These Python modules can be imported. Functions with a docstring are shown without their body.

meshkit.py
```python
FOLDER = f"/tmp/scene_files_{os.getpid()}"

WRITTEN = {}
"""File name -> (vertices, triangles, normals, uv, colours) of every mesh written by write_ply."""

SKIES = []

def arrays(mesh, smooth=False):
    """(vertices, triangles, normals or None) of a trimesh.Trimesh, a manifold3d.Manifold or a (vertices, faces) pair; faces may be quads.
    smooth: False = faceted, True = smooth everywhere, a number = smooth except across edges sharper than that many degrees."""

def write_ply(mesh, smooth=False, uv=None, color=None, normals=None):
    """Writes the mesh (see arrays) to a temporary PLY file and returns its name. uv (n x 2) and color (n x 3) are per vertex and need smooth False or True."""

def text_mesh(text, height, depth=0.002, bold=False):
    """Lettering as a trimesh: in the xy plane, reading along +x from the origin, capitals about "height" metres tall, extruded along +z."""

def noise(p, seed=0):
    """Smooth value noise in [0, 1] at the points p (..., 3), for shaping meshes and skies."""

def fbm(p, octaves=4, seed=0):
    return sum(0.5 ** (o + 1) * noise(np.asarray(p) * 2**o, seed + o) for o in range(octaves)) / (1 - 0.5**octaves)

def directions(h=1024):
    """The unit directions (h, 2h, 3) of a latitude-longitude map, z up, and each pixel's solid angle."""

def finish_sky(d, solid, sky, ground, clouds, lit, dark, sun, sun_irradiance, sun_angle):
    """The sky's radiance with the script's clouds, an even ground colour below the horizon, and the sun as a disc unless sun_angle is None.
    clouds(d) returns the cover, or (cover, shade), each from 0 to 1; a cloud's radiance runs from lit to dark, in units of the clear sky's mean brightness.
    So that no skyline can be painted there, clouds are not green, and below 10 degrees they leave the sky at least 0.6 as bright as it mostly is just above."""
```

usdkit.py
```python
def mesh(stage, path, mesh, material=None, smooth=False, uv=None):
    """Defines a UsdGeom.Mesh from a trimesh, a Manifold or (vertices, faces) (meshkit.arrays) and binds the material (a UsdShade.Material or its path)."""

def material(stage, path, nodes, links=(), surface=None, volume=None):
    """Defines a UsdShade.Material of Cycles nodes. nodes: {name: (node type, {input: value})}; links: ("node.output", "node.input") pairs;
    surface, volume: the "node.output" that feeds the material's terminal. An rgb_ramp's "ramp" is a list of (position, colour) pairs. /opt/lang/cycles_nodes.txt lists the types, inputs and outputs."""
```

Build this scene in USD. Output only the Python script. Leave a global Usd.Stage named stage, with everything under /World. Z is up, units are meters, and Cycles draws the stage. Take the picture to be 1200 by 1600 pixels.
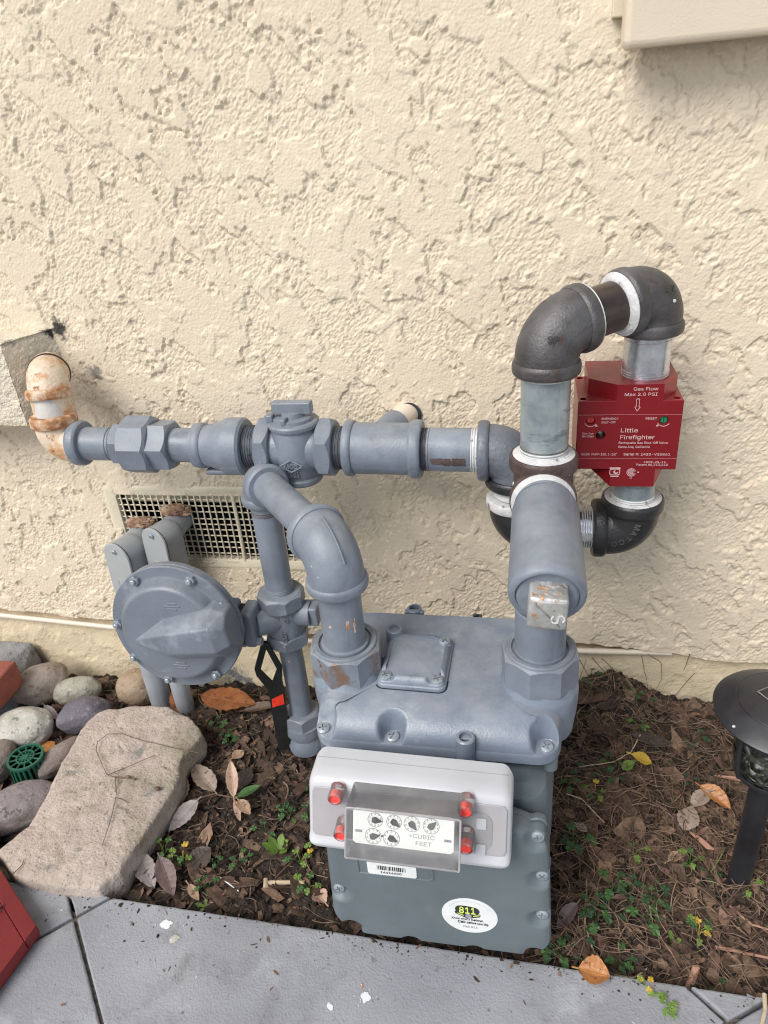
import math
import numpy as np
import trimesh
import manifold3d as m3
import shapely.geometry as sg
import usdkit, meshkit
from pxr import Usd, UsdGeom, UsdLux, UsdShade, Gf, Sdf, Vt

stage = Usd.Stage.CreateInMemory()
UsdGeom.SetStageUpAxis(stage, 'Z'); UsdGeom.SetStageMetersPerUnit(stage, 1.0)
UsdGeom.Xform.Define(stage, '/World'); UsdGeom.Scope.Define(stage, '/World/Looks')

# ------------------------------------------------------------------ camera
EYE = np.array([0.0, -0.82, 0.738])
_f = 1130.0                                   # pixels, for a picture 1200 wide
_d = np.array([185, 2040, _f]); _d /= np.linalg.norm(_d)
_X = np.array([5811, 117, -1130.0]); _X -= _X.dot(_d) * _d; _X /= np.linalg.norm(_X)
R = np.stack([_X, np.cross(-_d, _X), -_d])    # world = R @ (right, down, forward)
cam = UsdGeom.Camera.Define(stage, '/World/camera')
_m = Gf.Matrix4d(1.0)
for i, r in enumerate((R[:, 0], -R[:, 1], -R[:, 2], EYE)):
    _m.SetRow(i, Gf.Vec4d(*map(float, r), 1.0 if i == 3 else 0.0))
cam.AddTransformOp().Set(_m)
cam.CreateHorizontalApertureAttr(36.0); cam.CreateFocalLengthAttr(36.0 * _f / 1200)
cam.CreateFStopAttr(14.0); cam.CreateFocusDistanceAttr(0.74)
cam.CreateExposureAttr(1.06)
# ------------------------------------------------------------------ light: bright open shade
SUN = np.array([-0.52, -0.78, 1.0]); SUN /= np.linalg.norm(SUN)
dome = UsdLux.DomeLight.Define(stage, '/World/sky')
dome.GetPrim().SetCustomDataByKey('kind', 'structure')
sky_m = usdkit.material(stage, '/World/Looks/sky_look', {
    's': ('sky_texture', {'sky_type': 'single_scattering', 'sun_disc': False, 'sun_elevation': float(math.asin(SUN[2])), 'sun_rotation': float(math.atan2(SUN[0], SUN[1]))}),
    'tc': ('texture_coordinate', {}), 'n': ('noise_texture', {'scale': 2.2, 'detail': 5.0}),
    'r': ('rgb_ramp', {'ramp': [(0.34, (0.25,) * 3), (0.70, (0.95,) * 3)]}),
    'bw': ('rgb_to_bw', {}), 'cl': ('mix_color', {'blend_type': 'multiply', 'fac': 1.0, 'b': (1.20, 1.17, 1.14)}),
    'mx': ('mix_color', {'blend_type': 'mix'}), 'b': ('background_shader', {'strength': 0.095})},
    [('tc.generated', 'n.vector'), ('n.fac', 'r.fac'), ('s.color', 'bw.color'), ('bw.val', 'cl.a'), ('s.color', 'mx.a'), ('cl.result', 'mx.b'), ('r.color', 'mx.fac'), ('mx.result', 'b.color')], surface='b.background')
UsdShade.MaterialBindingAPI.Apply(dome.GetPrim()).Bind(sky_m)
sun = UsdLux.DistantLight.Define(stage, '/World/sun')
sun.CreateIntensityAttr(0.40); sun.CreateAngleAttr(34.0); sun.CreateNormalizeAttr(True) if hasattr(sun, 'CreateNormalizeAttr') else None
sun.CreateColorAttr(Gf.Vec3f(1.0, 0.97, 0.92))
_z = SUN; _x = np.cross([0, 0, 1.0], _z); _x /= np.linalg.norm(_x); _y = np.cross(_z, _x)
_m = Gf.Matrix4d(1.0)
for i, r in enumerate((_x, _y, _z)):
    _m.SetRow(i, Gf.Vec4d(*map(float, r), 0.0))
sun.AddTransformOp().Set(_m)

# ------------------------------------------------------------------ helpers: stage
V = lambda *a: np.array(a, float)
def at(px, py, x=None, y=None, z=None):
    """The point where the line of sight through a pixel of the 1200 x 1600 photograph meets a plane."""
    r = R @ np.array([(px - 600) / _f, (py - 800) / _f, 1.0])
    t = (x - EYE[0]) / r[0] if x is not None else (y - EYE[1]) / r[1] if y is not None else (z - EYE[2]) / r[2]
    return EYE + t * r
def numbered(parent, name):
    k, p = 0, f'{parent}/{name}'
    while stage.GetPrimAtPath(p):
        k += 1; p = f'{parent}/{name}_{k:03d}'
    return p
def tag(path, label=None, cat=None, group=None, kind=None):
    pr = stage.GetPrimAtPath(path)
    for k, v in (('label', label), ('category', cat), ('group', group), ('kind', kind)):
        if v: pr.SetCustomDataByKey(k, v)
    return path
def thing(name, label, cat, group=None, kind=None, loc=None, rot=None):
    p = numbered('/World', name); x = UsdGeom.Xform.Define(stage, p)
    if loc is not None: x.AddTranslateOp().Set(Gf.Vec3d(*map(float, loc)))
    if rot is not None: x.AddRotateZOp().Set(float(rot))
    return tag(p, label, cat, group, kind)
def part(parent, name, mesh, mat, smooth=35, label=None, kind=None):
    p = numbered(parent, name)
    usdkit.mesh(stage, p, mesh, LOOK[mat] if isinstance(mat, str) else mat, smooth=smooth)
    return tag(p, label, None, None, kind) if (label or kind) else p
def single(name, mesh, mat, label, cat, group=None, kind=None, smooth=35):
    p = part('/World', name, mesh, mat, smooth); return tag(p, label, cat, group, kind)
def toned(path, mesh, seed):
    """Gives each loose piece of a mesh its own tone between 0 and 1."""
    from scipy.sparse import coo_matrix
    from scipy.sparse.csgraph import connected_components
    v, f = mesh; e = np.vstack([f[:, :2], f[:, 1:]]); n, lab = connected_components(coo_matrix((np.ones(len(e)), (e[:, 0], e[:, 1])), shape=(len(v), len(v))), False)
    pr = stage.GetPrimAtPath(path); UsdGeom.PrimvarsAPI(pr).CreatePrimvar('tone', Sdf.ValueTypeNames.FloatArray, 'vertex').Set(Vt.FloatArray.FromNumpy(np.random.default_rng(seed).random(n)[lab].astype(np.float32)))
def loose(name, mesh, mat, label, cat_, seed):
    p = single(name, mesh, mat, label, cat_, kind='stuff', smooth=False); toned(p, mesh, seed); return p
def copy_of(src, name, label, cat, group, loc, rot, scale=1.0):
    p = numbered('/World', name); x = UsdGeom.Xform.Define(stage, p)
    x.AddTranslateOp().Set(Gf.Vec3d(*map(float, loc))); x.AddRotateZOp().Set(float(rot)); x.AddScaleOp().Set(Gf.Vec3f(scale, scale, scale))
    x.GetPrim().GetReferences().AddInternalReference(src); x.GetPrim().SetInstanceable(True)
    return tag(p, label, cat, group)

# ------------------------------------------------------------------ helpers: meshes
def unit(a): a = np.asarray(a, float); return a / np.linalg.norm(a)
def frame(p, axis, up=None):
    z = unit(axis); u = np.asarray(up if up is not None else ([0, 0, 1.0] if abs(z[2]) < 0.9 else [0, 1.0, 0]), float)
    x = np.cross(u, z); x = unit(x); M = np.eye(4); M[:3, 0], M[:3, 1], M[:3, 2], M[:3, 3] = x, np.cross(z, x), z, p
    return M
def put(mesh, M): mesh = mesh.copy(); mesh.apply_transform(M); return mesh
def cat(*ms): return trimesh.util.concatenate([m for m in ms if m is not None])
def grid_faces(n, m, wrap=False):
    i, j = np.meshgrid(np.arange(n - 1), np.arange(m if wrap else m - 1), indexing='ij'); j2 = (j + 1) % m
    q = np.stack([i * m + j, i * m + j2, (i + 1) * m + j2, (i + 1) * m + j], -1).reshape(-1, 4)
    return np.vstack([q[:, [0, 1, 2]], q[:, [0, 2, 3]]])
def lathe(prof, seg=40, facets=None):
    """Profile of (r, z) turned about z; facets turns it into an n-sided prism shape where r is the across-flats radius."""
    prof = np.asarray(prof, float); a = np.arange(seg) * 2 * np.pi / seg
    v = np.stack([prof[:, 0, None] * np.cos(a), prof[:, 0, None] * np.sin(a), np.repeat(prof[:, 1, None], seg, 1)], -1).reshape(-1, 3)
    f = grid_faces(len(prof), seg, True); caps = []
    for k, flip in ((0, True), (len(prof) - 1, False)):
        if prof[k, 0] > 1e-6:
            c = len(v); v = np.vstack([v, [[0, 0, prof[k, 1]]]]); i = np.arange(seg) + k * seg; j = (np.arange(seg) + 1) % seg + k * seg
            caps.append(np.stack([np.full(seg, c), j, i] if flip else [np.full(seg, c), i, j], 1))
    m = trimesh.Trimesh(v, np.vstack([f] + caps), process=False)
    return m
def between(p0, p1, prof, seg=40):
    """Lathe of (r, fraction or metres) along the line p0 - p1; profile z in metres from p0."""
    return put(lathe(prof, seg), frame(p0, np.subtract(p1, p0)))
def rod(p0, p1, r, seg=32, b=0.0008):
    L = np.linalg.norm(np.subtract(p1, p0)); return between(p0, p1, [(r - b, 0), (r, b), (r, L - b), (r - b, L)], seg)
def threads(p0, p1, r, n=5, d=0.0009, seg=40):
    L = np.linalg.norm(np.subtract(p1, p0)); pr = [(r - d, 0)]
    for k in range(n):
        pr += [(r, (k + 0.35) * L / n), (r, (k + 0.6) * L / n), (r - d, (k + 0.8) * L / n), (r - d, (k + 1.0) * L / n)]
    return between(p0, p1, pr, seg)
def band(p0, p1, r, seg=44):
    L = np.linalg.norm(np.subtract(p1, p0)); b = min(0.004, L * 0.35)
    return between(p0, p1, [(r * 0.80, 0), (r - b * 0.5, 0), (r - b * 0.13, b * 0.4), (r, b), (r, L - b), (r - b * 0.13, L - b * 0.4), (r - b * 0.5, L), (r * 0.80, L)], seg)
def prism(p0, p1, r, n=6, turn=0.0, ch=0.16):
    """An n-sided nut with chamfered corners; r is across-corners radius."""
    L = np.linalg.norm(np.subtract(p1, p0)); a = (np.arange(n) + 0.5) * 2 * np.pi / n + turn
    P = m3.CrossSection([np.stack([r * np.cos(a), r * np.sin(a)], 1)]).extrude(L)
    c = r * ch; C = lathe([(r - c, 0), (r + 1e-4, c * 0.75), (r + 1e-4, L - c * 0.75), (r - c, L)], 64)
    C = m3.Manifold(m3.Mesh(np.asarray(C.vertices, np.float32), np.asarray(C.faces, np.uint32)))
    return put(tri(P ^ C), frame(p0, np.subtract(p1, p0)))
def tri(man):
    m = man.to_mesh(); return trimesh.Trimesh(np.array(m.vert_properties[:, :3], float), np.array(m.tri_verts), process=False)
def man(t): 
    t = t.copy(); t.merge_vertices(); return m3.Manifold(m3.Mesh(np.asarray(t.vertices, np.float32), np.asarray(t.faces, np.uint32)))
def sweep(path, radii, seg=32, cap=True):
    p = np.asarray(path, float); n = len(p); t = np.gradient(p, axis=0); t /= np.linalg.norm(t, axis=1, keepdims=True) + 1e-12
    a = np.zeros_like(p); s = [0, 0, 1.0] if abs(t[0, 2]) < 0.9 else [1.0, 0, 0]; a[0] = unit(np.cross(t[0], s))
    for i in range(1, n):
        w = a[i - 1] - a[i - 1].dot(t[i]) * t[i]; a[i] = w / np.linalg.norm(w)
    b = np.cross(t, a); g = np.arange(seg) * 2 * np.pi / seg; rr = np.broadcast_to(radii, (n,))
    v = p[:, None] + rr[:, None, None] * (np.cos(g)[None, :, None] * a[:, None] + np.sin(g)[None, :, None] * b[:, None])
    v = v.reshape(-1, 3); f = grid_faces(n, seg, True)
    if cap:
        i = np.arange(seg); j = (i + 1) % seg; v = np.vstack([v, p[0], p[-1]])
        f = np.vstack([f, np.stack([np.full(seg, n * seg), j, i], 1), np.stack([np.full(seg, n * seg + 1), (n - 1) * seg + i, (n - 1) * seg + j], 1)])
    return trimesh.Trimesh(v, f, process=False)
def elbow(c, d1, d2, rb, RR, L, rc):
    """Cast elbow at corner c with outlets along d1 and d2: body, band 1, band 2."""
    c = np.asarray(c, float); d1, d2 = unit(d1), unit(d2); O = c + RR * (d1 + d2); th = np.linspace(0, np.pi / 2, 22)
    arc = [O - RR * (d2 * np.cos(x) + d1 * np.sin(x)) for x in th]
    path = [c + (RR + L * 0.9) * d1] + arc + [c + (RR + L * 0.9) * d2]
    return sweep(path, rb, 44), band(c + (RR + L * 0.15) * d1, c + (RR + L) * d1, rc), band(c + (RR + L * 0.15) * d2, c + (RR + L) * d2, rc)
def rbox(lo, hi, r=0.003, seg=12):
    lo, hi = np.minimum(lo, hi), np.maximum(lo, hi); r = min(r, (hi - lo).min() * 0.49); s = m3.Manifold.sphere(r, seg)
    return tri(m3.Manifold.batch_hull([s.translate([float(x), float(y), float(z)]) for x in (lo[0] + r, hi[0] - r) for y in (lo[1] + r, hi[1] - r) for z in (lo[2] + r, hi[2] - r)]))
def hull(points, r=0.0, seg=10):
    if r: return tri(m3.Manifold.batch_hull([m3.Manifold.sphere(r, seg).translate([float(q) for q in p]) for p in points]))
    return tri(m3.Manifold.hull_points(np.asarray(points, float)))
def rrect(w, h, r, n=8, cx=0.0, cy=0.0):
    r4 = [r] * 4 if np.ndim(r) == 0 else r; out = []
    for (sx, sy, a0), q in zip(((1, 1, 0), (-1, 1, 90), (-1, -1, 180), (1, -1, 270)), r4):
        a = np.radians(a0 + np.linspace(0, 90, n)); out.append(np.stack([cx + sx * (w / 2 - q) + q * np.cos(a), cy + sy * (h / 2 - q) + q * np.sin(a)], 1))
    return np.vstack(out)
def resample(p, n):
    p = np.asarray(p, float); q = np.vstack([p, p[:1]]); s = np.r_[0, np.cumsum(np.linalg.norm(np.diff(q, axis=0), axis=1))]; t = np.linspace(0, s[-1], n, endpoint=False)
    return np.stack([np.interp(t, s, q[:, k]) for k in range(2)], 1)
def normals2(p, k=1):
    t = np.roll(p, -k, 0) - np.roll(p, k, 0); n = np.stack([t[:, 1], -t[:, 0]], 1); return n / (np.linalg.norm(n, axis=1, keepdims=True) + 1e-12)
def cap_faces(ring):
    pg = sg.Polygon(ring); v, f = trimesh.creation.triangulate_polygon(pg, engine='earcut'); return np.asarray(v), np.asarray(f)
def slab(outline, prof, bottom=True):
    """A plate from a closed outline (counter-clockwise): rings at (inset, height), the last one capped."""
    p = np.asarray(outline, float); n = normals2(p); N = len(p); v = np.vstack([np.c_[p - n * i, np.full(N, h)] for i, h in prof]); f = grid_faces(len(prof), N, True)
    m = [trimesh.Trimesh(v, f, process=False)]
    for k, flip in ((-1, False), (0, True)):
        if flip and not bottom: continue
        ring = p - n * prof[k][0]; cv, cf = cap_faces(ring); d = cv[cf[:, 1]] - cv[cf[:, 0]]; e = cv[cf[:, 2]] - cv[cf[:, 0]]
        s = (d[:, 0] * e[:, 1] - d[:, 1] * e[:, 0]); cf = np.where((s > 0)[:, None], cf, cf[:, ::-1]); cf = cf[:, ::-1] if flip else cf
        m.append(trimesh.Trimesh(np.c_[cv, np.full(len(cv), prof[k][1])], cf, process=False))
    return trimesh.util.concatenate(m)
def facing(p, n=(0, -1, 0), up=(0, 0, 1)):
    """Frame whose xy plane stands upright and whose z comes out along n: x to the right when seen from n."""
    z = unit(n); x = unit(np.cross(up, z)); M = np.eye(4); M[:3, 0], M[:3, 1], M[:3, 2], M[:3, 3] = x, np.cross(z, x), z, p; return M
def text(s, h, depth=0.0006, bold=False, align='l', w=None):
    m = meshkit.text_mesh(s, h, depth, bold); b = m.bounds
    if w: m.apply_scale([w / (b[1][0] - b[0][0]), 1, 1]); b = m.bounds
    m.apply_translation([{'l': 0, 'c': -(b[0][0] + b[1][0]) / 2, 'r': -b[1][0]}[align], 0, 0]); return m
def arr(n): return np.random.default_rng(n)
fbm, noise = meshkit.fbm, meshkit.noise

# ------------------------------------------------------------------ materials
LOOK = {}
def look(name, stops, scale=20.0, detail=4.0, rough=0.5, rvar=0.0, metal=0.0, spots=(), bumps=(), stretch=None, island=0.0, dust=None, **bsdf):
    """Colours from noise, then spots (scale, threshold, softness, colour[, stretch]) of stain or chipped paint, then relief (scale, height in metres)."""
    N = {'tc': ('texture_coordinate', {}), 'n': ('noise_texture', {'scale': scale, 'detail': detail, 'roughness': 0.6}), 'r': ('rgb_ramp', {'ramp': stops}),
         'p': ('principled_bsdf', {'roughness': rough, 'metallic': metal, **bsdf})}
    src = 'tc.object'; Lk = []
    if stretch: N['mp'] = ('mapping', {'scale': stretch}); Lk.append((src, 'mp.vector')); src = 'mp.vector'
    Lk += [(src, 'n.vector'), ('n.fac', 'r.fac')]; col = 'r.color'
    if island:
        N['g'] = ('attribute', {'attribute': 'tone'}); N['im'] = ('map_range', {'from_min': 0.0, 'from_max': 1.0, 'to_min': 1 - island, 'to_max': 1 + island}); N['hv'] = ('hsv', {})
        N['ih'] = ('map_range', {'from_min': 0.0, 'from_max': 1.0, 'to_min': 0.488, 'to_max': 0.512}); N['wn'] = ('white_noise_texture', {'dimensions': '1D'})
        Lk += [('g.fac', 'im.value'), ('im.result', 'hv.value'), ('g.fac', 'wn.w'), ('wn.value', 'ih.value'), ('ih.result', 'hv.hue'), (col, 'hv.color')]; col = 'hv.color'
    if False:
        N['g'] = ('geometry', {}); N['im'] = ('map_range', {'from_min': 0.0, 'from_max': 1.0, 'to_min': 1 - island, 'to_max': 1 + island}); N['hv'] = ('hsv', {})
        N['ih'] = ('map_range', {'from_min': 0.0, 'from_max': 1.0, 'to_min': 0.485, 'to_max': 0.515}); N['wn'] = ('white_noise_texture', {'dimensions': '1D'})
        Lk += [('g.random_per_island', 'im.value'), ('im.result', 'hv.value'), ('g.random_per_island', 'wn.w'), ('wn.value', 'ih.value'), ('ih.result', 'hv.hue'), (col, 'hv.color')]; col = 'hv.color'
    for k, s in enumerate(spots):
        N[f'sn{k}'] = ('noise_texture', {'scale': s[0], 'detail': 5.0, 'roughness': 0.65}); N[f'sr{k}'] = ('rgb_ramp', {'ramp': [(s[1], (0, 0, 0)), (min(1.0, s[1] + s[2]), (1, 1, 1))]})
        N[f'sm{k}'] = ('mix_color', {'blend_type': 'mix', 'b': s[3]}); v = 'tc.object'
        N[f'so{k}'] = ('mapping', {'location': (3.7 * k + 1.3, 1.9 * k, 0.7), 'scale': s[4] if len(s) > 4 else (1, 1, 1)})
        Lk += [(v, f'so{k}.vector'), (f'so{k}.vector', f'sn{k}.vector'), (f'sn{k}.fac', f'sr{k}.fac'), (f'sr{k}.color', f'sm{k}.fac'), (col, f'sm{k}.a')]; col = f'sm{k}.result'
    if dust:                                   # settled dust: thicker on what faces up
        N['dg'] = ('geometry', {}); N['ds'] = ('separate_xyz', {}); N['dn'] = ('noise_texture', {'scale': 38.0, 'detail': 7.0, 'roughness': 0.7}); N['dm'] = ('map_range', {'from_min': .35, 'from_max': 1.0, 'to_min': 0.0, 'to_max': dust[0], 'clamp': True})
        N['dr'] = ('rgb_ramp', {'ramp': [(.36, (0, 0, 0)), (.66, (1, 1, 1))]}); N['dx'] = ('math', {'math_type': 'multiply'}); N['dc'] = ('mix_color', {'blend_type': 'mix', 'b': dust[1]}); N['db'] = ('rgb_to_bw', {})
        Lk += [('dg.normal', 'ds.vector'), ('ds.z', 'dm.value'), ('tc.object', 'dn.vector'), ('dn.fac', 'dr.fac'), ('dr.color', 'db.color'), ('dm.result', 'dx.value1'), ('db.val', 'dx.value2'), ('dx.value', 'dc.fac'), (col, 'dc.a')]; col = 'dc.result'
    Lk.append((col, 'p.base_color'))
    if rvar:
        N['rm'] = ('map_range', {'from_min': 0.3, 'from_max': 0.7, 'to_min': rough - rvar, 'to_max': rough + rvar}); Lk += [('n.fac', 'rm.value'), ('rm.result', 'p.roughness')]
    prev = None
    for k, (bs, bh) in enumerate(bumps):
        N[f'bn{k}'] = ('noise_texture', {'scale': bs, 'detail': 3.0}); N[f'b{k}'] = ('bump', {'distance': bh, 'strength': 1.0, 'use_object_space': False})
        Lk += [('tc.object', f'bn{k}.vector'), (f'bn{k}.fac', f'b{k}.height')]
        if prev: Lk.append((prev, f'b{k}.normal'))
        prev = f'b{k}.normal'
    if prev: Lk.append((prev, 'p.normal'))
    LOOK[name] = usdkit.material(stage, '/World/Looks/' + name, N, Lk, surface='p.BSDF'); return LOOK[name]
def g3(v, t=(1, 1, 1)): return tuple(v * q for q in t)
GB = (0.87, 1.0, 1.20)
look('grey_paint', [(0.3, g3(.150, GB)), (0.5, g3(.182, GB)), (0.7, g3(.222, GB))], 26, 7, 0.44, 0.12, dust=(.55, (.30, .315, .335)), spots=[(13, .58, .14, g3(.235, GB), (1, 1, .4)), (17, .62, .10, g3(.125, GB)), (150, .70, .04, g3(.12, GB)), (55, .70, .02, (.55, .57, .60)), (38, .735, .015, (.05, .045, .045)), (90, .77, .02, (.62, .62, .62))], bumps=[(420, .0003), (35, .0005)])
look('grey_paint_rusty', [(0.3, g3(.150, GB)), (0.5, g3(.182, GB)), (0.7, g3(.222, GB))], 26, 7, 0.46, 0.12, dust=(.55, (.30, .315, .335)), spots=[(36, .53, .10, (.165, .105, .075)), (70, .60, .05, (.13, .055, .028)), (55, .70, .02, (.55, .57, .60)), (90, .72, .03, (.34, .16, .07))], bumps=[(420, .0004)])
look('regulator_paint', [(0.3, g3(.135, GB)), (0.7, g3(.175, GB))], 14, 7, 0.38, 0.10, dust=(.55, (.30, .315, .335)), spots=[(20, .60, .10, g3(.21, GB)), (160, .72, .03, g3(.10, GB)), (9, .60, .12, (.27, .30, .34))], bumps=[(420, .0003), (30, .0006)])
look('meter_paint', [(0.28, (.135, .160, .205)), (0.5, (.165, .195, .245)), (0.72, (.205, .240, .285))], 12, 7, 0.36, 0.12, dust=(.55, (.30, .315, .335)), spots=[(8, .60, .12, (.25, .29, .335)), (24, .66, .08, (.13, .155, .195)), (11, .60, .10, (.30, .33, .36)), (240, .79, .02, (.05, .05, .06))], bumps=[(500, .00025), (25, .0008)])
look('case_paint', [(0.3, (.092, .118, .130)), (0.7, (.122, .150, .164))], 16, 7, 0.44, 0.10, spots=[(12, .62, .12, (.15, .175, .185), (1, 1, .5)), (70, .70, .05, (.085, .105, .112)), (150, .80, .02, (.03, .03, .03)), (60, .76, .03, (.26, .29, .31))], bumps=[(600, .0002), (25, .0006)])
look('cast_iron', [(0.3, (.052, .047, .046)), (0.5, (.085, .080, .081)), (0.72, (.150, .145, .150))], 24, 7, 0.48, 0.10, metal=0.45, dust=(.45, (.17, .165, .165)), spots=[(45, .62, .08, (.085, .050, .038)), (80, .74, .02, (.20, .20, .20))], bumps=[(420, .0006), (40, .0004)])
look('rusty_iron', [(0.3, (.055, .035, .030)), (0.5, (.085, .060, .055)), (0.7, (.13, .10, .095))], 30, 5, 0.55, metal=0.2, spots=[(70, .68, .03, (.45, .43, .42))], bumps=[(260, .0009)])
look('black_iron', [(0.3, (.018, .018, .019)), (0.7, (.040, .040, .042))], 25, 4, 0.36, 0.08, metal=0.25, spots=[(90, .74, .03, (.14, .14, .14))], bumps=[(320, .0006)])
look('painted_black_elbow', [(0.35, (.080, .090, .110)), (0.6, (.135, .150, .180))], 14, 5, 0.40, spots=[(16, .56, .10, (.085, .060, .052)), (60, .74, .02, (.5, .5, .5))], bumps=[(260, .0008)])
look('bare_steel', [(0.3, (.065, .048, .044)), (0.7, (.13, .105, .098))], 30, 4, 0.33, metal=0.7, stretch=(1, 1, 1), bumps=[(200, .0003)])
look('galvanized', [(0.25, (.20, .24, .26)), (0.5, (.34, .39, .40)), (0.75, (.48, .51, .50))], 34, 6, 0.40, 0.10, metal=0.55, spots=[(26, .60, .06, (.20, .25, .28), (1, 1, 3)), (120, .74, .02, (.75, .77, .78))], bumps=[(250, .0003)])
look('bright_zinc', [(0.3, (.42, .43, .46)), (0.7, (.66, .68, .72))], 40, 4, 0.24, 0.06, metal=0.9, spots=[(70, .66, .04, (.12, .12, .13), (1, 1, 6))], bumps=[(250, .0002)])
look('thread_tape', [(0.3, (.42, .42, .42)), (0.7, (.64, .64, .64))], 60, 6, 0.62, spots=[(90, .60, .05, (.22, .18, .16)), (200, .66, .04, (.30, .29, .28))], bumps=[(300, .0008)])
look('dark_threads', [(0.3, (.030, .032, .040)), (0.7, (.085, .095, .115))], 60, 4, 0.55, spots=[(90, .58, .05, (.018, .014, .013))])
look('rusty_cream', [(0.3, (.56, .44, .32)), (0.7, (.66, .55, .43))], 40, 6, 0.6, spots=[(42, .50, .14, (.50, .25, .10)), (95, .60, .06, (.28, .10, .03)), (26, .66, .06, (.22, .09, .035)), (160, .66, .04, (.30, .13, .05))], bumps=[(220, .0012)])
look('plug_worn', [(0.3, (.26, .26, .24)), (0.5, (.36, .36, .34)), (0.7, (.52, .53, .53))], 40, 6, 0.42, metal=0.35, spots=[(30, .58, .06, (.66, .66, .66)), (60, .60, .05, (.42, .19, .07)), (90, .66, .04, (.20, .085, .04))], bumps=[(250, .0006)])
look('rust', [(0.3, (.20, .08, .035)), (0.46, (.40, .20, .09)), (0.6, (.58, .43, .31)), (0.75, (.64, .53, .42))], 90, 5, 0.75, bumps=[(300, .0012)])
look('grey_nipple', [(0.3, (.45, .43, .40)), (0.7, (.58, .56, .53))], 40, 4, 0.5, bumps=[(260, .0005)])
look('red_anodised', [(0.3, (.195, .007, .011)), (0.7, (.230, .009, .014))], 18, 3, 0.30, 0.04, metal=0.35, spots=[(30, .62, .12, (.21, .014, .02)), (220, .74, .03, (.30, .08, .08))], dust=(.22, (.33, .20, .20)), bumps=[(900, .00006)])
look('engraving', [(0.4, (.50, .30, .30)), (0.6, (.62, .42, .42))], 300, 3, 0.6)
look('engraving_dim', [(0.4, (.40, .17, .18)), (0.6, (.50, .24, .25))], 300, 3, 0.6)
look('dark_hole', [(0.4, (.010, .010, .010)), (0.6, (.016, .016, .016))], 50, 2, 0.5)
look('dark_red_hole', [(0.4, (.05, .004, .005)), (0.6, (.07, .006, .007))], 50, 2, 0.5)
look('green_knob', [(0.4, (.01, .14, .06)), (0.6, (.02, .20, .09))], 80, 2, 0.35)
look('red_knob', [(0.4, (.30, .018, .014)), (0.6, (.40, .028, .02))], 80, 2, 0.35)
look('steel_ball', [(0.4, (.05, .05, .05)), (0.6, (.09, .09, .09))], 80, 2, 0.15, metal=0.9)
look('white_plastic', [(0.3, (.42, .425, .45)), (0.7, (.49, .495, .515))], 12, 4, 0.36, spots=[(14, .62, .10, (.60, .56, .53)), (300, .78, .02, (.40, .38, .36))], bumps=[(700, .00006)], subsurface_weight=0.05)
look('face_plastic', [(0.3, (.30, .29, .305)), (0.7, (.37, .355, .37))], 14, 4, 0.40, spots=[(16, .62, .10, (.50, .45, .42))])
look('dial_white', [(0.3, (.82, .82, .80)), (0.7, (.87, .87, .85))], 30, 3, 0.45)
look('print_black', [(0.4, (.020, .020, .022)), (0.6, (.034, .034, .036))], 200, 2, 0.5)
look('print_grey', [(0.4, (.22, .23, .25)), (0.6, (.30, .31, .33))], 200, 2, 0.5)
look('print_green', [(0.4, (.55, .68, .10)), (0.6, (.66, .78, .18))], 200, 2, 0.45)
look('print_teal', [(0.4, (.15, .50, .45)), (0.6, (.20, .55, .50))], 200, 2, 0.45)
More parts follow.
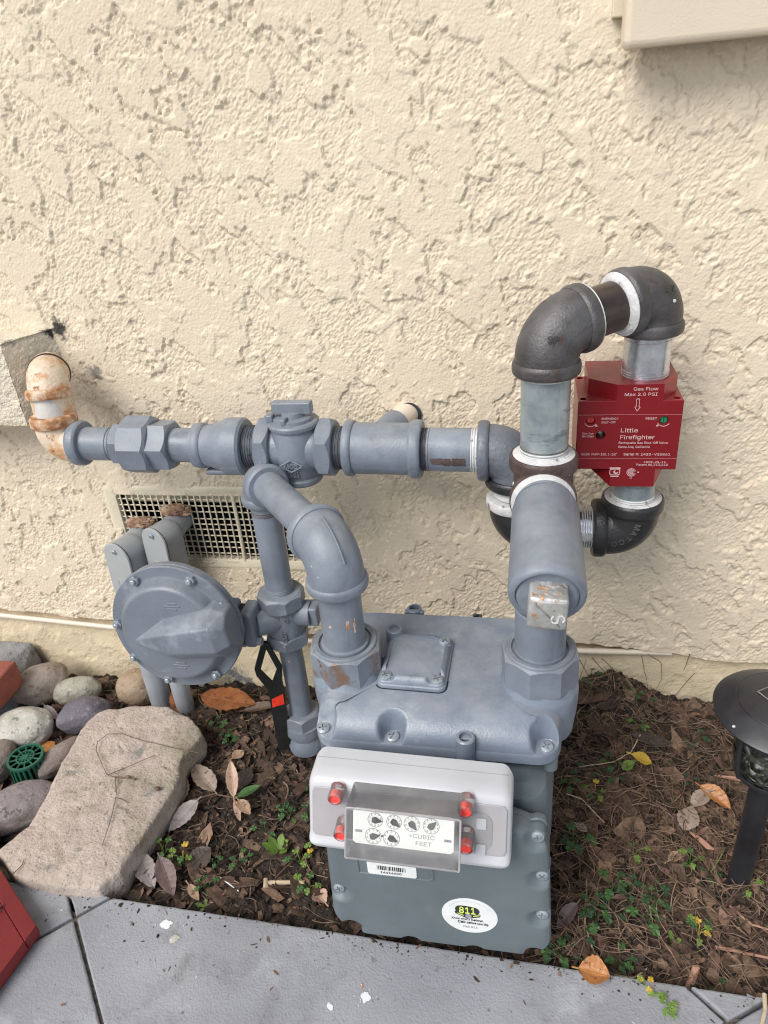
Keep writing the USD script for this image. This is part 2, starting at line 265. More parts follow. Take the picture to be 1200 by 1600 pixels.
look('label_white', [(0.3, (.66, .68, .68)), (0.7, (.74, .75, .74))], 60, 3, 0.42, spots=[(180, .74, .03, (.5, .5, .48))])
look('seal_red', [(0.3, (.70, .055, .045)), (0.7, (.82, .09, .075))], 60, 3, 0.40)
look('screw_metal', [(0.3, (.26, .30, .35)), (0.7, (.42, .46, .50))], 160, 4, 0.34, metal=0.5, bumps=[(600, .0003)])
look('bolt_metal', [(0.3, (.19, .22, .26)), (0.7, (.28, .31, .35))], 160, 4, 0.36, metal=0.3, bumps=[(600, .0003)])
look('seam', [(0.4, (.02, .022, .026)), (0.6, (.03, .033, .038))], 90, 2, 0.7)
look('conduit_grey', [(0.3, (.255, .270, .285)), (0.7, (.30, .315, .33))], 22, 4, 0.45, spots=[(30, .70, .04, (.36, .37, .38))], bumps=[(500, .0002)])
look('conduit_pale', [(0.3, (.27, .29, .315)), (0.7, (.35, .365, .38))], 14, 4, 0.5, spots=[(18, .60, .10, (.33, .36, .43), (1, 1, .3))], bumps=[(500, .0002)])
look('cover_grey', [(0.3, (.30, .32, .325)), (0.7, (.34, .355, .36))], 22, 4, 0.5, bumps=[(900, .0002)])
look('foam', [(0.3, (.12, .055, .035)), (0.5, (.26, .16, .10)), (0.7, (.46, .37, .28))], 60, 6, 0.85, bumps=[(160, .004)])
look('black_plastic', [(0.3, (.012, .012, .014)), (0.7, (.022, .022, .026))], 20, 4, 0.38, 0.06, dust=(.20, (.10, .10, .105)), spots=[(60, .73, .04, (.06, .06, .07)), (220, .77, .02, (.16, .16, .17))], bumps=[(700, .0001)])
look('solar_panel', [(0.4, (.014, .015, .020)), (0.6, (.026, .027, .034))], 60, 4, 0.30, spots=[(120, .70, .04, (.07, .07, .07))])
look('wrench_black', [(0.3, (.008, .009, .009)), (0.7, (.018, .020, .020))], 40, 4, 0.42, bumps=[(500, .0003)])
look('reflector_red', [(0.4, (.75, .035, .02)), (0.6, (.85, .07, .03))], 300, 4, 0.4)
look('green_plastic', [(0.3, (.010, .075, .045)), (0.7, (.020, .115, .072))], 40, 4, 0.42, spots=[(60, .60, .10, (.06, .09, .07))], bumps=[(400, .0004)])
look('toolbox_red', [(0.3, (.12, .006, .009)), (0.7, (.16, .010, .013))], 14, 4, 0.33, spots=[(24, .60, .10, (.085, .006, .008)), (160, .74, .03, (.30, .09, .08))], bumps=[(500, .0002)])
look('cream_paint', [(0.3, (.60, .51, .37)), (0.7, (.66, .565, .42))], 12, 4, 0.5, spots=[(60, .74, .04, (.5, .42, .3))], bumps=[(300, .0006)])
look('vent_cream', [(0.3, (.60, .54, .40)), (0.7, (.68, .61, .47))], 30, 4, 0.55, spots=[(40, .66, .08, (.42, .35, .24))], bumps=[(300, .0006)])
look('panel_cream', [(0.3, (.57, .49, .375)), (0.7, (.61, .525, .405))], 8, 4, 0.48, bumps=[(500, .0003)])
look('pvc_cream', [(0.3, (.66, .58, .46)), (0.7, (.72, .64, .52))], 20, 4, 0.4, bumps=[(200, .0003)])
look('concrete', [(0.25, (.205, .210, .228)), (0.5, (.262, .268, .290)), (0.75, (.325, .330, .352))], 7, 9, 0.8, spots=[(14, .52, .16, (.185, .187, .195)), (130, .66, .03, (.13, .13, .13)), (9, .60, .12, (.37, .385, .42)), (60, .70, .03, (.45, .46, .48)), (34, .66, .05, (.185, .18, .175)), (260, .70, .03, (.10, .10, .10))], bumps=[(420, .0009), (60, .0008)])
look('joint_dark', [(0.4, (.05, .042, .035)), (0.6, (.12, .10, .085))], 200, 3, 0.9)
look('rough_concrete', [(0.3, (.16, .165, .17)), (0.7, (.30, .30, .30))], 24, 8, 0.85, spots=[(40, .60, .06, (.10, .10, .09))], bumps=[(220, .003)])
look('brick_red', [(0.3, (.22, .062, .042)), (0.7, (.30, .090, .062))], 40, 6, 0.8, bumps=[(260, .0012)])
look('flagstone', [(0.25, (.32, .262, .225)), (0.5, (.415, .345, .300)), (0.75, (.50, .42, .372))], 13, 8, 0.9, spots=[(9, .52, .16, (.26, .225, .165)), (170, .60, .06, (.17, .14, .12)), (34, .60, .08, (.20, .185, .165)), (7, .60, .15, (.44, .355, .315)), (420, .62, .05, (.15, .125, .11))], bumps=[(300, .0016), (70, .002)])
def stone(name, a, b, spot, sc=30): look(name, [(0.3, a), (0.7, b)], sc, 7, 0.7, spots=[(110, .58, .06, spot), (18, .56, .14, tuple(q * .70 for q in a)), (260, .62, .05, tuple(q * 1.35 for q in b)), (45, .64, .06, tuple(q * 1.2 for q in b))], bumps=[(300, .0010), (90, .0008)])
stone('stone_brown', (.22, .175, .14), (.34, .29, .245), (.17, .12, .09))
stone('stone_green', (.26, .25, .20), (.38, .365, .30), (.16, .16, .13))
stone('stone_purple', (.105, .095, .115), (.150, .138, .160), (.20, .19, .21))
stone('stone_pale', (.32, .31, .265), (.50, .48, .43), (.17, .16, .14), 60)
stone('stone_tan', (.26, .185, .125), (.36, .265, .185), (.19, .13, .09))
stone('stone_taupe', (.18, .145, .125), (.25, .205, .18), (.13, .10, .09))
stone('stone_mauve', (.15, .125, .12), (.25, .215, .21), (.07, .06, .06), 80)
look('soil', [(0.3, (.018, .012, .009)), (0.5, (.036, .025, .018)), (0.7, (.065, .045, .032))], 60, 7, 0.95, spots=[(9, .56, .12, (.050, .033, .022))], bumps=[(300, .004), (900, .0015)])
look('far_ground', [(0.3, (.16, .155, .14)), (0.7, (.22, .215, .20))], 0.6, 6, 0.9)
look('crumbs', [(0.3, (0.018, 0.013, 0.01)), (0.7, (0.06, 0.044, 0.033))], 200, 4, 0.95, island=0.6)
look('bark', [(0.3, (0.04, 0.023, 0.015)), (0.7, (0.135, 0.082, 0.055))], 120, 5, 0.85, island=0.75, bumps=[(500, .0008)])
look('twigs', [(0.3, (0.080, 0.049, 0.033)), (0.7, (0.22, 0.148, 0.100))], 100, 4, 0.85, island=0.75)
look('litter', [(0.3, (0.052, 0.029, 0.019)), (0.7, (0.165, 0.103, 0.069))], 150, 4, 0.85, island=0.75)
look('twig_pale', [(0.3, (.40, .31, .20)), (0.7, (.55, .44, .31))], 100, 4, 0.75)
look('wood_chip', [(0.3, (.20, .12, .07)), (0.7, (.33, .21, .13))], 70, 5, 0.8, bumps=[(300, .001)])
look('bark_pink', [(0.3, (.30, .15, .10)), (0.7, (.46, .27, .19))], 70, 5, 0.8, bumps=[(300, .001)])
look('vine_brown', [(0.3, (.075, .046, .030)), (0.7, (.16, .105, .068))], 200, 3, 0.8)
look('paper_white', [(0.3, (.62, .63, .65)), (0.7, (.74, .75, .76))], 90, 3, 0.7)
def leaf_look(name, a, b, spot, sc=70, rough=0.55, tl=0.12):
    N = {'tc': ('texture_coordinate', {}), 'n': ('noise_texture', {'scale': float(sc), 'detail': 6.0}), 'r': ('rgb_ramp', {'ramp': [(0.32, a), (0.68, b)]}),
         's': ('noise_texture', {'scale': 160.0, 'detail': 4.0}), 'sr': ('rgb_ramp', {'ramp': [(0.60, (0, 0, 0)), (0.68, (1, 1, 1))]}), 'm': ('mix_color', {'blend_type': 'mix', 'b': spot}),
         'p': ('principled_bsdf', {'roughness': rough}), 't': ('translucent_bsdf', {}), 'x': ('mix_closure', {'fac': tl}), 'bn': ('noise_texture', {'scale': 350.0}), 'b': ('bump', {'distance': 0.0006})}
    LOOK[name] = usdkit.material(stage, '/World/Looks/' + name, N, [('tc.object', 'n.vector'), ('tc.object', 's.vector'), ('n.fac', 'r.fac'), ('s.fac', 'sr.fac'), ('sr.color', 'm.fac'), ('r.color', 'm.a'), ('m.result', 'p.base_color'),
        ('m.result', 't.color'), ('p.BSDF', 'x.closure1'), ('t.BSDF', 'x.closure2'), ('tc.object', 'bn.vector'), ('bn.fac', 'b.height'), ('b.normal', 'p.normal')], surface='x.closure')
leaf_look('leaf_greytan', (.26, .20, .16), (.40, .32, .26), (.14, .10, .08))
leaf_look('leaf_tan', (.30, .19, .12), (.42, .29, .19), (.18, .11, .07))
leaf_look('leaf_lilac', (.26, .22, .21), (.36, .31, .30), (.17, .14, .13))
leaf_look('leaf_brown', (.10, .062, .042), (.17, .11, .075), (.06, .035, .025))
leaf_look('leaf_dark', (.045, .032, .028), (.085, .062, .052), (.03, .02, .018))
leaf_look('leaf_purple', (.14, .095, .088), (.21, .15, .14), (.09, .06, .055))
leaf_look('leaf_pink', (.42, .27, .20), (.55, .39, .30), (.32, .17, .11))
leaf_look('leaf_orange', (.38, .15, .045), (.52, .24, .085), (.22, .075, .025), rough=.4)
leaf_look('leaf_rust', (.22, .075, .030), (.32, .125, .050), (.12, .035, .018), rough=.36)
leaf_look('leaf_yellow', (.55, .36, .04), (.68, .48, .08), (.42, .24, .04), tl=.25)
leaf_look('leaf_green', (.045, .115, .030), (.080, .175, .045), (.035, .085, .025), tl=.25)
leaf_look('leaf_lime', (.13, .23, .045), (.22, .33, .07), (.10, .17, .04), tl=.28)
leaf_look('leaf_deep', (.028, .072, .028), (.050, .110, .040), (.02, .05, .02), tl=.2)
# clear index cover and lamp lens
LOOK['clear_plastic'] = usdkit.material(stage, '/World/Looks/clear_plastic', {'f': ('fresnel', {'IOR': 1.45}), 't': ('transparent_bsdf', {'color': (.965, .97, .965)}), 'g': ('glossy_bsdf', {'roughness': 0.16, 'color': (1, 1, 1)}),
    'd': ('diffuse_bsdf', {'color': (.66, .66, .64)}), 'tc': ('texture_coordinate', {}), 'n': ('noise_texture', {'scale': 45.0, 'detail': 5.0}), 'mr': ('map_range', {'from_min': .35, 'from_max': .75, 'to_min': .03, 'to_max': .16}),
    'h': ('mix_closure', {}), 'x': ('mix_closure', {})}, [('tc.object', 'n.vector'), ('n.fac', 'mr.value'), ('mr.result', 'h.fac'), ('t.BSDF', 'h.closure1'), ('d.BSDF', 'h.closure2'), ('f.fac', 'x.fac'), ('h.closure', 'x.closure1'), ('g.BSDF', 'x.closure2')], surface='x.closure')
LOOK['lens_glass'] = usdkit.material(stage, '/World/Looks/lens_glass', {'t': ('transparent_bsdf', {'color': (.90, .93, .89)}), 'g': ('glossy_bsdf', {'roughness': 0.10}), 'd': ('translucent_bsdf', {'color': (.70, .74, .68)}), 'f': ('layer_weight', {'blend': 0.45}), 'tc': ('texture_coordinate', {}),
    'n': ('voronoi_texture', {'scale': 75.0, 'feature': 'distance_to_edge'}), 'r': ('map_range', {'from_min': 0.0, 'from_max': 0.12, 'to_min': .45, 'to_max': .10, 'clamp': True}), 'b': ('bump', {'distance': 0.006}), 'h': ('mix_closure', {}), 'x': ('mix_closure', {})},
    [('tc.object', 'n.vector'), ('n.distance', 'b.height'), ('b.normal', 'g.normal'), ('b.normal', 'f.normal'), ('n.distance', 'r.value'), ('r.result', 'h.fac'), ('t.BSDF', 'h.closure1'), ('d.BSDF', 'h.closure2'), ('f.fresnel', 'x.fac'), ('h.closure', 'x.closure1'), ('g.BSDF', 'x.closure2')], surface='x.closure')
# stucco: one coat of cream paint over real relief
def stucco(name, a, b, fine, extra=()):
    N = {'tc': ('texture_coordinate', {}), 'n': ('noise_texture', {'scale': 3.0, 'detail': 6.0}), 'r': ('rgb_ramp', {'ramp': [(0.3, a), (0.7, b)]}), 'p': ('principled_bsdf', {'roughness': 0.9, 'specular_ior_level': 0.18}),
         'n1': ('noise_texture', {'scale': 420.0, 'detail': 3.0}), 'b1': ('bump', {'distance': fine}), 'n2': ('voronoi_texture', {'scale': 330.0}), 'b2': ('bump', {'distance': fine * 0.8, 'invert': True}),
         's': ('noise_texture', {'scale': 90.0, 'detail': 5.0}), 'sr': ('rgb_ramp', {'ramp': [(0.70, (0, 0, 0)), (0.76, (1, 1, 1))]}), 'm': ('mix_color', {'blend_type': 'mix', 'b': tuple(q * .62 for q in a)})}
    L = [('tc.object', 'n.vector'), ('n.fac', 'r.fac'), ('tc.object', 'n1.vector'), ('n1.fac', 'b1.height'), ('tc.object', 'n2.vector'), ('n2.distance', 'b2.height'), ('b1.normal', 'b2.normal'), ('b2.normal', 'p.normal'),
         ('tc.object', 's.vector'), ('s.fac', 'sr.fac'), ('sr.color', 'm.fac'), ('r.color', 'm.a')]
    col = 'm.result'
    for k, (centre, size, thr, colour, sc) in enumerate(extra):        # stains with a place of their own
        N |= {f'e{k}': ('vector_math', {'math_type': 'distance', 'vector2': centre}), f'f{k}': ('map_range', {'from_min': 0.0, 'from_max': size, 'to_min': 0.42, 'to_max': -0.25}), f'g{k}': ('noise_texture', {'scale': sc, 'detail': 7.0, 'roughness': .7}),
              f'h{k}': ('math', {'math_type': 'add'}), f'i{k}': ('rgb_ramp', {'ramp': [(thr, (0, 0, 0)), (thr + .16, (1, 1, 1))]}), f'j{k}': ('mix_color', {'blend_type': 'mix', 'b': colour})}
        L += [('tc.object', f'e{k}.vector1'), (f'e{k}.value', f'f{k}.value'), ('tc.object', f'g{k}.vector'), (f'f{k}.result', f'h{k}.value1'), (f'g{k}.fac', f'h{k}.value2'), (f'h{k}.value', f'i{k}.fac'), (f'i{k}.color', f'j{k}.fac'), (col, f'j{k}.a')]; col = f'j{k}.result'
    L.append((col, 'p.base_color')); LOOK[name] = usdkit.material(stage, '/World/Looks/' + name, N, L, surface='p.BSDF')
stucco('stucco_cream', (.62, .530, .405), (.68, .588, .455), .00045, [((-.583, 0, .533), .030, .60, (.055, .05, .042), 70.0), ((-.548, 0, .475), .05, .76, (.24, .22, .19), 60.0)])
stucco('stucco_base', (.60, .505, .345), (.66, .555, .39), .0006, [((-.70, 0, .012), .035, .74, (.30, .27, .22), 70.0), ((-.45, 0, -.045), .07, .62, (.20, .195, .19), 60.0), ((-.62, 0, -.055), .07, .62, (.20, .195, .19), 60.0), ((-.53, 0, -.055), .06, .62, (.22, .21, .20), 60.0)])
stucco('ledge_plaster', (.57, .515, .41), (.66, .60, .48), .0012, [((-.590, -.002, .531), .035, .60, (.05, .048, .042), 70.0), ((-.60, -.03, .48), .09, .74, (.42, .41, .345), 50.0), ((-.612, -.05, .53), .05, .80, (.26, .25, .22), 70.0)])

# ------------------------------------------------------------------ ground heights
WALK_Z = -0.020
EDGE_A, EDGE_B = at(0, 1375, z=WALK_Z), at(1200, 1560, z=WALK_Z)
def edge_y(x): return EDGE_A[1] + (x - EDGE_A[0]) * (EDGE_B[1] - EDGE_A[1]) / (EDGE_B[0] - EDGE_A[0])
def soil_z(x, y, rough=True):
    x, y = np.asarray(x, float), np.asarray(y, float); t = np.clip(-y / 0.39, 0, 1)
    z = (-0.062 + 0.030 * np.clip((x + 0.55) / 0.6, 0, 1)) * (1 - t) + (-0.046) * t
    z = z + 0.045 * np.exp(-((x - 0.125) / 0.055) ** 2 - ((y + 0.0) / 0.075) ** 2) + 0.012 * np.exp(-((x - 0.02) / 0.06) ** 2 - (y / 0.10) ** 2)
    z = z - 0.010 * np.exp(-((y - edge_y(x)) / 0.02) ** 2)
    if rough:
        p = np.stack([x, y, np.zeros_like(x)], -1)
        z = z + 0.016 * (fbm(p * 22, 3, 5) - .5) + 0.014 * (fbm(p * 90, 3, 9) - .5)
    return z
def soil_at(px, py, up=0.0):
    z = -0.045
    for _ in range(4):
        p = at(px, py, z=z); z = float(soil_z(p[0], min(p[1], 0))) + up
    return at(px, py, z=z)

# ------------------------------------------------------------------ house wall
WEEP_X = [-3, -.844, -.644, -.37, -.20, .10, .22, .5, 3]; WEEP_Z = [.072, .065, .052, .046, .044, .055, .060, .064, .07]
def weep_z(x): return np.interp(x, WEEP_X, WEEP_Z)
VENT = (-.574, -.292, .190, .297)            # x0, x1, z0, z1 of the opening
def stucco_relief(x, z, seed=0, flat=1.0):
    """Height of lace-finish stucco: smeared plateaus with torn edges over a gritty coat."""
    a = math.radians(-58); u, w = x * math.cos(a) + z * math.sin(a), -x * math.sin(a) + z * math.cos(a)
    q = np.stack([u * 25, w * 44, np.full_like(u, 3.7)], -1)
    wob = np.stack([fbm(q * 1.7 + 9, 3, seed + 1), fbm(q * 1.7 + 31, 3, seed + 2), np.zeros_like(u)], -1) - .5
    tear = fbm(np.stack([x * 110, z * 110, np.zeros_like(x)], -1), 3, seed + 3) - .5
    n = fbm(q + wob * 1.5, 4, seed) + 0.16 * tear
    P0 = np.stack([x, z, np.zeros_like(x)], -1)
    broad = fbm(P0 * 2.6, 2, seed + 8)
    soft = np.clip(0.5 + (x + .12) * 2.2, 0, 1) * 0.6
    st = lambda e0, e1: (lambda t: t * t * (3 - 2 * t))(np.clip((n - e0) / (e1 - e0), 0, 1))
    off = .10 * (fbm(P0 * 6, 2, seed + 15) - .5)
    p1 = st(.462 + off * .6, .472 + off * .6 + .03 * soft)
    n2 = fbm(q * 1.35 + 17 + wob * 1.3, 4, seed + 21) + .15 * tear; t2 = np.clip((n2 - .535) / (.008 + .03 * soft), 0, 1)
    grit = noise(P0 * 330, seed + 5) * .62 + noise(P0 * 640, seed + 7) * .38; mid = fbm(P0 * 120, 2, seed + 6)
    grain = np.clip((grit - .40) / .24, 0, 1)                 # sand grains standing out of the scratched coat
    low = 1 - p1
    h = .0023 * p1 + .0011 * t2 * (1 - .3 * soft) * (.3 + .7 * p1) + low * (.0006 * (mid - .5) + .00085 * grain) + p1 * (.0004 * (mid - .5) + .00022 * grain) + .003 * (broad - .5) + .0007 * (fbm(q * 2.3, 2, seed + 12) - .5)
    rnd = np.random.default_rng(seed + 77).normal(0, 1, x.shape)
    h = h + low * .00034 * rnd + p1 * .00007 * rnd
    return h * flat
def axis_grid(fine_lo, fine_hi, step, lo, hi, coarse=0.05):
    return np.r_[np.arange(lo, fine_lo - 1e-9, coarse), np.arange(fine_lo, fine_hi, step), np.arange(fine_hi, hi + 1e-9, coarse)]
def relief_sheet(xs, zs, hfun, y0=0.0, skip=None, bottom=None):
    Xg, Zg = np.meshgrid(xs, zs, indexing='xy'); Z2 = Zg.copy()
    if bottom is not None:
        k = np.clip((bottom[1] - Zg) / (bottom[1] - zs[0]), 0, 1); Z2 = Zg + k * (bottom[0](Xg) - zs[0])
    h = hfun(Xg, Z2); v = np.stack([Xg, y0 - h, Z2], -1).reshape(-1, 3); f = grid_faces(len(zs), len(xs))
    if skip is not None:
        c = v[f].mean(1); f = f[~((c[:, 0] > skip[0]) & (c[:, 0] < skip[1]) & (c[:, 2] > skip[2]) & (c[:, 2] < skip[3]))]
    return v, f
wall = thing('house_wall', 'cream lace stucco house wall behind the grey gas piping', 'wall')
xs = np.r_[np.arange(-3, -1.6, .05), np.arange(-1.6, -1.0, .005), np.arange(-1.0, .42, .00145), np.arange(.42, 1.1, .005), np.arange(1.1, 3.01, .05)]; zs = np.r_[np.arange(.062, 1.07, .00145), np.arange(1.07, 1.45, .006), np.arange(1.45, 3.2, .05)]
fine_wall = lambda X, Z: stucco_relief(X, Z) * np.clip((1.1 - X) / .2, 0, 1) * np.clip((X + 1.6) / .2, 0, 1) * np.clip((1.45 - Z) / .15, 0, 1); zs = zs[np.r_[True, np.diff(zs) > 1e-6]]; xs = xs[np.r_[True, np.diff(xs) > 1e-6]]
torn = lambda X: weep_z(X) + 0.017 + 0.004 * np.sin(X * 9) * 0 + np.where(X > .08, -0.013 * np.clip((X - .08) / .10, 0, 1) - .012 * np.clip((X - .2) / .05, 0, 1), 0) + 0.0035 * (fbm(np.stack([X * 45, X * 0, X * 0], -1), 3, 4) - .5)
vw, fw = relief_sheet(xs, zs, fine_wall, 0.0, VENT, (torn, 0.16))
part(wall, 'stucco_coat', (vw, fw), 'stucco_cream', True)
# underside of the stucco coat, a soffit 12 mm deep
bx = np.arange(-1.5, 1.0, .004); bz = torn(bx); bh = stucco_relief(bx, bz)
sv = np.vstack([np.c_[bx, -bh, bz], np.c_[bx, np.full_like(bx, .024), bz + .001]]); n_ = len(bx); i_ = np.arange(n_ - 1)
part(wall, 'stucco_edge', (sv, np.vstack([np.c_[i_, i_ + n_, i_ + 1], np.c_[i_ + 1, i_ + n_, i_ + n_ + 1]])), 'stucco_base', True)
xs2 = np.r_[np.arange(-3, -1.6, .05), np.arange(-1.6, -1.02, .006), np.arange(-1.02, .42, .0026), np.arange(.42, 1.1, .006), np.arange(1.1, 3.01, .05)]; zs2 = np.arange(-.16, .100, 0.0026); xs2 = xs2[np.r_[True, np.diff(xs2) > 1e-6]]
def base_relief(x, z):
    return 0.55 * stucco_relief(x, z, 40) + 0.0045 * (fbm(np.stack([x * 25, z * 25, x * 0], -1), 3, 22) - .5) - 0.010 * np.clip((z - weep_z(x) + .004) / .006, 0, 1)
vb, fb = relief_sheet(xs2, zs2, base_relief, 0.010)
part(wall, 'foundation', (vb, fb), 'stucco_base', True)
wx = np.arange(-1.4, .205, .02); wz = weep_z(wx)
part(wall, 'weep_screed', sweep(np.c_[wx, np.full_like(wx, .0030), wz], 0.0042, 10), 'pvc_cream', True)
# plaster ledge at the left
lz0, lz1 = 0.424, 0.532; c_f, c_w = V(-.622, -.062), V(-.586, 0.004)
def ledge_mesh():
    out = []
    ny = 40; nz = 70; zz = np.linspace(lz0, lz1, nz)
    def sheet(P, Q, zz, n):                     # vertical face from P to Q in plan
        s = np.linspace(0, 1, n); B = P + s[:, None] * (Q - P); t = unit(Q - P); nn = V(t[1], -t[0])
        Xg, Zg = np.meshgrid(np.arange(n), zz, indexing='xy'); p3 = np.stack([B[Xg, 0] * 60, B[Xg, 1] * 60, Zg * 60], -1)
        h = 0.005 * (fbm(p3, 3, 3) - .5) + 0.0030 * (fbm(p3 * 5, 2, 6) - .5)
        edge = np.minimum(1, np.minimum(Zg - lz0, lz1 - Zg) / .006); h = h - .003 * (1 - edge)
        v = np.stack([B[Xg, 0] + nn[0] * h, B[Xg, 1] + nn[1] * h, Zg], -1).reshape(-1, 3); return trimesh.Trimesh(v, grid_faces(len(zz), n), process=False)
    out.append(sheet(V(-1.6, -.062), c_f, zz, 420)); out.append(sheet(c_f, c_w, zz, 40))
    for z, fl in ((lz1, 0.0), (lz0, 1.0)):
        s = np.linspace(0, 1, 300)[None, :]; t = np.linspace(0, 1, 26)[:, None]
        x = (-1.6 + s * (c_w[0] + 1.6)) * t + (-1.6 + s * (c_f[0] + 1.6)) * (1 - t); y = c_f[1] + t * (c_w[1] - c_f[1]) + 0 * s
        h = 0.004 * (fbm(np.stack([x * 60, y * 60, x * 0], -1), 3, 8) - .5); e = .0025 * np.exp(-t / .06)
        v = np.stack([x, y, z + (h - e) * (1 - 2 * fl)], -1).reshape(-1, 3); f = grid_faces(26, 300); out.append(trimesh.Trimesh(v, f if not fl else f[:, ::-1], process=False))
    return cat(*out)
part(wall, 'plaster_ledge', ledge_mesh(), 'ledge_plaster', True, label='rough plaster ledge stained black at its corner')
# the plaster's own hole round the rusty elbow is dark
# foundation vent
vx0, vx1, vz0, vz1 = VENT
vent = thing('foundation_vent', 'cream painted wire mesh crawlspace vent low in the stucco wall', 'vent')
def vent_frame():
    o = rrect(vx1 - vx0 + .026, vz1 - vz0 + .026, .008, 6, (vx0 + vx1) / 2, (vz0 + vz1) / 2); i = rrect(vx1 - vx0 - .006, vz1 - vz0 - .004, .004, 6, (vx0 + vx1) / 2, (vz0 + vz1) / 2)
    rings = [np.c_[o[:, 0], np.full(len(o), .006), o[:, 1]], np.c_[o[:, 0], np.full(len(o), -.0015), o[:, 1]], np.c_[i[:, 0] * .3 + o[:, 0] * .7, np.full(len(o), -.0035), i[:, 1] * .3 + o[:, 1] * .7], np.c_[i[:, 0], np.full(len(o), -.0005), i[:, 1]], np.c_[i[:, 0], np.full(len(o), .010), i[:, 1]]]
    f = grid_faces(5, len(o), True); return trimesh.Trimesh(np.vstack(rings), f[:, ::-1], process=False)
part(vent, 'frame', vent_frame(), 'vent_cream')
rg = arr(12); bars = []
nxb, nzb = 30, 11
for i in range(1, nxb):
    x = vx0 + (vx1 - vx0) * i / nxb; w = .0026 if i in (9, 19) else .00105
    bars.append(('v', [V(x + rg.normal(0, .0003), .0005, vz0), V(x + rg.normal(0, .0007), .0005, (vz0 + vz1) / 2), V(x + rg.normal(0, .0003), .0005, vz1)], w))
for k in range(1, nzb):
    z = vz0 + (vz1 - vz0) * k / nzb
    bars.append(('h', [V(vx0, .0028, z + rg.normal(0, .0003)), V((vx0 + vx1) / 2, .0028, z + rg.normal(0, .0007)), V(vx1, .0028, z)], .0010))
for d, p, w in bars:
    part(vent, 'upright_wire' if d == 'v' else 'cross_wire', sweep(p, w, 6), 'vent_cream', True)
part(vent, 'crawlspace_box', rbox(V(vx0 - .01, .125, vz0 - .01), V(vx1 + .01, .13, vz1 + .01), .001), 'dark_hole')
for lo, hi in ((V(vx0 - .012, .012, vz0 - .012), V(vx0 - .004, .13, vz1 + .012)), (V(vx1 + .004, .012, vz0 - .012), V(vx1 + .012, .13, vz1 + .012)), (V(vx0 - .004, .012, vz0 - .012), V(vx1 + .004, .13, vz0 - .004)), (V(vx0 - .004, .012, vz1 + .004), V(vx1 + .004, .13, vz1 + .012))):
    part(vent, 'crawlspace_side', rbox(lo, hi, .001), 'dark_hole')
part(vent, 'timber_block', rbox(V(vx0, .024, vz1 - .026), V(vx1, .06, vz1 + .003), .002), 'vent_cream')

# electrical cabinet, upper right
cab = thing('utility_cabinet', 'beige painted metal cabinet on the stucco, its lower corner in view', 'cabinet')
cx0, cz0 = at(973, 77, y=-.045)[0], at(973, 77, y=-.045)[2]
part(cab, 'cover', rbox(V(cx0, -.050, cz0), V(1.0, -.016, 1.6), .006, 20), 'panel_cream')
part(cab, 'back_box', rbox(V(cx0 + .010, -.0155, cz0 + .012), V(.99, .006, 1.59), .002), 'panel_cream')
part(cab, 'side_flange', rbox(V(cx0 - .008, -.012, cz0 + .026), V(cx0 + .009, .004, 1.58), .0015), 'panel_cream')
part(cab, 'rivet', put(lathe([(.0035, 0), (.0035, .001), (.002, .0022), (0, .0026)], 16), facing(V(cx0 + .008, -.050, cz0 + .054))), 'panel_cream')

# ------------------------------------------------------------------ gas pipe run along the wall
def rz(x): return .4145 + (x + .57) * (-.0095 / .54)
def rp(x): return V(x, -.09, rz(x))
def emboss(parent, s, h, M, mat, name='raised_lettering', bold=True, depth=.0012, w=None, align='c'):
    return part(parent, name, put(text(s, h, depth, bold, align, w), M), mat, False)
def on_cyl(mesh, r):
    """Wraps a flat mesh (x along the axis, y round it, z out) on a cylinder of radius r whose axis is x."""
    m = mesh.copy(); v = m.vertices; a = v[:, 1] / r; rr = r + v[:, 2]; m.vertices = np.c_[v[:, 0], rr * np.sin(a), rr * np.cos(a) - r]; return m
run = thing('house_gas_line', 'grey painted iron pipe run with union and plug valve along the wall', 'pipe')
# rusty riser into the ledge
ex = -.563
b, k1, k2 = elbow(V(ex, -.09, rz(ex)), (1, 0, 0), (0, .10, 1), .0235, .020, .016, .0275)
e1 = part(run, 'rusty_elbow', b, 'rusty_cream', label='rust streaked cream elbow at the left end'); part(e1, 'band', k1, 'grey_paint'); part(e1, 'band', k2, 'rust')
top = V(ex - .002, -.080, .474)
part(run, 'short_nipple', rod(V(ex, -.088, .44), top, .0185), 'grey_nipple')
b, k1, k2 = elbow(top + V(-.001, .007, .014), (0, -.10, -1), (-.55, 1, .0), .0240, .016, .030, .0275)
e2 = part(run, 'rusty_elbow', b, 'rusty_cream', label='rust streaked cream elbow entering the plaster ledge'); part(e2, 'band', band(top + V(0, 0, -.006), top + V(-.0005, .003, .006), .0262), 'rust')
hole = part(run, 'plaster_hole', sweep([top + V(-.001 - .55 * .0, .0075, .014) + .8759 * V(-.55, 1, 0) * a for a in (.030, .034)], .0250, 30), 'seam')
part(run, 'nipple', rod(rp(-.556), rp(-.475), .0203), 'grey_paint')
part(run, 'thread', threads(rp(-.493), rp(-.482), .0205, 3), 'dark_threads')
un = part(run, 'union', prism(rp(-.472), rp(-.434), .0350, 8, .2), 'grey_paint')
part(un, 'tail_hex', prism(rp(-.486), rp(-.468), .0265, 6, .1), 'grey_paint'); part(un, 'head_hex', prism(rp(-.440), rp(-.411), .0305, 6, .35), 'grey_paint')
part(run, 'nipple', rod(rp(-.412), rp(-.375), .0203), 'grey_paint')
rd = part(run, 'reducing_coupling', between(rp(-.384), rp(-.320), [(.0225, 0), (.0258, .001), (.0262, .003), (.0262, .009), (.0245, .011), (.0250, .018), (.0285, .032), (.0325, .040), (.0335, .046), (.0335, .061), (.031, .064)], 48), 'grey_paint')
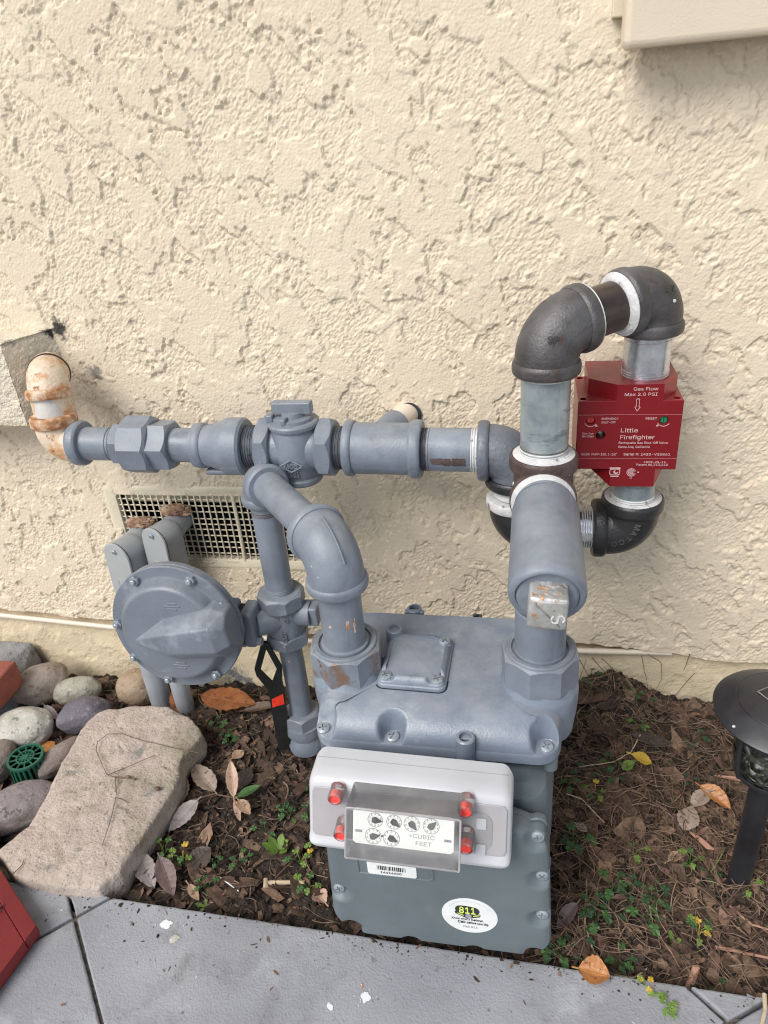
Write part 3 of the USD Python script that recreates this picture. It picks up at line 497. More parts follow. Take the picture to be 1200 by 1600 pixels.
part(rd, 'casting_rib', rbox(rp(-.374) + V(0, -.012, -.0340), rp(-.322) + V(0, .012, -.026), .003), 'grey_paint')
part(rd, 'band', band(rp(-.381), rp(-.370), .0272), 'grey_paint')
part(run, 'thread', threads(rp(-.319), rp(-.304), .0250, 5), 'dark_threads')
# plug valve
vc = rp(-.259)
vbody = tri(m3.Manifold.batch_hull([m3.Manifold.sphere(.0255, 40).translate([float(q) for q in vc + V(s * .022, 0, 0)]) for s in (-1, 1)]))
vb_ = sweep([vc + V(0, 0, -.036), vc + V(0, 0, -.02), vc, vc + V(0, 0, .02), vc + V(0, 0, .030)], [.0225, .0265, .0305, .0275, .024], 44)
pv = part(run, 'plug_valve', cat(vbody, vb_), 'grey_paint')
part(pv, 'end_hex', prism(rp(-.303), rp(-.286), .0358, 6, .0), 'grey_paint'); part(pv, 'end_hex', prism(rp(-.232), rp(-.213), .0358, 6, .0), 'grey_paint')
part(pv, 'bottom_cap', between(vc + V(0, 0, -.043), vc + V(0, 0, -.028), [(.019, 0), (.0235, .0015), (.0255, .004), (.0255, .008), (.0225, .011), (.021, .015)], 44), 'grey_paint')
part(pv, 'top_flange', between(vc + V(0, 0, .0265), vc + V(0, 0, .0385), [(.024, 0), (.0285, .001), (.0292, .003), (.0292, .0055), (.0275, .0075), (.023, .008), (.0225, .0115), (.020, .012)], 44), 'grey_paint')
part(pv, 'stop_lug', rbox(vc + V(-.008, -.024, .036), vc + V(-.002, -.004, .0425), .0015), 'grey_paint')
part(pv, 'lock_lug', rbox(vc + V(-.0295, -.010, .0335), vc + V(-.021, .002, .0425), .002), 'grey_paint')
part(pv, 'operating_head', cat(rbox(vc + V(-.0225, -.0055, .0415), vc + V(.0235, .0070, .0555), .002), between(vc + V(0, 0, .036), vc + V(0, 0, .044), [(.014, 0), (.012, .008)], 24)), 'grey_paint')
dm = V(0, -.0307, -.010)
fr = facing(vc + dm, (0, -1, -.05))
dia = [rod(V(*a, 0), V(*b_, 0), .0009, 8, .0002) for a, b_ in (((-.013, 0), (0, .0075)), ((0, .0075), (.013, 0)), ((.013, 0), (0, -.0075)), ((0, -.0075), (-.013, 0)))]
part(pv, 'diamond_mark', put(cat(*dia), fr), 'grey_paint'); emboss(pv, 'MCD', .0050, fr @ trimesh.transformations.translation_matrix([0, -.0025, -.0003]), 'grey_paint')
fr2 = facing(vc + V(0, -.0268, -.0245), (0, -1, -.25)); emboss(pv, '20', .0048, fr2, 'grey_paint')
part(pv, 'size_frame', put(cat(*[rod(V(*a, 0), V(*b_, 0), .0006, 8, .0002) for a, b_ in (((-.0055, -.0015), (.0055, -.0015)), ((.0055, -.0015), (.0055, .0062)), ((.0055, .0062), (-.0055, .0062)), ((-.0055, .0062), (-.0055, -.0015)))]), fr2), 'grey_paint')
part(run, 'thread', threads(rp(-.214), rp(-.198), .0248, 5), 'dark_threads')
cp = part(run, 'coupling', rod(rp(-.200), rp(-.116), .0292, 44), 'grey_paint'); part(cp, 'band', band(rp(-.201), rp(-.191), .0322), 'grey_paint'); part(cp, 'band', band(rp(-.127), rp(-.114), .0330), 'grey_paint')
part(run, 'thread', threads(rp(-.116), rp(-.104), .0243, 5), 'dark_threads')
nip = part(run, 'nipple', rod(rp(-.108), rp(-.058), .0242, 44), 'grey_paint')
rg = arr(5)
sc = []
for _ in range(26):                          # torn stencil patch where the paint has peeled
    x, a_ = rg.uniform(-.018, .018), rg.uniform(-.16, .10); sc.append(rbox(V(x - .0035, -.0022 + a_ * .022, -.0006), V(x + .0035, .0022 + a_ * .022, .00025), .0002, 6))
part(nip, 'torn_stencil', put(on_cyl(cat(*sc), .0242), facing(rp(-.082) + V(0, -.0242, -.003), (0, -1, 0))), 'rusty_iron')
part(run, 'taped_thread', threads(rp(-.060), rp(-.049), .0246, 4, .0012), 'thread_tape')
ex = -.012
b, k1, k2 = elbow(rp(ex), (-1, 0, 0), (0, 0, -1), .0292, .026, .014, .0335)
e3 = part(run, 'elbow', b, 'painted_black_elbow', label='half painted dark elbow turning down behind the tee'); part(e3, 'band', k1, 'painted_black_elbow'); part(e3, 'band', k2, 'black_iron')
part(run, 'taped_thread', threads(V(ex, -.09, .372), V(ex, -.09, .352), .0248, 4, .0012), 'thread_tape')
MZ = .310
b, k1, k2 = elbow(V(ex, -.09, MZ), (0, 0, 1), (1, 0, 0), .0290, .026, .014, .0325)
e4 = part(run, 'elbow', b, 'black_iron', label='black elbow low behind the tee'); part(e4, 'band', k1, 'thread_tape'); part(e4, 'band', k2, 'black_iron')
part(run, 'zinc_nipple', rod(V(ex + .03, -.09, MZ), V(.074, -.09, MZ), .0236, 40), 'bright_zinc')
part(run, 'taped_thread', threads(V(.061, -.09, MZ), V(.074, -.09, MZ), .0240, 5, .0010), 'thread_tape')
mx = .1145
b, k1, k2 = elbow(V(mx, -.09, MZ), (-1, 0, 0), (0, 0, 1), .0295, .024, .017, .0330)
e5 = part(run, 'elbow', b, 'black_iron', label='black elbow with raised maker lettering under the red valve'); part(e5, 'band', k1, 'black_iron'); part(e5, 'band', k2, 'black_iron')
part(e5, 'tape_ring', between(V(mx, -.09, MZ + .0395), V(mx, -.09, MZ + .0425), [(.024, 0), (.0305, .0004), (.030, .0016), (.0245, .003)], 40), 'thread_tape')
def arc_letters(s, h, c, r, a0, a1, y, n=(0, -1, 0)):
    out = []
    for ch, a in zip(s, np.linspace(a0, a1, len(s))):
        t = text(ch, h, .0014, True, 'c'); q = np.radians(a); M = facing(V(c[0] + r * math.cos(q), y, c[1] + r * math.sin(q)), n); out.append(put(t, M @ trimesh.transformations.rotation_matrix(q - math.pi / 2, [0, 0, 1])))
    return cat(*out)
part(e5, 'raised_lettering', arc_letters('MATCO', .0062, (mx - .024, MZ + .024), .0245, -12, -80, -.1185), 'cast_iron', False)

# ------------------------------------------------------------------ outlet stack: plugged tee, tee, loop to the red valve
GX, GY, TZ = .0165, -.155, .394
stack = thing('outlet_pipe_stack', 'plugged grey tee, bare tee and galvanized loop rising from the right meter outlet', 'pipe')
# tee: up and towards the viewer
tb = cat(sweep([V(GX, GY, TZ - .030), V(GX, GY, TZ), V(GX, GY, TZ + .032)], [.0285, .0295, .0285], 44), sweep([V(GX, GY, TZ), V(GX, GY - .026, TZ)], .029, 44))
te = part(stack, 'tee', tb, 'rusty_iron', label='bare rusty brown tee smeared with white pipe dope')
part(te, 'band', band(V(GX, GY, TZ + .022), V(GX, GY, TZ + .038), .0335), 'rusty_iron'); part(te, 'band', band(V(GX, GY - .020, TZ), V(GX, GY - .034, TZ), .0325), 'rusty_iron')
part(te, 'pipe_dope', between(V(GX, GY, TZ + .0365), V(GX, GY, TZ + .041), [(.0235, .003), (.031, 0), (.0305, .0014), (.026, .003), (.0235, .0045)], 44), 'thread_tape')
part(te, 'pipe_dope', between(V(GX, GY - .0325, TZ), V(GX, GY - .040, TZ), [(.026, 0), (.0312, .0005), (.0305, .003), (.026, .0075)], 44), 'thread_tape')
rg = arr(3); dabs = []
for _ in range(7):
    a = rg.uniform(math.pi * .9, math.pi * 1.45); z = rg.uniform(-.022, .016); c = V(GX + .029 * math.cos(a), GY + .029 * math.sin(a), TZ + z); dabs.append(hull([c, c + V(0, 0, rg.uniform(.002, .006))], rg.uniform(.0010, .0018), 8))
part(te, 'dope_dab', cat(*dabs), 'thread_tape')
# galvanized riser
GT = .546
part(stack, 'galvanized_riser', rod(V(GX, GY, TZ + .03), V(GX, GY, GT - .025), .0232, 44), 'galvanized')
part(stack, 'taped_thread', threads(V(GX, GY, TZ + .037), V(GX, GY, TZ + .046), .0238, 3), 'thread_tape'); part(stack, 'taped_thread', threads(V(GX, GY, GT - .036), V(GX, GY, GT - .025), .0237, 3), 'thread_tape')
part(stack, 'dope_line', between(V(GX, GY, TZ + .046), V(GX, GY, TZ + .0472), [(.0232, 0), (.0236, .0004), (.0232, .0012)], 40), 'rusty_iron')
RX, RY = .1135, -.095
lp = V(GX, GY, GT + .008); q = V(RX, RY, .570); dq = unit((q - lp) * [1, 1, 1])
def bent(c, d1, d2, rb, RR, L, rc):
    """Elbow whose outlets are not quite square to each other."""
    c, d1, d2 = np.asarray(c, float), unit(d1), unit(d2); t = np.linspace(0, 1, 24)[:, None]; a, b_ = c + RR * d1, c + RR * d2; k = .56
    P = (1 - t) ** 3 * a + 3 * (1 - t) ** 2 * t * (a + (c - a) * k) + 3 * (1 - t) * t ** 2 * (b_ + (c - b_) * k) + t ** 3 * b_
    return sweep(np.vstack([c + (RR + L * .9) * d1, P, c + (RR + L * .9) * d2]), rb, 44), band(c + (RR + L * .1) * d1, c + (RR + L) * d1, rc), band(c + (RR + L * .1) * d2, c + (RR + L) * d2, rc)
b, k1, k2 = bent(lp, (0, 0, -1), dq, .0292, .026, .014, .0318)
e = part(stack, 'elbow', b, 'cast_iron', label='large dark cast elbow atop the galvanized riser'); part(e, 'band', k1, 'cast_iron'); part(e, 'band', k2, 'cast_iron')
emboss(e, 'SF', .006, facing(lp + V(.004, -.0268, -.004), (.25, -1, -.05)), 'cast_iron')
part(stack, 'pipe_dope', between(lp + .0395 * dq, lp + .0435 * dq, [(.029, 0), (.0305, .0012), (.026, .003), (.0235, .004)], 40), 'thread_tape')
part(stack, 'bare_nipple', rod(lp + .03 * dq, q - .03 * dq, .0232, 44), 'bare_steel')
part(stack, 'pipe_dope', between(q - .0435 * dq, q - .036 * dq, [(.0238, 0), (.027, .0015), (.030, .005), (.0285, .0075)], 40), 'thread_tape')
b, k1, k2 = bent(q, -dq, (0, 0, -1), .0292, .024, .013, .0318)
e = part(stack, 'elbow', b, 'cast_iron', label='dark cast elbow above the red valve'); part(e, 'band', k1, 'cast_iron'); part(e, 'band', k2, 'cast_iron')
emboss(e, 'JL', .006, facing(q + V(.012, -.0262, .006), (.35, -1, 0)), 'cast_iron'); part(e, 'paint_dab', put(lathe([(.0016, -.001), (.0016, .0004), (0, .0010)], 12), facing(q + V(.016, -.0235, -.003), (.5, -1, 0))), 'thread_tape')
part(stack, 'zinc_nipple', rod(V(RX, RY, .482), V(RX, RY, .538), .0222, 44), 'bright_zinc')
part(stack, 'thread', threads(V(RX, RY, .488), V(RX, RY, .498), .0226, 4, .0007), 'bright_zinc'); part(stack, 'thread', threads(V(RX, RY, .526), V(RX, RY, .534), .0226, 3, .0007), 'bright_zinc')
# plugged tee towards the viewer and drop to the meter
PY0, PY1, PX, PZ = -.192, -.325, .0185, .382
HX, HY = .0155, -.272
body = man(sweep([V(PX - .001, PY0, TZ - .001), V(PX, PY0 - .012, TZ - .003), V(PX, PY1 + .004, PZ + .001), V(PX, PY1, PZ)], [.0285, .0315, .0322, .0312], 48)) + man(sweep([V(PX, HY, PZ - .005), V(HX, HY, PZ - .040)], [.029, .0245], 44))
bore = man(sweep([V(PX, PY1 + .010, PZ), V(PX, PY1 - .01, PZ - .0007)], .0262, 44))
pt = part(stack, 'plugged_tee', tri(body - bore), 'grey_paint', label='long grey painted tee pointing at the viewer')
part(pt, 'paint_edge', between(V(PX - .001, PY0 + .012, TZ), V(PX - .001, PY0 - .006, TZ - .001), [(.026, 0), (.0275, .006), (.0292, .018)], 44), 'grey_paint')
plug = part(stack, 'pipe_plug', between(V(PX, PY1 + .010, PZ), V(PX, PY1 - .002, PZ), [(.0258, 0), (.0258, .008), (.0245, .0095), (.022, .0105), (.016, .0095), (.0, .0095)], 44), 'grey_paint')
Mp = facing(V(PX, PY1 - .001, PZ - .001), (0, -1, -.02)) @ trimesh.transformations.rotation_matrix(math.radians(-4), [0, 0, 1])
sq = slab(rrect(.0305, .0300, .0025, 4), [(0.0, -.008), (0, .021), (.0012, .0225), (.004, .0235)])
ph = part(plug, 'square_head', put(sq, Mp), 'plug_worn', label='square plug head worn to rust and white')
rg = arr(8); rr = []
for _ in range(12): x, z_ = rg.uniform(-.013, .006), rg.uniform(.002, .019); rr.append(hull([V(x, .0148, z_), V(x + rg.uniform(.001, .004), .0148, z_ + rg.uniform(0, .002))], rg.uniform(.0004, .0012), 8))
part(ph, 'rust_bloom', put(cat(*rr), Mp), 'rust')
part(ph, 'raised_letter', put(text('S', .011, .0008, False, 'c'), Mp @ trimesh.transformations.translation_matrix([.003, -.004, .0236]) @ trimesh.transformations.rotation_matrix(math.radians(-75), [0, 0, 1])), 'thread_tape', False)
HZR, HZL = .283, .277
part(stack, 'drop_nipple', rod(V(HX, HY, PZ - .05), V(HX, HY, HZR - .012), .0236, 44), 'grey_paint')
def swivel(parent, x, y, z, lab, mat='grey_paint'):
    n = part(parent, 'swivel_nut', tri(man(prism(V(x, y, z - .034), V(x, y, z), .0372, 8, .15, .10)) - man(rod(V(x, y, z - .04), V(x, y, z + .01), .0262, 44))), mat, label=lab)
    part(n, 'rim', between(V(x, y, z - .002), V(x, y, z + .0035), [(.0263, 0), (.0325, .0), (.0322, .003), (.0312, .0042), (.0270, .0035), (.0263, .001)], 48), 'grey_paint')
    part(n, 'gasket_gap', between(V(x, y, z - .012), V(x, y, z - .006), [(.0268, 0), (.0268, .004), (.022, .005)], 40), 'rusty_iron')
    part(n, 'tail_collar', between(V(x, y, z - .010), V(x, y, z + .003), [(.0246, 0), (.0250, .008), (.0240, .0125), (.0215, .013)], 44), 'grey_paint')
swivel(stack, HX, HY, HZR, 'octagonal swivel nut on the right meter outlet')

# ------------------------------------------------------------------ red earthquake valve
RF, RB, x0, x1, zb, zt = -.125, -.050, .049, .1475, .400, .474
red = thing('seismic_gas_valve', 'red anodised earthquake gas shut off valve block with engraved lettering', 'valve')
rxm = (.083 + .124) / 2 + .002
def red_body():
    main = rbox(V(x0, RF, zb), V(x1, RB, zt), .0007, 8)
    top = trimesh.creation.extrude_polygon(sg.Polygon([(rxm - .0205, RF), (rxm + .0225, RF), (x1 - .004, RF + .023), (x1 - .004, RB), (x0 + .010, RB), (x0 + .010, RF + .020)]), zt + .0165 - (zt - .001), engine='earcut'); top.apply_translation([0, 0, zt - .001])
    pts = []
    for (xa, ya) in ((rxm - .0205, RF), (rxm + .0225, RF), (rxm + .0225, RB + .01), (rxm - .0205, RB + .01)): pts.append((xa, ya, zb - .0195))
    for (xa, ya) in ((rxm - .0205, RF), (rxm + .0225, RF), (x1 - .006, RF + .020), (x1 - .006, RB), (x0 + .008, RB), (x0 + .008, RF + .020)): pts.append((xa, ya, zb + .001))
    low = hull(pts)
    holes = [rod(V(xx, yy, zt - .02), V(xx, yy, zt + .03), .0034, 20) for xx, yy in ((x0 + .005, RF + .0065), (x0 + .005, RB - .006), (x1 - .0055, RF + .0065))]
    holes += [rod(V(xx, RF - .01, zz), V(xx, RF + .008, zz), r, 24) for xx, zz, r in ((x0 + .013, zt - .0205, .0044), (x1 - .0165, zt - .0205, .0044), (x0 + .0235, zt - .0365, .0048))]
    M = man(main) + man(top) + m3.Manifold.hull_points(np.array(pts, float))
    for h in holes: M = M - man(h)
    return tri(M)
part(red, 'block', red_body(), 'red_anodised', False)
for xx, yy in ((x0 + .005, RF + .0065), (x0 + .005, RB - .006), (x1 - .0055, RF + .0065)): part(red, 'screw_hole', rod(V(xx, yy, zt - .019), V(xx, yy, zt - .004), .0033, 20), 'dark_red_hole')
for nm, xx, mt in (('shut_off_screw', x0 + .013, 'red_knob'), ('reset_screw', x1 - .0165, 'green_knob')):
    s_ = man(rod(V(xx, RF + .006, zt - .0205), V(xx, RF + .002, zt - .0205), .0040, 20)) - m3.Manifold.cube([.0012, .003, .007], True).translate([xx, RF + .002, zt - .0205])
    part(red, nm, tri(s_), mt)
part(red, 'sight_window', put(lathe([(.0047, 0), (.0045, .0012), (.003, .0022), (0, .0028)], 24), facing(V(x0 + .0235, RF + .006, zt - .0365))), 'steel_ball')
def eng(s, h, x, z, align='l', w=None, mat='engraving', bold=False): part(red, 'engraved_text', put(text(s, h, .0004, bold, align, w), facing(V(x, RF - .0001, z))), mat, False)
W = x1 - x0; Xf = lambda u: x0 + u * W; Zf = lambda v: zt - v * (zt - zb)   # u, v: fractions of the front face from its upper left
eng('Gas Flow', .0031, Xf(.515), zt + .0105, 'l', .0225); eng('Max 2.0 PSI', .0031, Xf(.435), zt + .0050, 'l', .030)
ar = [(0, .0125), (.0014, .0125), (.0014, .0042), (.0026, .0042), (.0, 0), (-.0026, .0042), (-.0014, .0042), (-.0014, .0125)]
part(red, 'flow_arrow', put(cat(*[rod(V(*ar[i], 0), V(*ar[(i + 1) % 8], 0), .00028, 6, .0001) for i in range(8)]), facing(V(Xf(.57), RF - .0001, Zf(.145)))), 'engraving', False)
for v in (.195, .835): part(red, 'scribed_line', rbox(V(x0 + .0005, RF - .0003, Zf(v) - .0001), V(x1 - .0005, RF + .001, Zf(v) + .00015), .0001, 6), 'engraving_dim', False)
eng('EMERGENCY', .0022, Xf(.235), Zf(.265), 'l', .0158); eng('SHUT-OFF', .0022, Xf(.235), Zf(.315), 'l', .0135); eng('RESET', .0025, Xf(.655), Zf(.265), 'l', .0105)
eng('Little', .0042, Xf(.425), Zf(.445), 'l', .0162); eng('Firefighter', .0042, Xf(.425), Zf(.545), 'l', .0325)
eng('Earthquake Gas Shut-Off Valve', .0023, Xf(.418), Zf(.615), 'l', .0465); eng('Santa Ana, California', .0023, Xf(.418), Zf(.675), 'l', .0300)
eng('Model: VAGV-150, 1-1/2"', .0025, Xf(.055), Zf(.785), 'l', .0350); eng('Serial #: 1423-V22861', .0025, Xf(.475), Zf(.785), 'l', .0445)
eng('ASCE-25-16', .0022, Xf(.68), Zf(.90), 'l', .021); eng('Patent #6,213,142', .0022, Xf(.61), Zf(.94), 'l', .030)
eng('Silver-Open', .0019, Xf(.055), Zf(.475), 'l', .0108); eng('Red-Closed', .0019, Xf(.055), Zf(.515), 'l', .0108)
for xx in (x0 + .013, x1 - .0165):
    a = np.radians(np.linspace(205, 325, 12)); part(red, 'turn_arrow', cat(sweep(np.c_[xx + .0062 * np.cos(a), np.full(12, RF - .0002), zt - .0205 + .0062 * np.sin(a)], .0003, 6), put(trimesh.creation.extrude_polygon(sg.Polygon([(-.0014, 0), (.0014, .0004), (-.0002, .0024)]), .0003, engine='earcut'), facing(V(xx + (.0056 if xx < .1 else -.0056), RF - .0002, zt - .0268)))), 'engraving', False)
# two approval marks
m1 = facing(V(Xf(.405), RF - .0001, Zf(1.04)))
part(red, 'approval_mark', put(cat(trimesh.creation.extrude_polygon(sg.box(-.0052, .0035, .0052, .0052), .0003, engine='earcut'), *[trimesh.creation.extrude_polygon(sg.Polygon(rrect(.0104, .0072, .002)).difference(sg.Polygon(rrect(.0090, .0058, .0018))), .0003, engine='earcut'), trimesh.creation.extrude_polygon(sg.Point(.001, .0002).buffer(.0024).difference(sg.Point(.0018, .001).buffer(.0016)), .0003, engine='earcut'), trimesh.creation.extrude_polygon(sg.box(-.0040, -.0056, .0040, -.0044), .0003, engine='earcut')]), m1), 'engraving', False)
m2 = facing(V(Xf(.57), RF - .0001, Zf(1.045)))
ring = lambda r, w: sg.Point(0, 0).buffer(r).difference(sg.Point(0, 0).buffer(r - w)).difference(sg.box(r * .35, -r * .28, r * 2, r * .28))
part(red, 'approval_mark', put(cat(trimesh.creation.extrude_polygon(ring(.0045, .0006), .0003, engine='earcut'), trimesh.creation.extrude_polygon(ring(.0032, .0006), .0003, engine='earcut'), trimesh.creation.extrude_polygon(ring(.0019, .0006), .0003, engine='earcut'), trimesh.creation.extrude_polygon(sg.box(-.001, -.0003, .002, .0003), .0003, engine='earcut'), put(text('us', .0016, .0003, False, 'c'), trimesh.transformations.translation_matrix([0, -.0068, 0])), trimesh.creation.extrude_polygon(sg.Point(.0066, .0003).buffer(.0008), .0003, engine='earcut')), m2), 'engraving', False)
ol = part(red, 'outlet_nipple', rod(V(RX, RY, .348), V(RX, RY, .384), .0215, 44), 'galvanized'); part(ol, 'thread', threads(V(RX, RY, .3725), V(RX, RY, .3805), .0219, 3, .0007), 'galvanized'); part(ol, 'taped_thread', threads(V(RX, RY, .351), V(RX, RY, .358), .0226, 3, .0009), 'thread_tape')

# ------------------------------------------------------------------ service riser with valve, and feed to the meter
SX, SY = -.299, -.12
HLX, HLY = -.1755, -.270
riser = thing('gas_service_riser', 'grey riser with square service valve and two elbows feeding the left meter inlet', 'pipe')
EZ = .383; c1 = V(SX, SY, EZ); c2 = V(HLX, HLY, EZ + .004); dh = unit(c2 - c1)
part(riser, 'lower_pipe', rod(V(SX, SY, -.01), V(SX, SY, .165), .0152, 32), 'grey_paint')
part(riser, 'upper_pipe', rod(V(SX, SY, .215), V(SX, SY, EZ - .02), .0168, 36), 'grey_paint')
part(riser, 'thread', threads(V(SX, SY, .222), V(SX, SY, .236), .0172, 6, .0006), 'grey_paint')
part(riser, 'thread', threads(V(SX, SY, EZ - .044), V(SX, SY, EZ - .038), .0172, 3, .0006), 'rusty_iron')
b, k1, k2 = bent(c1, dh, (0, 0, -1), .0218, .017, .012, .0252)
e = part(riser, 'elbow', b, 'grey_paint', label='small grey elbow at the top of the riser'); part(e, 'band', k1, 'grey_paint'); part(e, 'band', k2, 'grey_paint')
part(riser, 'feed_nipple', rod(c1 + .02 * dh, c2 - .03 * dh, .0182, 36), 'grey_paint')
b, k1, k2 = bent(c2, -dh, (0, 0, -1), .0272, .030, .012, .0303)
e = part(riser, 'elbow', b, 'grey_paint', label='big smooth grey elbow over the left meter inlet'); part(e, 'band', k1, 'grey_paint'); part(e, 'band', k2, 'grey_paint')
nd = np.cross(dh, [0, 0, 1.0]); a = np.linspace(math.radians(25), math.radians(78), 14)
O2 = c2 + .030 * (-dh + V(0, 0, -1)); sm = [O2 + (.0590) * (dh * math.cos(t) + V(0, 0, 1) * math.sin(t)) for t in a]
part(e, 'casting_seam', sweep(sm, .0009, 6), 'grey_paint')
part(riser, 'drop_nipple', rod(V(HLX, HLY, EZ - .04), V(HLX, HLY, HZL - .012), .0210, 44), 'grey_paint')
rg = arr(4); ch = []
for (zz, aa, hh, ww) in ((.312, -1.05, .010, .0035), (.306, -.72, .013, .0018), (.312, -.66, .010, .0014), (.310, -1.9, .003, .003)):
    ch.append(put(on_cyl(put(slab(resample(rrect(hh, ww, ww * .45, 4), 24) * 1.0, [(0, -.0004), (0.0001, .0003)]), np.eye(4)), .0210), frame(V(HLX + .0210 * math.cos(aa), HLY + .0210 * math.sin(aa), zz), V(math.cos(aa), math.sin(aa), 0), (1, 0, 0)) @ np.eye(4)))
part(riser, 'paint_chip', cat(*ch), 'rust')
swivel(riser, HLX, HLY, HZL, 'octagonal swivel nut with rusty flats on the left meter inlet', 'grey_paint_rusty')
# service valve
sv = V(SX, SY, .190)
sb = part(riser, 'service_valve', between(V(SX, SY, .150), V(SX, SY, .224), [(.019, 0), (.0225, .012), (.0245, .025), (.0245, .048), (.022, .060), (.020, .074)], 40), 'grey_paint')
part(sb, 'end_hex', prism(V(SX, SY, .148), V(SX, SY, .166), .0290, 6, .2), 'grey_paint'); part(sb, 'end_hex', prism(V(SX, SY, .206), V(SX, SY, .228), .0300, 8, .1), 'grey_paint')
part(sb, 'plug_boss', rod(sv + V(.015, 0, .004), sv + V(.036, .001, .004), .0165, 28), 'grey_paint'); part(sb, 'plug_square', rbox(sv + V(.033, -.010, -.010), sv + V(.047, .012, .017), .003), 'grey_paint')
emboss(sb, '150', .0060, facing(sv + V(.002, -.0242, .009), (.1, -1, 0)) @ trimesh.transformations.rotation_matrix(math.pi / 2, [0, 0, 1]), 'grey_paint')
emboss(sb, 'G', .0055, facing(sv + V(.013, -.0214, .008), (.5, -1, 0)) @ trimesh.transformations.rotation_matrix(math.pi / 2, [0, 0, 1]), 'grey_paint')
emboss(sb, '4ZV2T', .0055, facing(sv + V(.008, -.0240, -.018), (.25, -1, 0)) @ trimesh.transformations.rotation_matrix(math.pi / 2, [0, 0, 1]), 'grey_paint', w=.019)
fl = V(SX, SY - .030, .196)
part(sb, 'bolted_flange', rbox(fl + V(-.040, -.017, -.025), fl + V(-.023, .017, .027), .005, 16), 'grey_paint')
part(sb, 'flange_neck', rod(fl + V(-.027, 0, 0), fl + V(.004, .026, -.004), .016, 28), 'grey_paint')
part(sb, 'flange_bolt', prism(fl + V(-.024, -.0115, -.017), fl + V(-.017, -.0115, -.017), .0055, 6), 'bolt_metal')
# insulating union at the ground
part(riser, 'union_hex', prism(V(SX, SY, .004), V(SX, SY, .026), .0265, 6, .25), 'grey_paint', label='lumpy paint covered union at the ground')
part(riser, 'union_body', between(V(SX + .001, SY, -.045), V(SX, SY, .006), [(.020, 0), (.026, .006), (.0275, .018), (.0235, .030), (.027, .038), (.026, .051)], 28), 'grey_paint')
part(riser, 'buried_pipe', rod(V(SX + .001, SY, -.12), V(SX + .001, SY, -.038), .0165, 24), 'seam')

# ------------------------------------------------------------------ regulator
RC = at(277, 978, y=-.185); rn = unit(V(-.02, -1, .12))
Mr = facing(RC, rn)
def rl(u, v, w=0.0): return (Mr @ np.array([u, v, w, 1.0]))[:3]
def ruv(px, py, w=0.0):
    """Local coordinates on the regulator's face of the point seen at a pixel."""
    d = R @ np.array([(px - 600) / _f, (py - 800) / _f, 1.0]); o = RC + w * rn; t = (o - EYE).dot(rn) / d.dot(rn); p = np.linalg.inv(Mr) @ np.r_[EYE + t * d, 1.0]; return p[:2]
reg = thing('gas_regulator', 'round grey gas pressure regulator with bolted rim and tapered snout', 'regulator')
RR = (ruv(375, 980)[0] - ruv(178, 978)[0]) / 2 * 0.985
part(reg, 'rear_case', put(lathe([(.03, -.045), (.055, -.035), (RR * .86, -.016), (RR * .97, -.012), (RR * .99, -.010), (RR * .99, -.0035), (RR * .97, -.002), (.05, -.001)], 72), Mr), 'regulator_paint')
part(reg, 'rim_seam', put(lathe([(RR * .96, -.0035), (RR * .975, -.0025), (RR * .975, -.001), (RR * .96, .0005)], 72), Mr), 'seam')
rim = part(reg, 'front_case', put(lathe([(RR * .9, -.0018), (RR * .99, -.0014), (RR, -.0005), (RR, .0035), (RR * .985, .0052), (RR * .86, .0052), (RR * .825, .0065), (RR * .80, .0105), (RR * .775, .0160), (RR * .745, .0195), (RR * .70, .0212), (.0, .0216)], 96), Mr), 'regulator_paint')
boltpx = [(224, 922), (298, 906), (359, 940), (373, 997), (333, 1045), (265, 1060), (201, 1032), (184, 974)]
for k, (px, py) in enumerate(boltpx):
    u, v = ruv(px, py, .006); r = math.hypot(u, v); s = min(1.0, RR * .905 / r); s = RR * .905 / r; p = rl(u * s, v * s, .004)
    bt = part(reg, 'bolt', prism(p, p + rn * .0065, .0062, 6, k * .4, .2), 'bolt_metal'); part(bt, 'stud', rod(p, p + rn * .0105, .0031, 14), 'screw_metal')
# snout: hull from a point at the left to a faceted barrel at the right
tip = ruv(213, 1004, .022); ct, cb = ruv(346, 952, .03), ruv(352, 1018, .03)
ax = unit(ruv(370, 983, .02) - tip); nrm2 = V(-ax[1], ax[0]); Lr = .098
def sp(a, h, w): q = tip + ax * a + nrm2 * h; return V(q[0], q[1], w)
pts = [sp(.000, 0, .0215), sp(.004, .003, .019), sp(.004, -.003, .019)]
for a, r, w in ((.050, .0225, .040), (.112, .0275, .045)):
    pts += [sp(a, r, .012), sp(a, r * .94, .026), sp(a, r * .50, w), sp(a, -r * .42, w), sp(a, -r * .94, .028), sp(a, -r, .012)]
for a, r, w in ((.124, .022, .038),): pts += [sp(a, r, .012), sp(a, r * .9, .028), sp(a, r * .45, w), sp(a, -r * .45, w), sp(a, -r * .9, .026), sp(a, -r, .012)]
part(rim, 'snout', put(hull([p - [0, 0, .0055] for p in pts], .0058, 18), Mr), 'regulator_paint', smooth=50)
for (uu, vv) in ((ruv(268, 948, .022)), (ruv(283, 1040, .022))):
    part(rim, 'cast_mark', put(cat(*[rbox(V(uu - .010 + .004 * abs(k), vv + k * .0035 - .0008, .0205), V(uu + .010 - .004 * abs(k), vv + k * .0035 + .0008, .0222), .0004, 6) for k in (-1, 0, 1)]), Mr), 'regulator_paint')
nk0, nk1 = (Mr @ np.r_[sp(.112, 0, .020), 1])[:3], fl + V(-.052, 0, .001)
part(reg, 'outlet_neck', rod(nk0 + V(-.01, 0, 0), nk1 + V(.008, 0, 0), .0150, 32), 'regulator_paint')
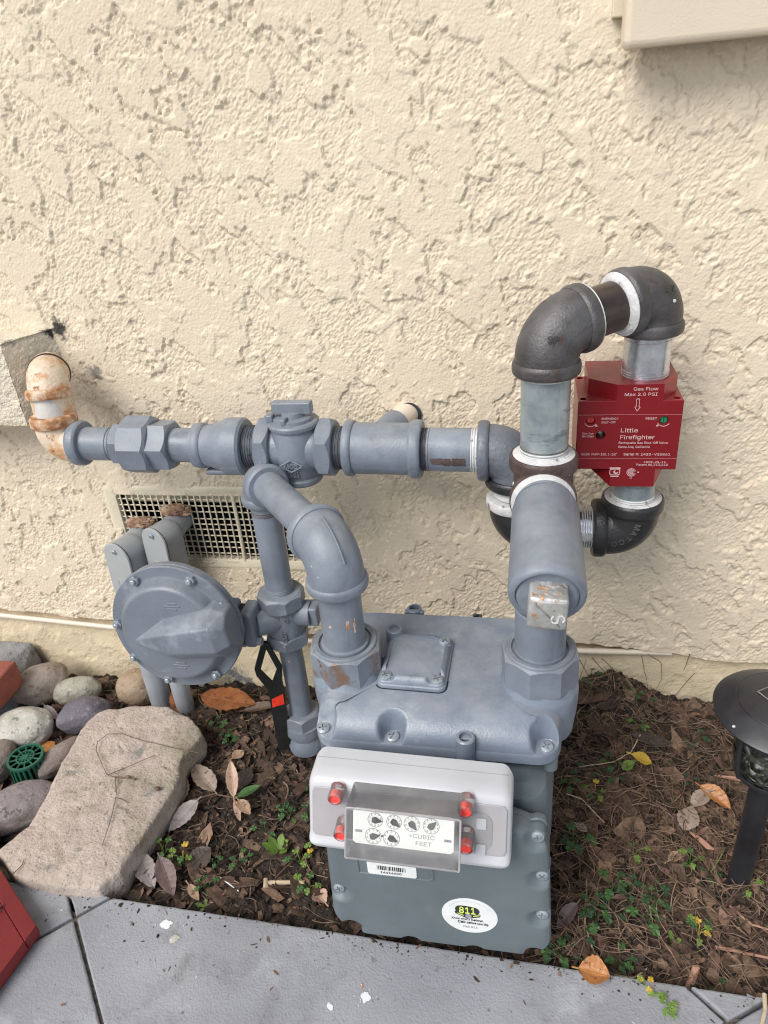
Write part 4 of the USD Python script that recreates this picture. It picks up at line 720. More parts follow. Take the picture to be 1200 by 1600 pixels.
of = part(reg, 'outlet_flange', rbox(fl + V(-.067, -.018, -.026), fl + V(-.047, .018, .029), .005, 16), 'grey_paint')
part(of, 'gasket', rbox(fl + V(-.0475, -.014, -.020), fl + V(-.0395, .014, .022), .002), 'seam'); part(of, 'flange_bolt', prism(fl + V(-.047, -.012, -.021), fl + V(-.039, -.012, -.021), .005, 6), 'bolt_metal')

# ------------------------------------------------------------------ gas meter
meter = thing('gas_meter', 'blue grey domestic gas meter with white index box under the plugged pipe', 'meter')
MCX = -.0815
TILT = np.eye(4)
def screw_at(parent, p, n, r=.0062, name='screw', spin=.4, flat=False):
    hd = man(put(lathe([(r, 0), (r, .0012), (r * .93, .0024), (r * .6, .0033), (0, .0036)], 28), np.eye(4)))
    for k in (0, 1):
        hd = hd - m3.Manifold.cube([r * 1.25, r * .26, .004], True).rotate([0, 0, math.degrees(spin) + 90 * k]).translate([0, 0, .0034])
    s_ = part(parent, name, put(tri(hd), frame(p, n)), 'screw_metal', 30)
    return s_
# lid
def make_lid():
    w, y0, y1 = .2335, -.3440, -.172; h = y1 - y0; cy = (y0 + y1) / 2
    o = resample(rrect(w, h, [.016, .016, .022, .022], 10, MCX, cy), 420)
    # wider shoulders under the two hubs
    k = np.exp(-((o[:, 1] + .268) / .034) ** 2) * .0115; o[:, 0] += np.where(np.abs(o[:, 0] - MCX) > .09, np.sign(o[:, 0] - MCX) * k, 0)
    n = normals2(o); fr = np.clip((-n[:, 1]), 0, 1); bk = np.clip(n[:, 1], 0, 1); sd = np.abs(n[:, 0])
    fr = np.convolve(np.r_[fr[-12:], fr, fr[:12]], np.ones(25) / 25, 'valid'); bk = np.convolve(np.r_[bk[-12:], bk, bk[:12]], np.ones(25) / 25, 'valid'); sd = np.convolve(np.r_[sd[-12:], sd, sd[:12]], np.ones(25) / 25, 'valid')
    ins = .046 * fr + .005 * bk + .013 * sd; zl, z0, z1 = .206, .2165, .2440
    rings = [(0.0, zl, 0), (0.0, z0 - .002, 0)]
    V_ = [np.c_[o - n * .0015, np.full(len(o), zl - .001)], np.c_[o, np.full(len(o), zl)], np.c_[o, np.full(len(o), z0 - .002)], np.c_[o - n * .0012, np.full(len(o), z0)]]
    for t in np.linspace(0.02, 1, 40):
        q = 1 - math.cos(t * math.pi / 2); V_.append(np.c_[o - n * (.0012 + ins * q)[:, None], np.full(len(o), z0 + (z1 - z0) * math.sin(t * math.pi / 2))])
    v = np.vstack(V_); f = grid_faces(len(V_), len(o), True)
    top = V_[-1]
    for s in (.995, .8, .55, .3, .12):       # flat top in rings, so that it can be dented
        c = np.array([MCX, -.238]); v = np.vstack([v, np.c_[c + (top[:, :2] - c) * s, top[:, 2] + .0012 * (1 - s)]])
    f = grid_faces(len(V_) + 5, len(o), True); cvi = len(v); v = np.vstack([v, [[MCX, -.238, z1 + .0012]]]); i = np.arange(len(o)) + (len(V_) + 4) * len(o)
    f = np.vstack([f, np.c_[np.full(len(o), cvi), i, np.roll(i, -1)]])
    return v, f
LID_SCREWS = [(-.190, -.3305, .2165, 0), (-.1205, -.3345, .2165, 1), (.0225, -.3320, .2165, 0), (-.2015, -.268, .2165, 2), (.0325, -.272, .2165, 2)]
lv, lf = make_lid()
for (sx, sy, sz, kd) in LID_SCREWS:
    dx, dy = lv[:, 0] - sx, lv[:, 1] - sy
    r = np.sqrt(dx ** 2 + np.where(dy < 0, 0.12, 1.0) * dy ** 2) if kd != 2 else np.sqrt(dy ** 2 + np.where(dx * np.sign(sx - MCX) > 0, .1, 1.) * dx ** 2)
    R0 = .0155 if kd == 0 else .0140 if kd == 1 else .0125; w = np.clip((R0 - r) / .0055, 0, 1); w = w * w * (3 - 2 * w); m = lv[:, 2] > sz
    lv[m, 2] = lv[m, 2] * (1 - w[m]) + sz * w[m]
lidp = part(meter, 'lid', (lv, lf), 'meter_paint', 50)
for k, (sx, sy, sz, kd) in enumerate(LID_SCREWS): screw_at(lidp, V(sx, sy, sz), V(0, -.15, 1), .0064, spin=.3 + k * .9)
def tube_boss(x, y, z0, z1, r=.0088, ri=.0058):
    return tri(man(rod(V(x, y, z0), V(x, y, z1), r, 36, .0012)) - man(rod(V(x, y, z1 - .012), V(x, y, z1 + .01), ri, 28)))
bb = part(lidp, 'sealed_screw_boss', cat(tube_boss(-.0505, -.3430, .205, .2340), rbox(V(-.0592, -.342, .206), V(-.0418, -.320, .230), .002)), 'meter_paint'); screw_at(bb, V(-.0505, -.3430, .2225), V(0, 0, 1), .0052)
bb = part(lidp, 'rear_tab', cat(tube_boss(-.122, -.1665, .228, .2445, .0085, .0060), rbox(V(-.133, -.172, .230), V(-.111, -.165, .2425), .002)), 'meter_paint'); part(bb, 'dark_bore', rod(V(-.122, -.1665, .2325), V(-.122, -.1665, .2345), .0061, 20), 'seam')
bb = part(lidp, 'rear_clip', cat(rod(V(-.056, -.168, .236), V(-.046, -.168, .236), .0038, 12), rod(V(-.0535, -.168, .236), V(-.0525, -.172, .243), .002, 10)), 'seam')
for hx, hy in ((HLX, HLY), (HX, HY)):
    part(lidp, 'hub', between(V(hx, hy, .230), V(hx, hy, .256), [(.0345, -.040), (.0372, -.014), (.0380, .008), (.0372, .0140), (.0350, .0175), (.0335, .026)], 56), 'meter_paint')
# access cover on the lid
cvx, cvy = -.1065, -.2600
def cover_mesh():
    o = resample(rrect(.069, .077, .0075, 6, 0, 0), 260); return slab(o, [(0, 0), (0, .0035), (.0006, .0045), (.0018, .0050), (.0022, .0072), (.0040, .0108), (.0070, .0122), (.0072, .0122)])
cm = cover_mesh(); vv = cm.vertices
for (sx, sy) in ((.0255, .0290), (-.0255, -.0290), (.0255, -.0290)):
    r = np.hypot(vv[:, 0] - sx, vv[:, 1] - sy); w = np.clip((.0115 - r) / .004, 0, 1); w = w * w * (3 - 2 * w); m = vv[:, 2] > .0072; vv[m, 2] = vv[m, 2] * (1 - w[m]) + .0074 * w[m]
cm.vertices = vv
Mc = frame(V(cvx, cvy, .2435), (0, 0, 1), (0, 1, 0)); Mc = np.eye(4); Mc[:3, 3] = V(cvx, cvy, .2435); Mc = Mc @ trimesh.transformations.rotation_matrix(math.radians(-1.5), [0, 0, 1])
acc = part(meter, 'access_cover', put(cm, Mc), 'meter_paint', 40, label='square raised access cover on the lid')
part(acc, 'gasket_line', put(slab(resample(rrect(.0715, .0795, .008, 6), 120), [(0, -.001), (0, .0008)]), Mc), 'seam')
for (sx, sy) in ((.0255, .0290), (-.0255, -.0290), (.0255, -.0290)): screw_at(acc, (Mc @ np.r_[sx, sy, .0072, 1])[:3], V(0, 0, 1), .0062, spin=sx * 30 + sy * 9)
part(acc, 'corner_plug', put(between(V(-.0285, .0345, 0), V(-.0285, .0345, .017), [(.0095, 0), (.0090, .0125), (.0085, .0160), (.0075, .017), (.0055, .0168), (.0052, .0145), (0, .0145)], 32), Mc), 'meter_paint')
# body below the lid
o = resample(rrect(.227, .134, [.016, .016, .012, .012], 8, MCX, -.2505), 240)
part(meter, 'upper_body', slab(o, [(.003, .060), (0, .066), (0, .203), (.001, .207)]), 'case_paint')
for sx, sd in ((MCX - .1075, -1), (MCX + .1085, 1)): part(meter, 'corner_post', rod(V(sx, -.330, .188), V(sx, -.330, .206), .0065, 28, .002), 'case_paint')
part(meter, 'lower_body', slab(resample(rrect(.212, .175, .026, 8, MCX + .004, -.285), 200), [(.02, .018), (.004, .026), (0, .034), (0, .175), (.006, .186), (.02, .192)]), 'case_paint')
# front cover with scalloped rim; x right, y up, centre at (0, 0)
FCZ, FY = .0985, -.398
FS = [(.0925, .0770, 0), (.0975, .0245, 0), (.0990, -.0335, 0), (.0945, -.0965, 1), (.0345, -.1060, 1), (-.0295, -.1045, 1), (-.0905, -.0900, 1), (-.0985, -.0305, 0), (-.0905, .0790, 0)]
def plate_outline():
    w0, w1, zt_, zb_ = .1035, .1085, .092, -.0995; c = []
    for a in np.radians(np.linspace(0, 90, 10)): c.append((w0 - .040 + .040 * math.cos(a), zt_ - .040 + .040 * math.sin(a)))
    for a in np.radians(np.linspace(90, 180, 10)): c.append((-w0 + .040 + .040 * math.cos(a), zt_ - .040 + .040 * math.sin(a)))
    for a in np.radians(np.linspace(180, 270, 10)): c.append((-w1 + .036 + .036 * math.cos(a), zb_ + .036 + .036 * math.sin(a)))
    for a in np.radians(np.linspace(270, 360, 10)): c.append((w1 - .030 + .030 * math.cos(a), zb_ + .030 + .030 * math.sin(a)))
    P = sg.Polygon(c)
    for sx, sz, kd in FS:                       # screw pads bulge out at the rim; cut-outs along the bottom
        if kd: P = P.difference(sg.Point(sx, sz + .001).buffer(.0095))
        else: P = P.union(sg.Point(sx, sz).buffer(.0070))
    P = P.buffer(.004).buffer(-.008).buffer(.004); q = np.array(P.exterior.coords)[:-1]
    return q if P.exterior.is_ccw else q[::-1]
po = resample(plate_outline(), 520)
Mf = facing(V(MCX + .0045, FY, FCZ))
part(meter, 'case_flange', put(slab(resample(np.array(sg.Polygon(po).union(sg.MultiPoint([(a, b + .002) for a, b, k in FS]).buffer(.0082)).buffer(.003).buffer(-.003).exterior.coords)[:-1][::-1] if not sg.Polygon(po).union(sg.MultiPoint([(a, b + .002) for a, b, k in FS]).buffer(.0082)).buffer(.003).buffer(-.003).exterior.is_ccw else np.array(sg.Polygon(po).union(sg.MultiPoint([(a, b + .002) for a, b, k in FS]).buffer(.0082)).buffer(.003).buffer(-.003).exterior.coords)[:-1], 420), [(0.001, -.020), (0, -.018), (0, -.0135), (.001, -.0125)]), Mf), 'case_paint')
def front_cover():
    """Height field over the outline: rounded towards the rim, dished round the side screws."""
    from scipy.spatial import Delaunay
    import shapely
    pg = sg.Polygon(po); P = [po]
    for d in (.0004, .0010, .0018, .0028, .0040, .0056, .0076, .0100, .0125):
        q = pg.buffer(-d); P.append(resample(np.array(q.exterior.coords)[:-1], 420))
    gx, gy = np.meshgrid(np.arange(-.10, .101, .003), np.arange(-.11, .11, .003)); G = np.c_[gx.ravel(), gy.ravel()]; G = G[shapely.contains_xy(pg.buffer(-.0140), G[:, 0], G[:, 1])]; P.append(G)
    v = np.vstack(P); f = Delaunay(v).simplices; c = v[f].mean(1); f = f[shapely.contains_xy(pg.buffer(.00002), c[:, 0], c[:, 1])]
    e1, e2 = v[f[:, 1]] - v[f[:, 0]], v[f[:, 2]] - v[f[:, 0]]; f = np.where(((e1[:, 0] * e2[:, 1] - e1[:, 1] * e2[:, 0]) > 0)[:, None], f, f[:, ::-1])
    d = shapely.distance(shapely.points(v), pg.exterior); h = np.interp(d, [0, .0004, .0012, .0025, .005, .008, .012], [-.0035, -.0018, 0, .0014, .0028, .0037, .0041]); v = np.c_[v, h]
    for sx, sz, kd in FS:
        if kd: continue
        r = np.sqrt(np.where((v[:, 0] - sx) * np.sign(sx) > 0, .2, 1.0) * (v[:, 0] - sx) ** 2 + (v[:, 1] - sz) ** 2); w = np.clip((.0150 - r) / .008, 0, 1); w = w * w * (3 - 2 * w); v[:, 2] = v[:, 2] * (1 - w) + np.minimum(v[:, 2], -.0030) * w
    n = len(po); i = np.arange(n); w0 = len(v); v = np.vstack([v, np.c_[po, np.full(n, -.012)]]); f = np.vstack([f, np.c_[i, w0 + i, w0 + np.roll(i, -1)], np.c_[i, w0 + np.roll(i, -1), np.roll(i, -1)]])
    return v, f
fc = part(meter, 'front_cover', put(trimesh.Trimesh(*front_cover(), process=False), Mf), 'case_paint', 45, label='dark blue grey front case cover with scalloped rim')
for k, (sx, sz, kd) in enumerate(FS): screw_at(fc, (Mf @ np.r_[sx, sz, -.0125 if kd else -.0035, 1])[:3], V(0, -1, .1), .0058, spin=k * .7 + .2)
rg = arr(31)
# cast data frame under the index and its label
dk = [(-.0735, .0075), (-.006, .0075), (-.002, .0105), (-.002, .0480), (-.0735, .0480)]
part(fc, 'cast_frame', put(cat(*[rod(V(*dk[i], .0040), V(*dk[(i + 1) % 5], .0040), .0014, 10, .0003) for i in range(5)]), Mf), 'case_paint')
lab = part(meter, 'barcode_label', put(slab(resample(rrect(.047, .032, .002, 4, -.0405, .0250), 60), [(0, .0041), (0.0001, .0052)]), Mf), 'label_white')
rgb = arr(77); xb = -.0545; bars_ = []
while xb < -.0275: w_ = rgb.choice([.00045, .0008, .0012]); bars_.append(rbox(V(xb, .0165, .0051), V(xb + w_, .0225, .0054), .00008, 6)); xb += w_ + rgb.choice([.0005, .0008])
part(lab, 'barcode', put(cat(*bars_), Mf), 'print_black', False); part(lab, 'printed_number', put(text('14414400', .0030, .0003, False, 'c', .020), Mf @ trimesh.transformations.translation_matrix([-.0415, .0118, .0052])), 'print_black', False)
# 811 sticker
th = np.linspace(0, 2 * np.pi, 90, endpoint=False); su, sz_ = .0310, -.0400
Ms = Mf @ trimesh.transformations.translation_matrix([su, sz_, .0040])
stk = part(meter, 'call_before_you_dig_sticker', put(slab(np.c_[.0268 * np.cos(th), .0265 * np.sin(th)], [(0, 0), (0.0002, .0006)]), Ms), 'label_white', label='white oval 811 sticker')
T = lambda x, y, z=.0006: Ms @ trimesh.transformations.translation_matrix([x, y, z])
blob = sg.MultiPoint([(-.0058, .0095), (0.0, .0095), (.0058, .0085)]).convex_hull.buffer(.0058).union(sg.Polygon([(-.0110, .0052), (.0115, .0030), (.0110, .0010), (.0, -.0030), (-.0105, .0030)]).buffer(.0010))
part(stk, 'printed_badge', put(trimesh.creation.extrude_polygon(blob, .0003, engine='earcut'), T(-.002, .0)), 'print_black', False)
part(stk, 'printed_number', put(text('811', .0092, .0003, True, 'c', .0155), T(-.002, .0046, .0010)), 'print_green', False)
part(stk, 'printed_globe', put(trimesh.creation.extrude_polygon(sg.Point(0, 0).buffer(.0032), .0003, engine='earcut'), T(-.001, .0012, .0013)), 'print_grey', False)
part(stk, 'printed_chevron', put(cat(*[trimesh.creation.extrude_polygon(sg.Polygon([(s * .0045, .0015), (s * .0105, .0040), (s * .0105, .0030), (s * .0045, .0004)] if s > 0 else [(s * .0045, .0004), (s * .0105, .0030), (s * .0105, .0040), (s * .0045, .0015)]), .0003, engine='earcut') for s in (-1, 1)]), T(-.001, .0, .0010)), 'print_green', False)
for s_, h_, x_, y_, w_, bd in (("Know what's", .0030, -.0175, -.0068, .0175, False), ('below.', .0031, .0012, -.0068, .0120, True), ('Call', .0036, -.0118, -.0118, .0075, True), ('before you dig.', .0030, -.0030, -.0118, .0210, True), ('Call 811', .0026, -.0068, -.0183, .0140, False)):
    part(stk, 'printed_words', put(text(s_, h_, .0003, bd, 'l', w_), T(x_, y_)), 'print_black' if 'Call 8' not in s_ else 'print_grey', False)
part(stk, 'printed_rule', put(cat(*[rod(V(.0225 * math.cos(t), .0225 * math.sin(t), 0), V(.0225 * math.cos(t + .035), .0225 * math.sin(t + .035), 0), .00016, 5, .00005) for t in np.arange(.5, 2.6, .05)]), T(0, 0)), 'print_grey', False)

# ------------------------------------------------------------------ index box on the meter front
BX0, BX1 = -.1850, -.0065; bw = BX1 - BX0; bcx = (BX0 + BX1) / 2
def index_box():
    """Upright rounded frame, its lower lip standing forward; plan outline in x and z, depth from a profile in z."""
    o = resample(rrect(bw, .069, .010, 8), 300); n = normals2(o)
    dep = lambda z: np.interp(z, [-.0345, -.0305, -.0245, -.0190, .0265, .0310, .0345], [.0230, .0288, .0300, .0252, .0090, .0066, .0020])
    rings = []
    for ins, back in ((0.0, .030), (0.0, .010), (.0006, .0045), (.0022, .0016), (.0050, .0003), (.0085, 0.0)):
        p = o - n * ins; rings.append(np.c_[p, dep(p[:, 1]) - back])
    last = o - n * .0085
    for s_ in np.linspace(.96, .04, 16): p = last * s_; rings.append(np.c_[p, dep(p[:, 1])])
    v = np.vstack(rings); f = grid_faces(len(rings), len(o), True); return trimesh.Trimesh(v, f, process=False)
Mb = facing(V(bcx, -.396, .1985)) @ trimesh.transformations.rotation_matrix(math.radians(-1.2), [0, 0, 1])
box = part(meter, 'index_box', put(index_box(), Mb), 'white_plastic', 60, label='white plastic index box on the front of the meter')
dslope = math.atan2(.0162, .0455)
Mfz = Mb @ trimesh.transformations.translation_matrix([0, .00375, .0170]) @ trimesh.transformations.rotation_matrix(-dslope, [1, 0, 0])
part(box, 'recessed_face', put(slab(resample(rrect(bw - .009, .0470, .004, 5), 90), [(0, -.004), (0, .0008), (.0006, .0012)]), Mfz), 'face_plastic')
part(box, 'lid_seam', put(rbox(V(-bw / 2 + .004, .0345, -.016), V(bw / 2 - .004, .0347, -.0155), .0001, 6), Mb), 'print_grey')
# clear cover over the dials
ccx = (-.1430 - .0485) / 2 - bcx; cw = .0955
def wedge(w, pts, r):                      # side profile (y, z) swept across x with rounded edges
    return hull([V(sx * (w / 2 - r), a, b) for sx in (-1, 1) for a, b in pts], r, 10)
CY = .0095; prof_o = [(a + CY, b) for a, b in ((.0205, .006), (.0255, .0345), (-.0150, .0520), (-.0260, .0270))]
outer = wedge(cw, prof_o, .0016); inner = wedge(cw - .0036, [(a + CY, b) for a, b in ((.0185, .005), (.0237, .0330), (-.0140, .0500), (-.0240, .026))], .001)
Mcv = Mb @ trimesh.transformations.translation_matrix([ccx, 0, 0])
part(box, 'clear_dial_cover', put(outer, Mcv), 'clear_plastic', 30)
fe = [V(-cw / 2, .0255 + CY, .0352), V(cw / 2, .0255 + CY, .0352), V(cw / 2, -.0150 + CY, .0527), V(-cw / 2, -.0150 + CY, .0527)]
part(box, 'cover_edge', put(cat(*[rod(fe[i], fe[(i + 1) % 4], .0009, 8, .0002) for i in range(4)]), Mcv), 'face_plastic')
tl = math.atan2(.0175, .0405)
Md = Mcv @ trimesh.transformations.translation_matrix([0.000, .0075 + CY, .0375]) @ trimesh.transformations.rotation_matrix(-tl, [1, 0, 0])
dial = part(box, 'dial_plate', put(slab(resample(rrect(.0850, .0310, .002, 4), 60), [(0, -.0012), (0, 0), (.0003, .0003)]), Md), 'dial_white')
D = lambda x, y, z=.0004: Md @ trimesh.transformations.translation_matrix([x, y, z])
for k, (dx, dy, r, aim) in enumerate(((-.0235, .0070, .0064, -5), (-.0075, .0070, .0064, -35), (.0075, .0070, .0068, -50), (.0235, .0070, .0068, 45), (-.0250, -.0075, .0070, 15), (-.0095, -.0075, .0070, -25))):
    ticks = [trimesh.creation.extrude_polygon(sg.Point(0, 0).buffer(r).difference(sg.Point(0, 0).buffer(r - .00030)), .0001, engine='earcut')]
    for q in range(10):
        a = math.radians(90 - 36 * q * (1 if k % 2 else -1)); t_ = text(str(q), .0016, .0001, False, 'c'); t_.apply_translation([(r - .0014) * math.cos(a), (r - .0014) * math.sin(a) - .0006, 0]); ticks.append(t_)
    part(dial, 'dial_ring', put(cat(*ticks), D(dx, dy)), 'print_black', False)
    a = math.radians(aim); hand = sg.Polygon([(.0056 * math.cos(a), .0056 * math.sin(a)), (.0026 * math.cos(a + 1.5), .0026 * math.sin(a + 1.5)), (-.0030 * math.cos(a - .6), -.0030 * math.sin(a - .6)), (-.0030 * math.cos(a + .6), -.0030 * math.sin(a + .6)), (.0026 * math.cos(a - 1.5), .0026 * math.sin(a - 1.5))]).buffer(.0003)
    part(dial, 'pointer', put(trimesh.creation.extrude_polygon(hand, .0006, engine='earcut'), D(dx, dy, .0008)), 'print_black', False)
part(dial, 'printed_words', put(text('CUBIC', .0036, .0001, False, 'c', .0180), D(.0175, -.0048)), 'print_grey', False); part(dial, 'printed_words', put(text('FEET', .0036, .0001, False, 'c', .0130), D(.0175, -.0110)), 'print_grey', False)
part(dial, 'printed_dot', put(trimesh.creation.extrude_polygon(sg.Point(.0065, -.0032).buffer(.0009), .0001, engine='earcut'), D(0, 0)), 'print_teal', False); part(dial, 'centre_dot', put(trimesh.creation.extrude_polygon(sg.Point(-.0172, -.0065).buffer(.0009), .0001, engine='earcut'), D(0, 0)), 'print_black', False)
for sx in (-.0375, .0375): part(dial, 'plate_clip', put(rbox(V(sx - .003, -.0052, .0), V(sx + .003, -.0030, .0009), .0004, 6), D(0, 0, 0)), 'print_grey')
# seal plugs: clear barrel with a red cap
for k, (px, py) in enumerate(((523, 1250), (532, 1307), (727, 1270), (727, 1327))):
    c = at(px, py, y=-.4325 if k in (1, 3) else -.4195); u, w_ = (np.linalg.inv(Mb) @ np.r_[c, 1])[:2]
    z0 = np.interp(w_, [-.0345, -.0245, -.0190, .0265, .0345], [.0230, .0300, .0252, .0090, .0020]); zt2 = min((np.linalg.inv(Mb) @ np.r_[c, 1])[2], z0 + .0190)
    Mk = Mb @ trimesh.transformations.translation_matrix([u, w_, 0])
    q = part(box, 'seal_barrel', put(lathe([(.0066, z0 + .002), (.0066, zt2 - .001), (.0062, zt2 + .0004), (.0054, zt2 + .0004), (.0054, zt2 - .0015)], 28), Mk), 'clear_plastic')
    part(q, 'red_seal_cap', put(lathe([(.0050, zt2 - .0075), (.0051, zt2 - .0008), (.0047, zt2 - .0001), (.0042, zt2 - .0014), (0, zt2 - .0015)], 28), Mk), 'seal_red')
part(box, 'clear_bracket', put(slab(resample(rrect(.030, .036, .010, 6, .058, .002), 80), [(0, -.001), (0, .0014), (.0004, .0018)]), Mb @ trimesh.transformations.translation_matrix([0, 0, .0185]) @ trimesh.transformations.rotation_matrix(-dslope, [1, 0, 0])), 'clear_plastic')
for zz in (.010, -.014): part(box, 'bracket_tab', put(slab(resample(rrect(.0085, .010, .0006, 3, .0635, zz), 24), [(0, .0017), (0, .0024), (.0002, .0026)]), Mb @ trimesh.transformations.translation_matrix([0, 0, .0185]) @ trimesh.transformations.rotation_matrix(-dslope, [1, 0, 0])), 'white_plastic')

# ------------------------------------------------------------------ wall stub, conduits, wrench
stub = thing('wall_pipe_stub', 'short cream pipe entering the wall behind the coupling', 'pipe')
s0, s1 = at(641, 642, y=0.006), at(612, 668, y=-.040)
part(stub, 'cream_pipe', rod(s0, s0 + (s1 - s0) * .75, .0150, 32), 'pvc_cream'); part(stub, 'grey_sleeve', rod(s0 + (s1 - s0) * .72, s0 + (s1 - s0) * 1.5, .0172, 32, .002), 'grey_paint')
part(stub, 'wall_gap', put(lathe([(.0140, 0), (.0154, .001), (.0154, .0015), (.0140, .002)], 28), facing(s0 + V(0, -.0105, 0))), 'seam')
def conduit(px_top, w, h, d, yaw, zc, xb, yb, rc, lab, plab):
    t = thing('conduit_with_elbow_box', lab, 'conduit')
    M = np.eye(4); M[:3, 3] = px_top; M = M @ trimesh.transformations.rotation_matrix(math.radians(yaw), [0, 0, 1]) @ facing(V(0, 0, 0)) @ trimesh.transformations.rotation_matrix(math.radians(zc), [0, 0, 1])
    o = resample(np.vstack([[(w / 2 * math.cos(a), -w / 2 + w / 2 * math.sin(a)) for a in np.linspace(0, math.pi, 20)], [(-w / 2, -h), (w / 2, -h)]]), 120)
    part(t, 'body', put(slab(o, [(.004, -d), (.001, -d + .004), (0, -d + .012), (0, -.002), (.0006, -.001)]), M), 'conduit_grey')
    part(t, 'gasket', put(slab(o + normals2(o) * .0004, [(0, -.0025), (0, -.0006)]), M), 'seam'); c = part(t, 'cover', put(slab(o + normals2(o) * .0012, [(0, -.0008), (0, .0010), (.0006, .0018), (.0016, .0020)]), M), 'cover_grey', label='flat grey cover plate')
    screw_at(c, (M @ V(0, -w * .22, .0020, 1))[:3], M[:3, 2], .0036)
    part(c, 'cast_frame', put(cat(*[rod(V(*a, .0021), V(*b_, .0021), .0005, 6, .0001) for a, b_ in (((-w * .16, -h * .50), (w * .22, -h * .50)), ((w * .22, -h * .50), (w * .22, -h * .78)), ((w * .22, -h * .78), (-w * .16, -h * .78)), ((-w * .16, -h * .78), (-w * .16, -h * .50)))]), M), 'cover_grey')
    pm = (M @ V(0, -h, -d * .5, 1))[:3]
    part(t, 'hub', rod(pm + V(0, 0, .01), pm - V(0, 0, .018), rc * 1.28, 28), 'conduit_grey')
    part(t, 'pipe', sweep([pm, pm * .6 + V(xb, yb, pm[2] - .03) * .4, V(xb, yb, pm[2] - .07), V(xb, yb, .0), V(xb, yb, -.12)], rc, 28), 'conduit_pale', label=plab)
    bk = (M @ V(0, -w * .5, -d * .7, 1))[:3]; part(t, 'wall_hub', rod(bk, V(bk[0] + .004, .01, bk[2] + .004), rc * 1.3, 24), 'conduit_grey')
    rg = arr(int(w * 1e4)); fm = trimesh.creation.icosphere(3, 1.0); v = fm.vertices; k = 1 + .7 * (fbm(v * 2.2 + 5 + xb, 3, 3) - .5) + .4 * (fbm(v * 7, 2, 4) - .5); fm.vertices = v * (k + .5 * (fbm(v * 5 + 9, 2, 8) - .5))[:, None] * V(.0215, .009, .0085) + V(bk[0] + .006, -.010, bk[2] + w * .5 + .004)
    part(t, 'expanding_foam', fm, 'foam'); return t
conduit(at(178, 851, y=-.064), .047, .118, .038, -20, -3, -.563, -.046, .0165, 'grey conduit with rounded elbow box, left one of the pair', 'wide pale conduit pipe')
conduit(at(237, 827, y=-.057), .042, .105, .036, -20, -3, -.517, -.056, .0138, 'grey conduit with rounded elbow box, right narrower one of the pair', 'narrow pale conduit pipe')
# flat shut-off wrench
wr = thing('flat_shutoff_wrench', 'black flat gas wrench with diamond eye and red reflector leaning by the riser', 'wrench')
A, B = at(410, 1003, y=-.146), at(447, 1152, y=-.135)
Mw = np.eye(4); yw = unit(A - B); zw = unit(np.cross(np.cross(V(.25, -1, .1), yw), yw)) * -1; xw = np.cross(yw, zw); Mw[:3, 0], Mw[:3, 1], Mw[:3, 2], Mw[:3, 3] = xw, yw, zw, B
if Mw[1, 2] > 0: Mw[:3, 0] *= -1; Mw[:3, 2] *= -1
LW = np.linalg.norm(A - B)
oul = sg.Polygon([(-.012, -.02), (.009, -.02), (.0095, .030), (.0135, .034), (.0085, .042), (.0115, .085), (.0125, .110), (.0165, .135), (.0060, LW), (.0005, LW + .001), (-.0165, .138), (-.0160, .126), (-.0055, .098), (-.0085, .060)]).buffer(.0012)
eye = sg.Polygon([(.0112, .133), (.0035, LW - .0085), (-.0112, .134), (.0005, .110)]).buffer(-.0004)
wm = trimesh.creation.extrude_polygon(oul.difference(eye), .0042, engine='earcut'); part(wr, 'bar', put(wm, Mw), 'wrench_black', False)
part(wr, 'reflector', put(trimesh.creation.extrude_polygon(sg.Polygon([(-.0072, .0660), (.0098, .0700), (.0110, .0880), (-.0052, .0810)]), .0006, engine='earcut'), Mw @ trimesh.transformations.translation_matrix([0, 0, .0042])), 'reflector_red', False)

# ------------------------------------------------------------------ solar path lamp
lamp = thing('solar_path_light', 'black solar path lamp on a stake at the right edge', 'garden lamp')
LB = V(.2405, -.262, -.05); LX, LY = LB[0], LB[1]; lz = .122
part(lamp, 'stake', rod(V(LX, LY, -.10), V(LX, LY, lz), .0118, 28, .001), 'black_plastic')
def lz_(prof, zo=0.0, seg=64): return put(lathe(prof, seg), trimesh.transformations.translation_matrix([LX, LY, lz + zo]))
part(lamp, 'lens_cup', lz_([(.0118, -.004), (.016, .002), (.026, .006), (.0310, .011), (.0315, .0150), (.0295, .0150), (.027, .012)]), 'black_plastic')
ln = part(lamp, 'lens', lz_([(.0245, .011), (.0285, .014), (.0335, .030), (.0350, .055), (.0350, .086), (.0330, .086), (.0330, .055), (.0315, .031), (.0265, .017)]), 'lens_glass')
part(ln, 'light_board', lz_([(.012, .088), (.012, .076), (.004, .070), (0, .070)]), 'dial_white')
for k in range(4):
    a = math.radians(202 + 90 * k); part(lamp, 'cage_bar', sweep([V(LX + r * math.cos(a), LY + r * math.sin(a), lz + z) for r, z in ((.0305, .012), (.0345, .026), (.0368, .050), (.0372, .093))], .0026, 10), 'black_plastic')
part(lamp, 'cage_ring', lz_([(.0360, .0650), (.0382, .0655), (.0382, .0690), (.0360, .0695)]), 'black_plastic')
CZ = .041
cap = part(lamp, 'cap', lz_([(.030, .047), (.0565, .0470), (.0590, .0480), (.0596, .0500), (.0582, .0518), (.050, .0575), (.0410, .0625), (.0400, .0622), (.0395, .0630), (.031, .0662), (.014, .0680), (0, .0684)], CZ), 'black_plastic')
part(cap, 'solar_panel', put(rbox(V(-.0185, -.0185, 0), V(.0185, .0185, .0022), .0008), trimesh.transformations.translation_matrix([LX + .004, LY, lz + .0668 + CZ]) @ trimesh.transformations.rotation_matrix(math.radians(33), [0, 0, 1])), 'solar_panel')
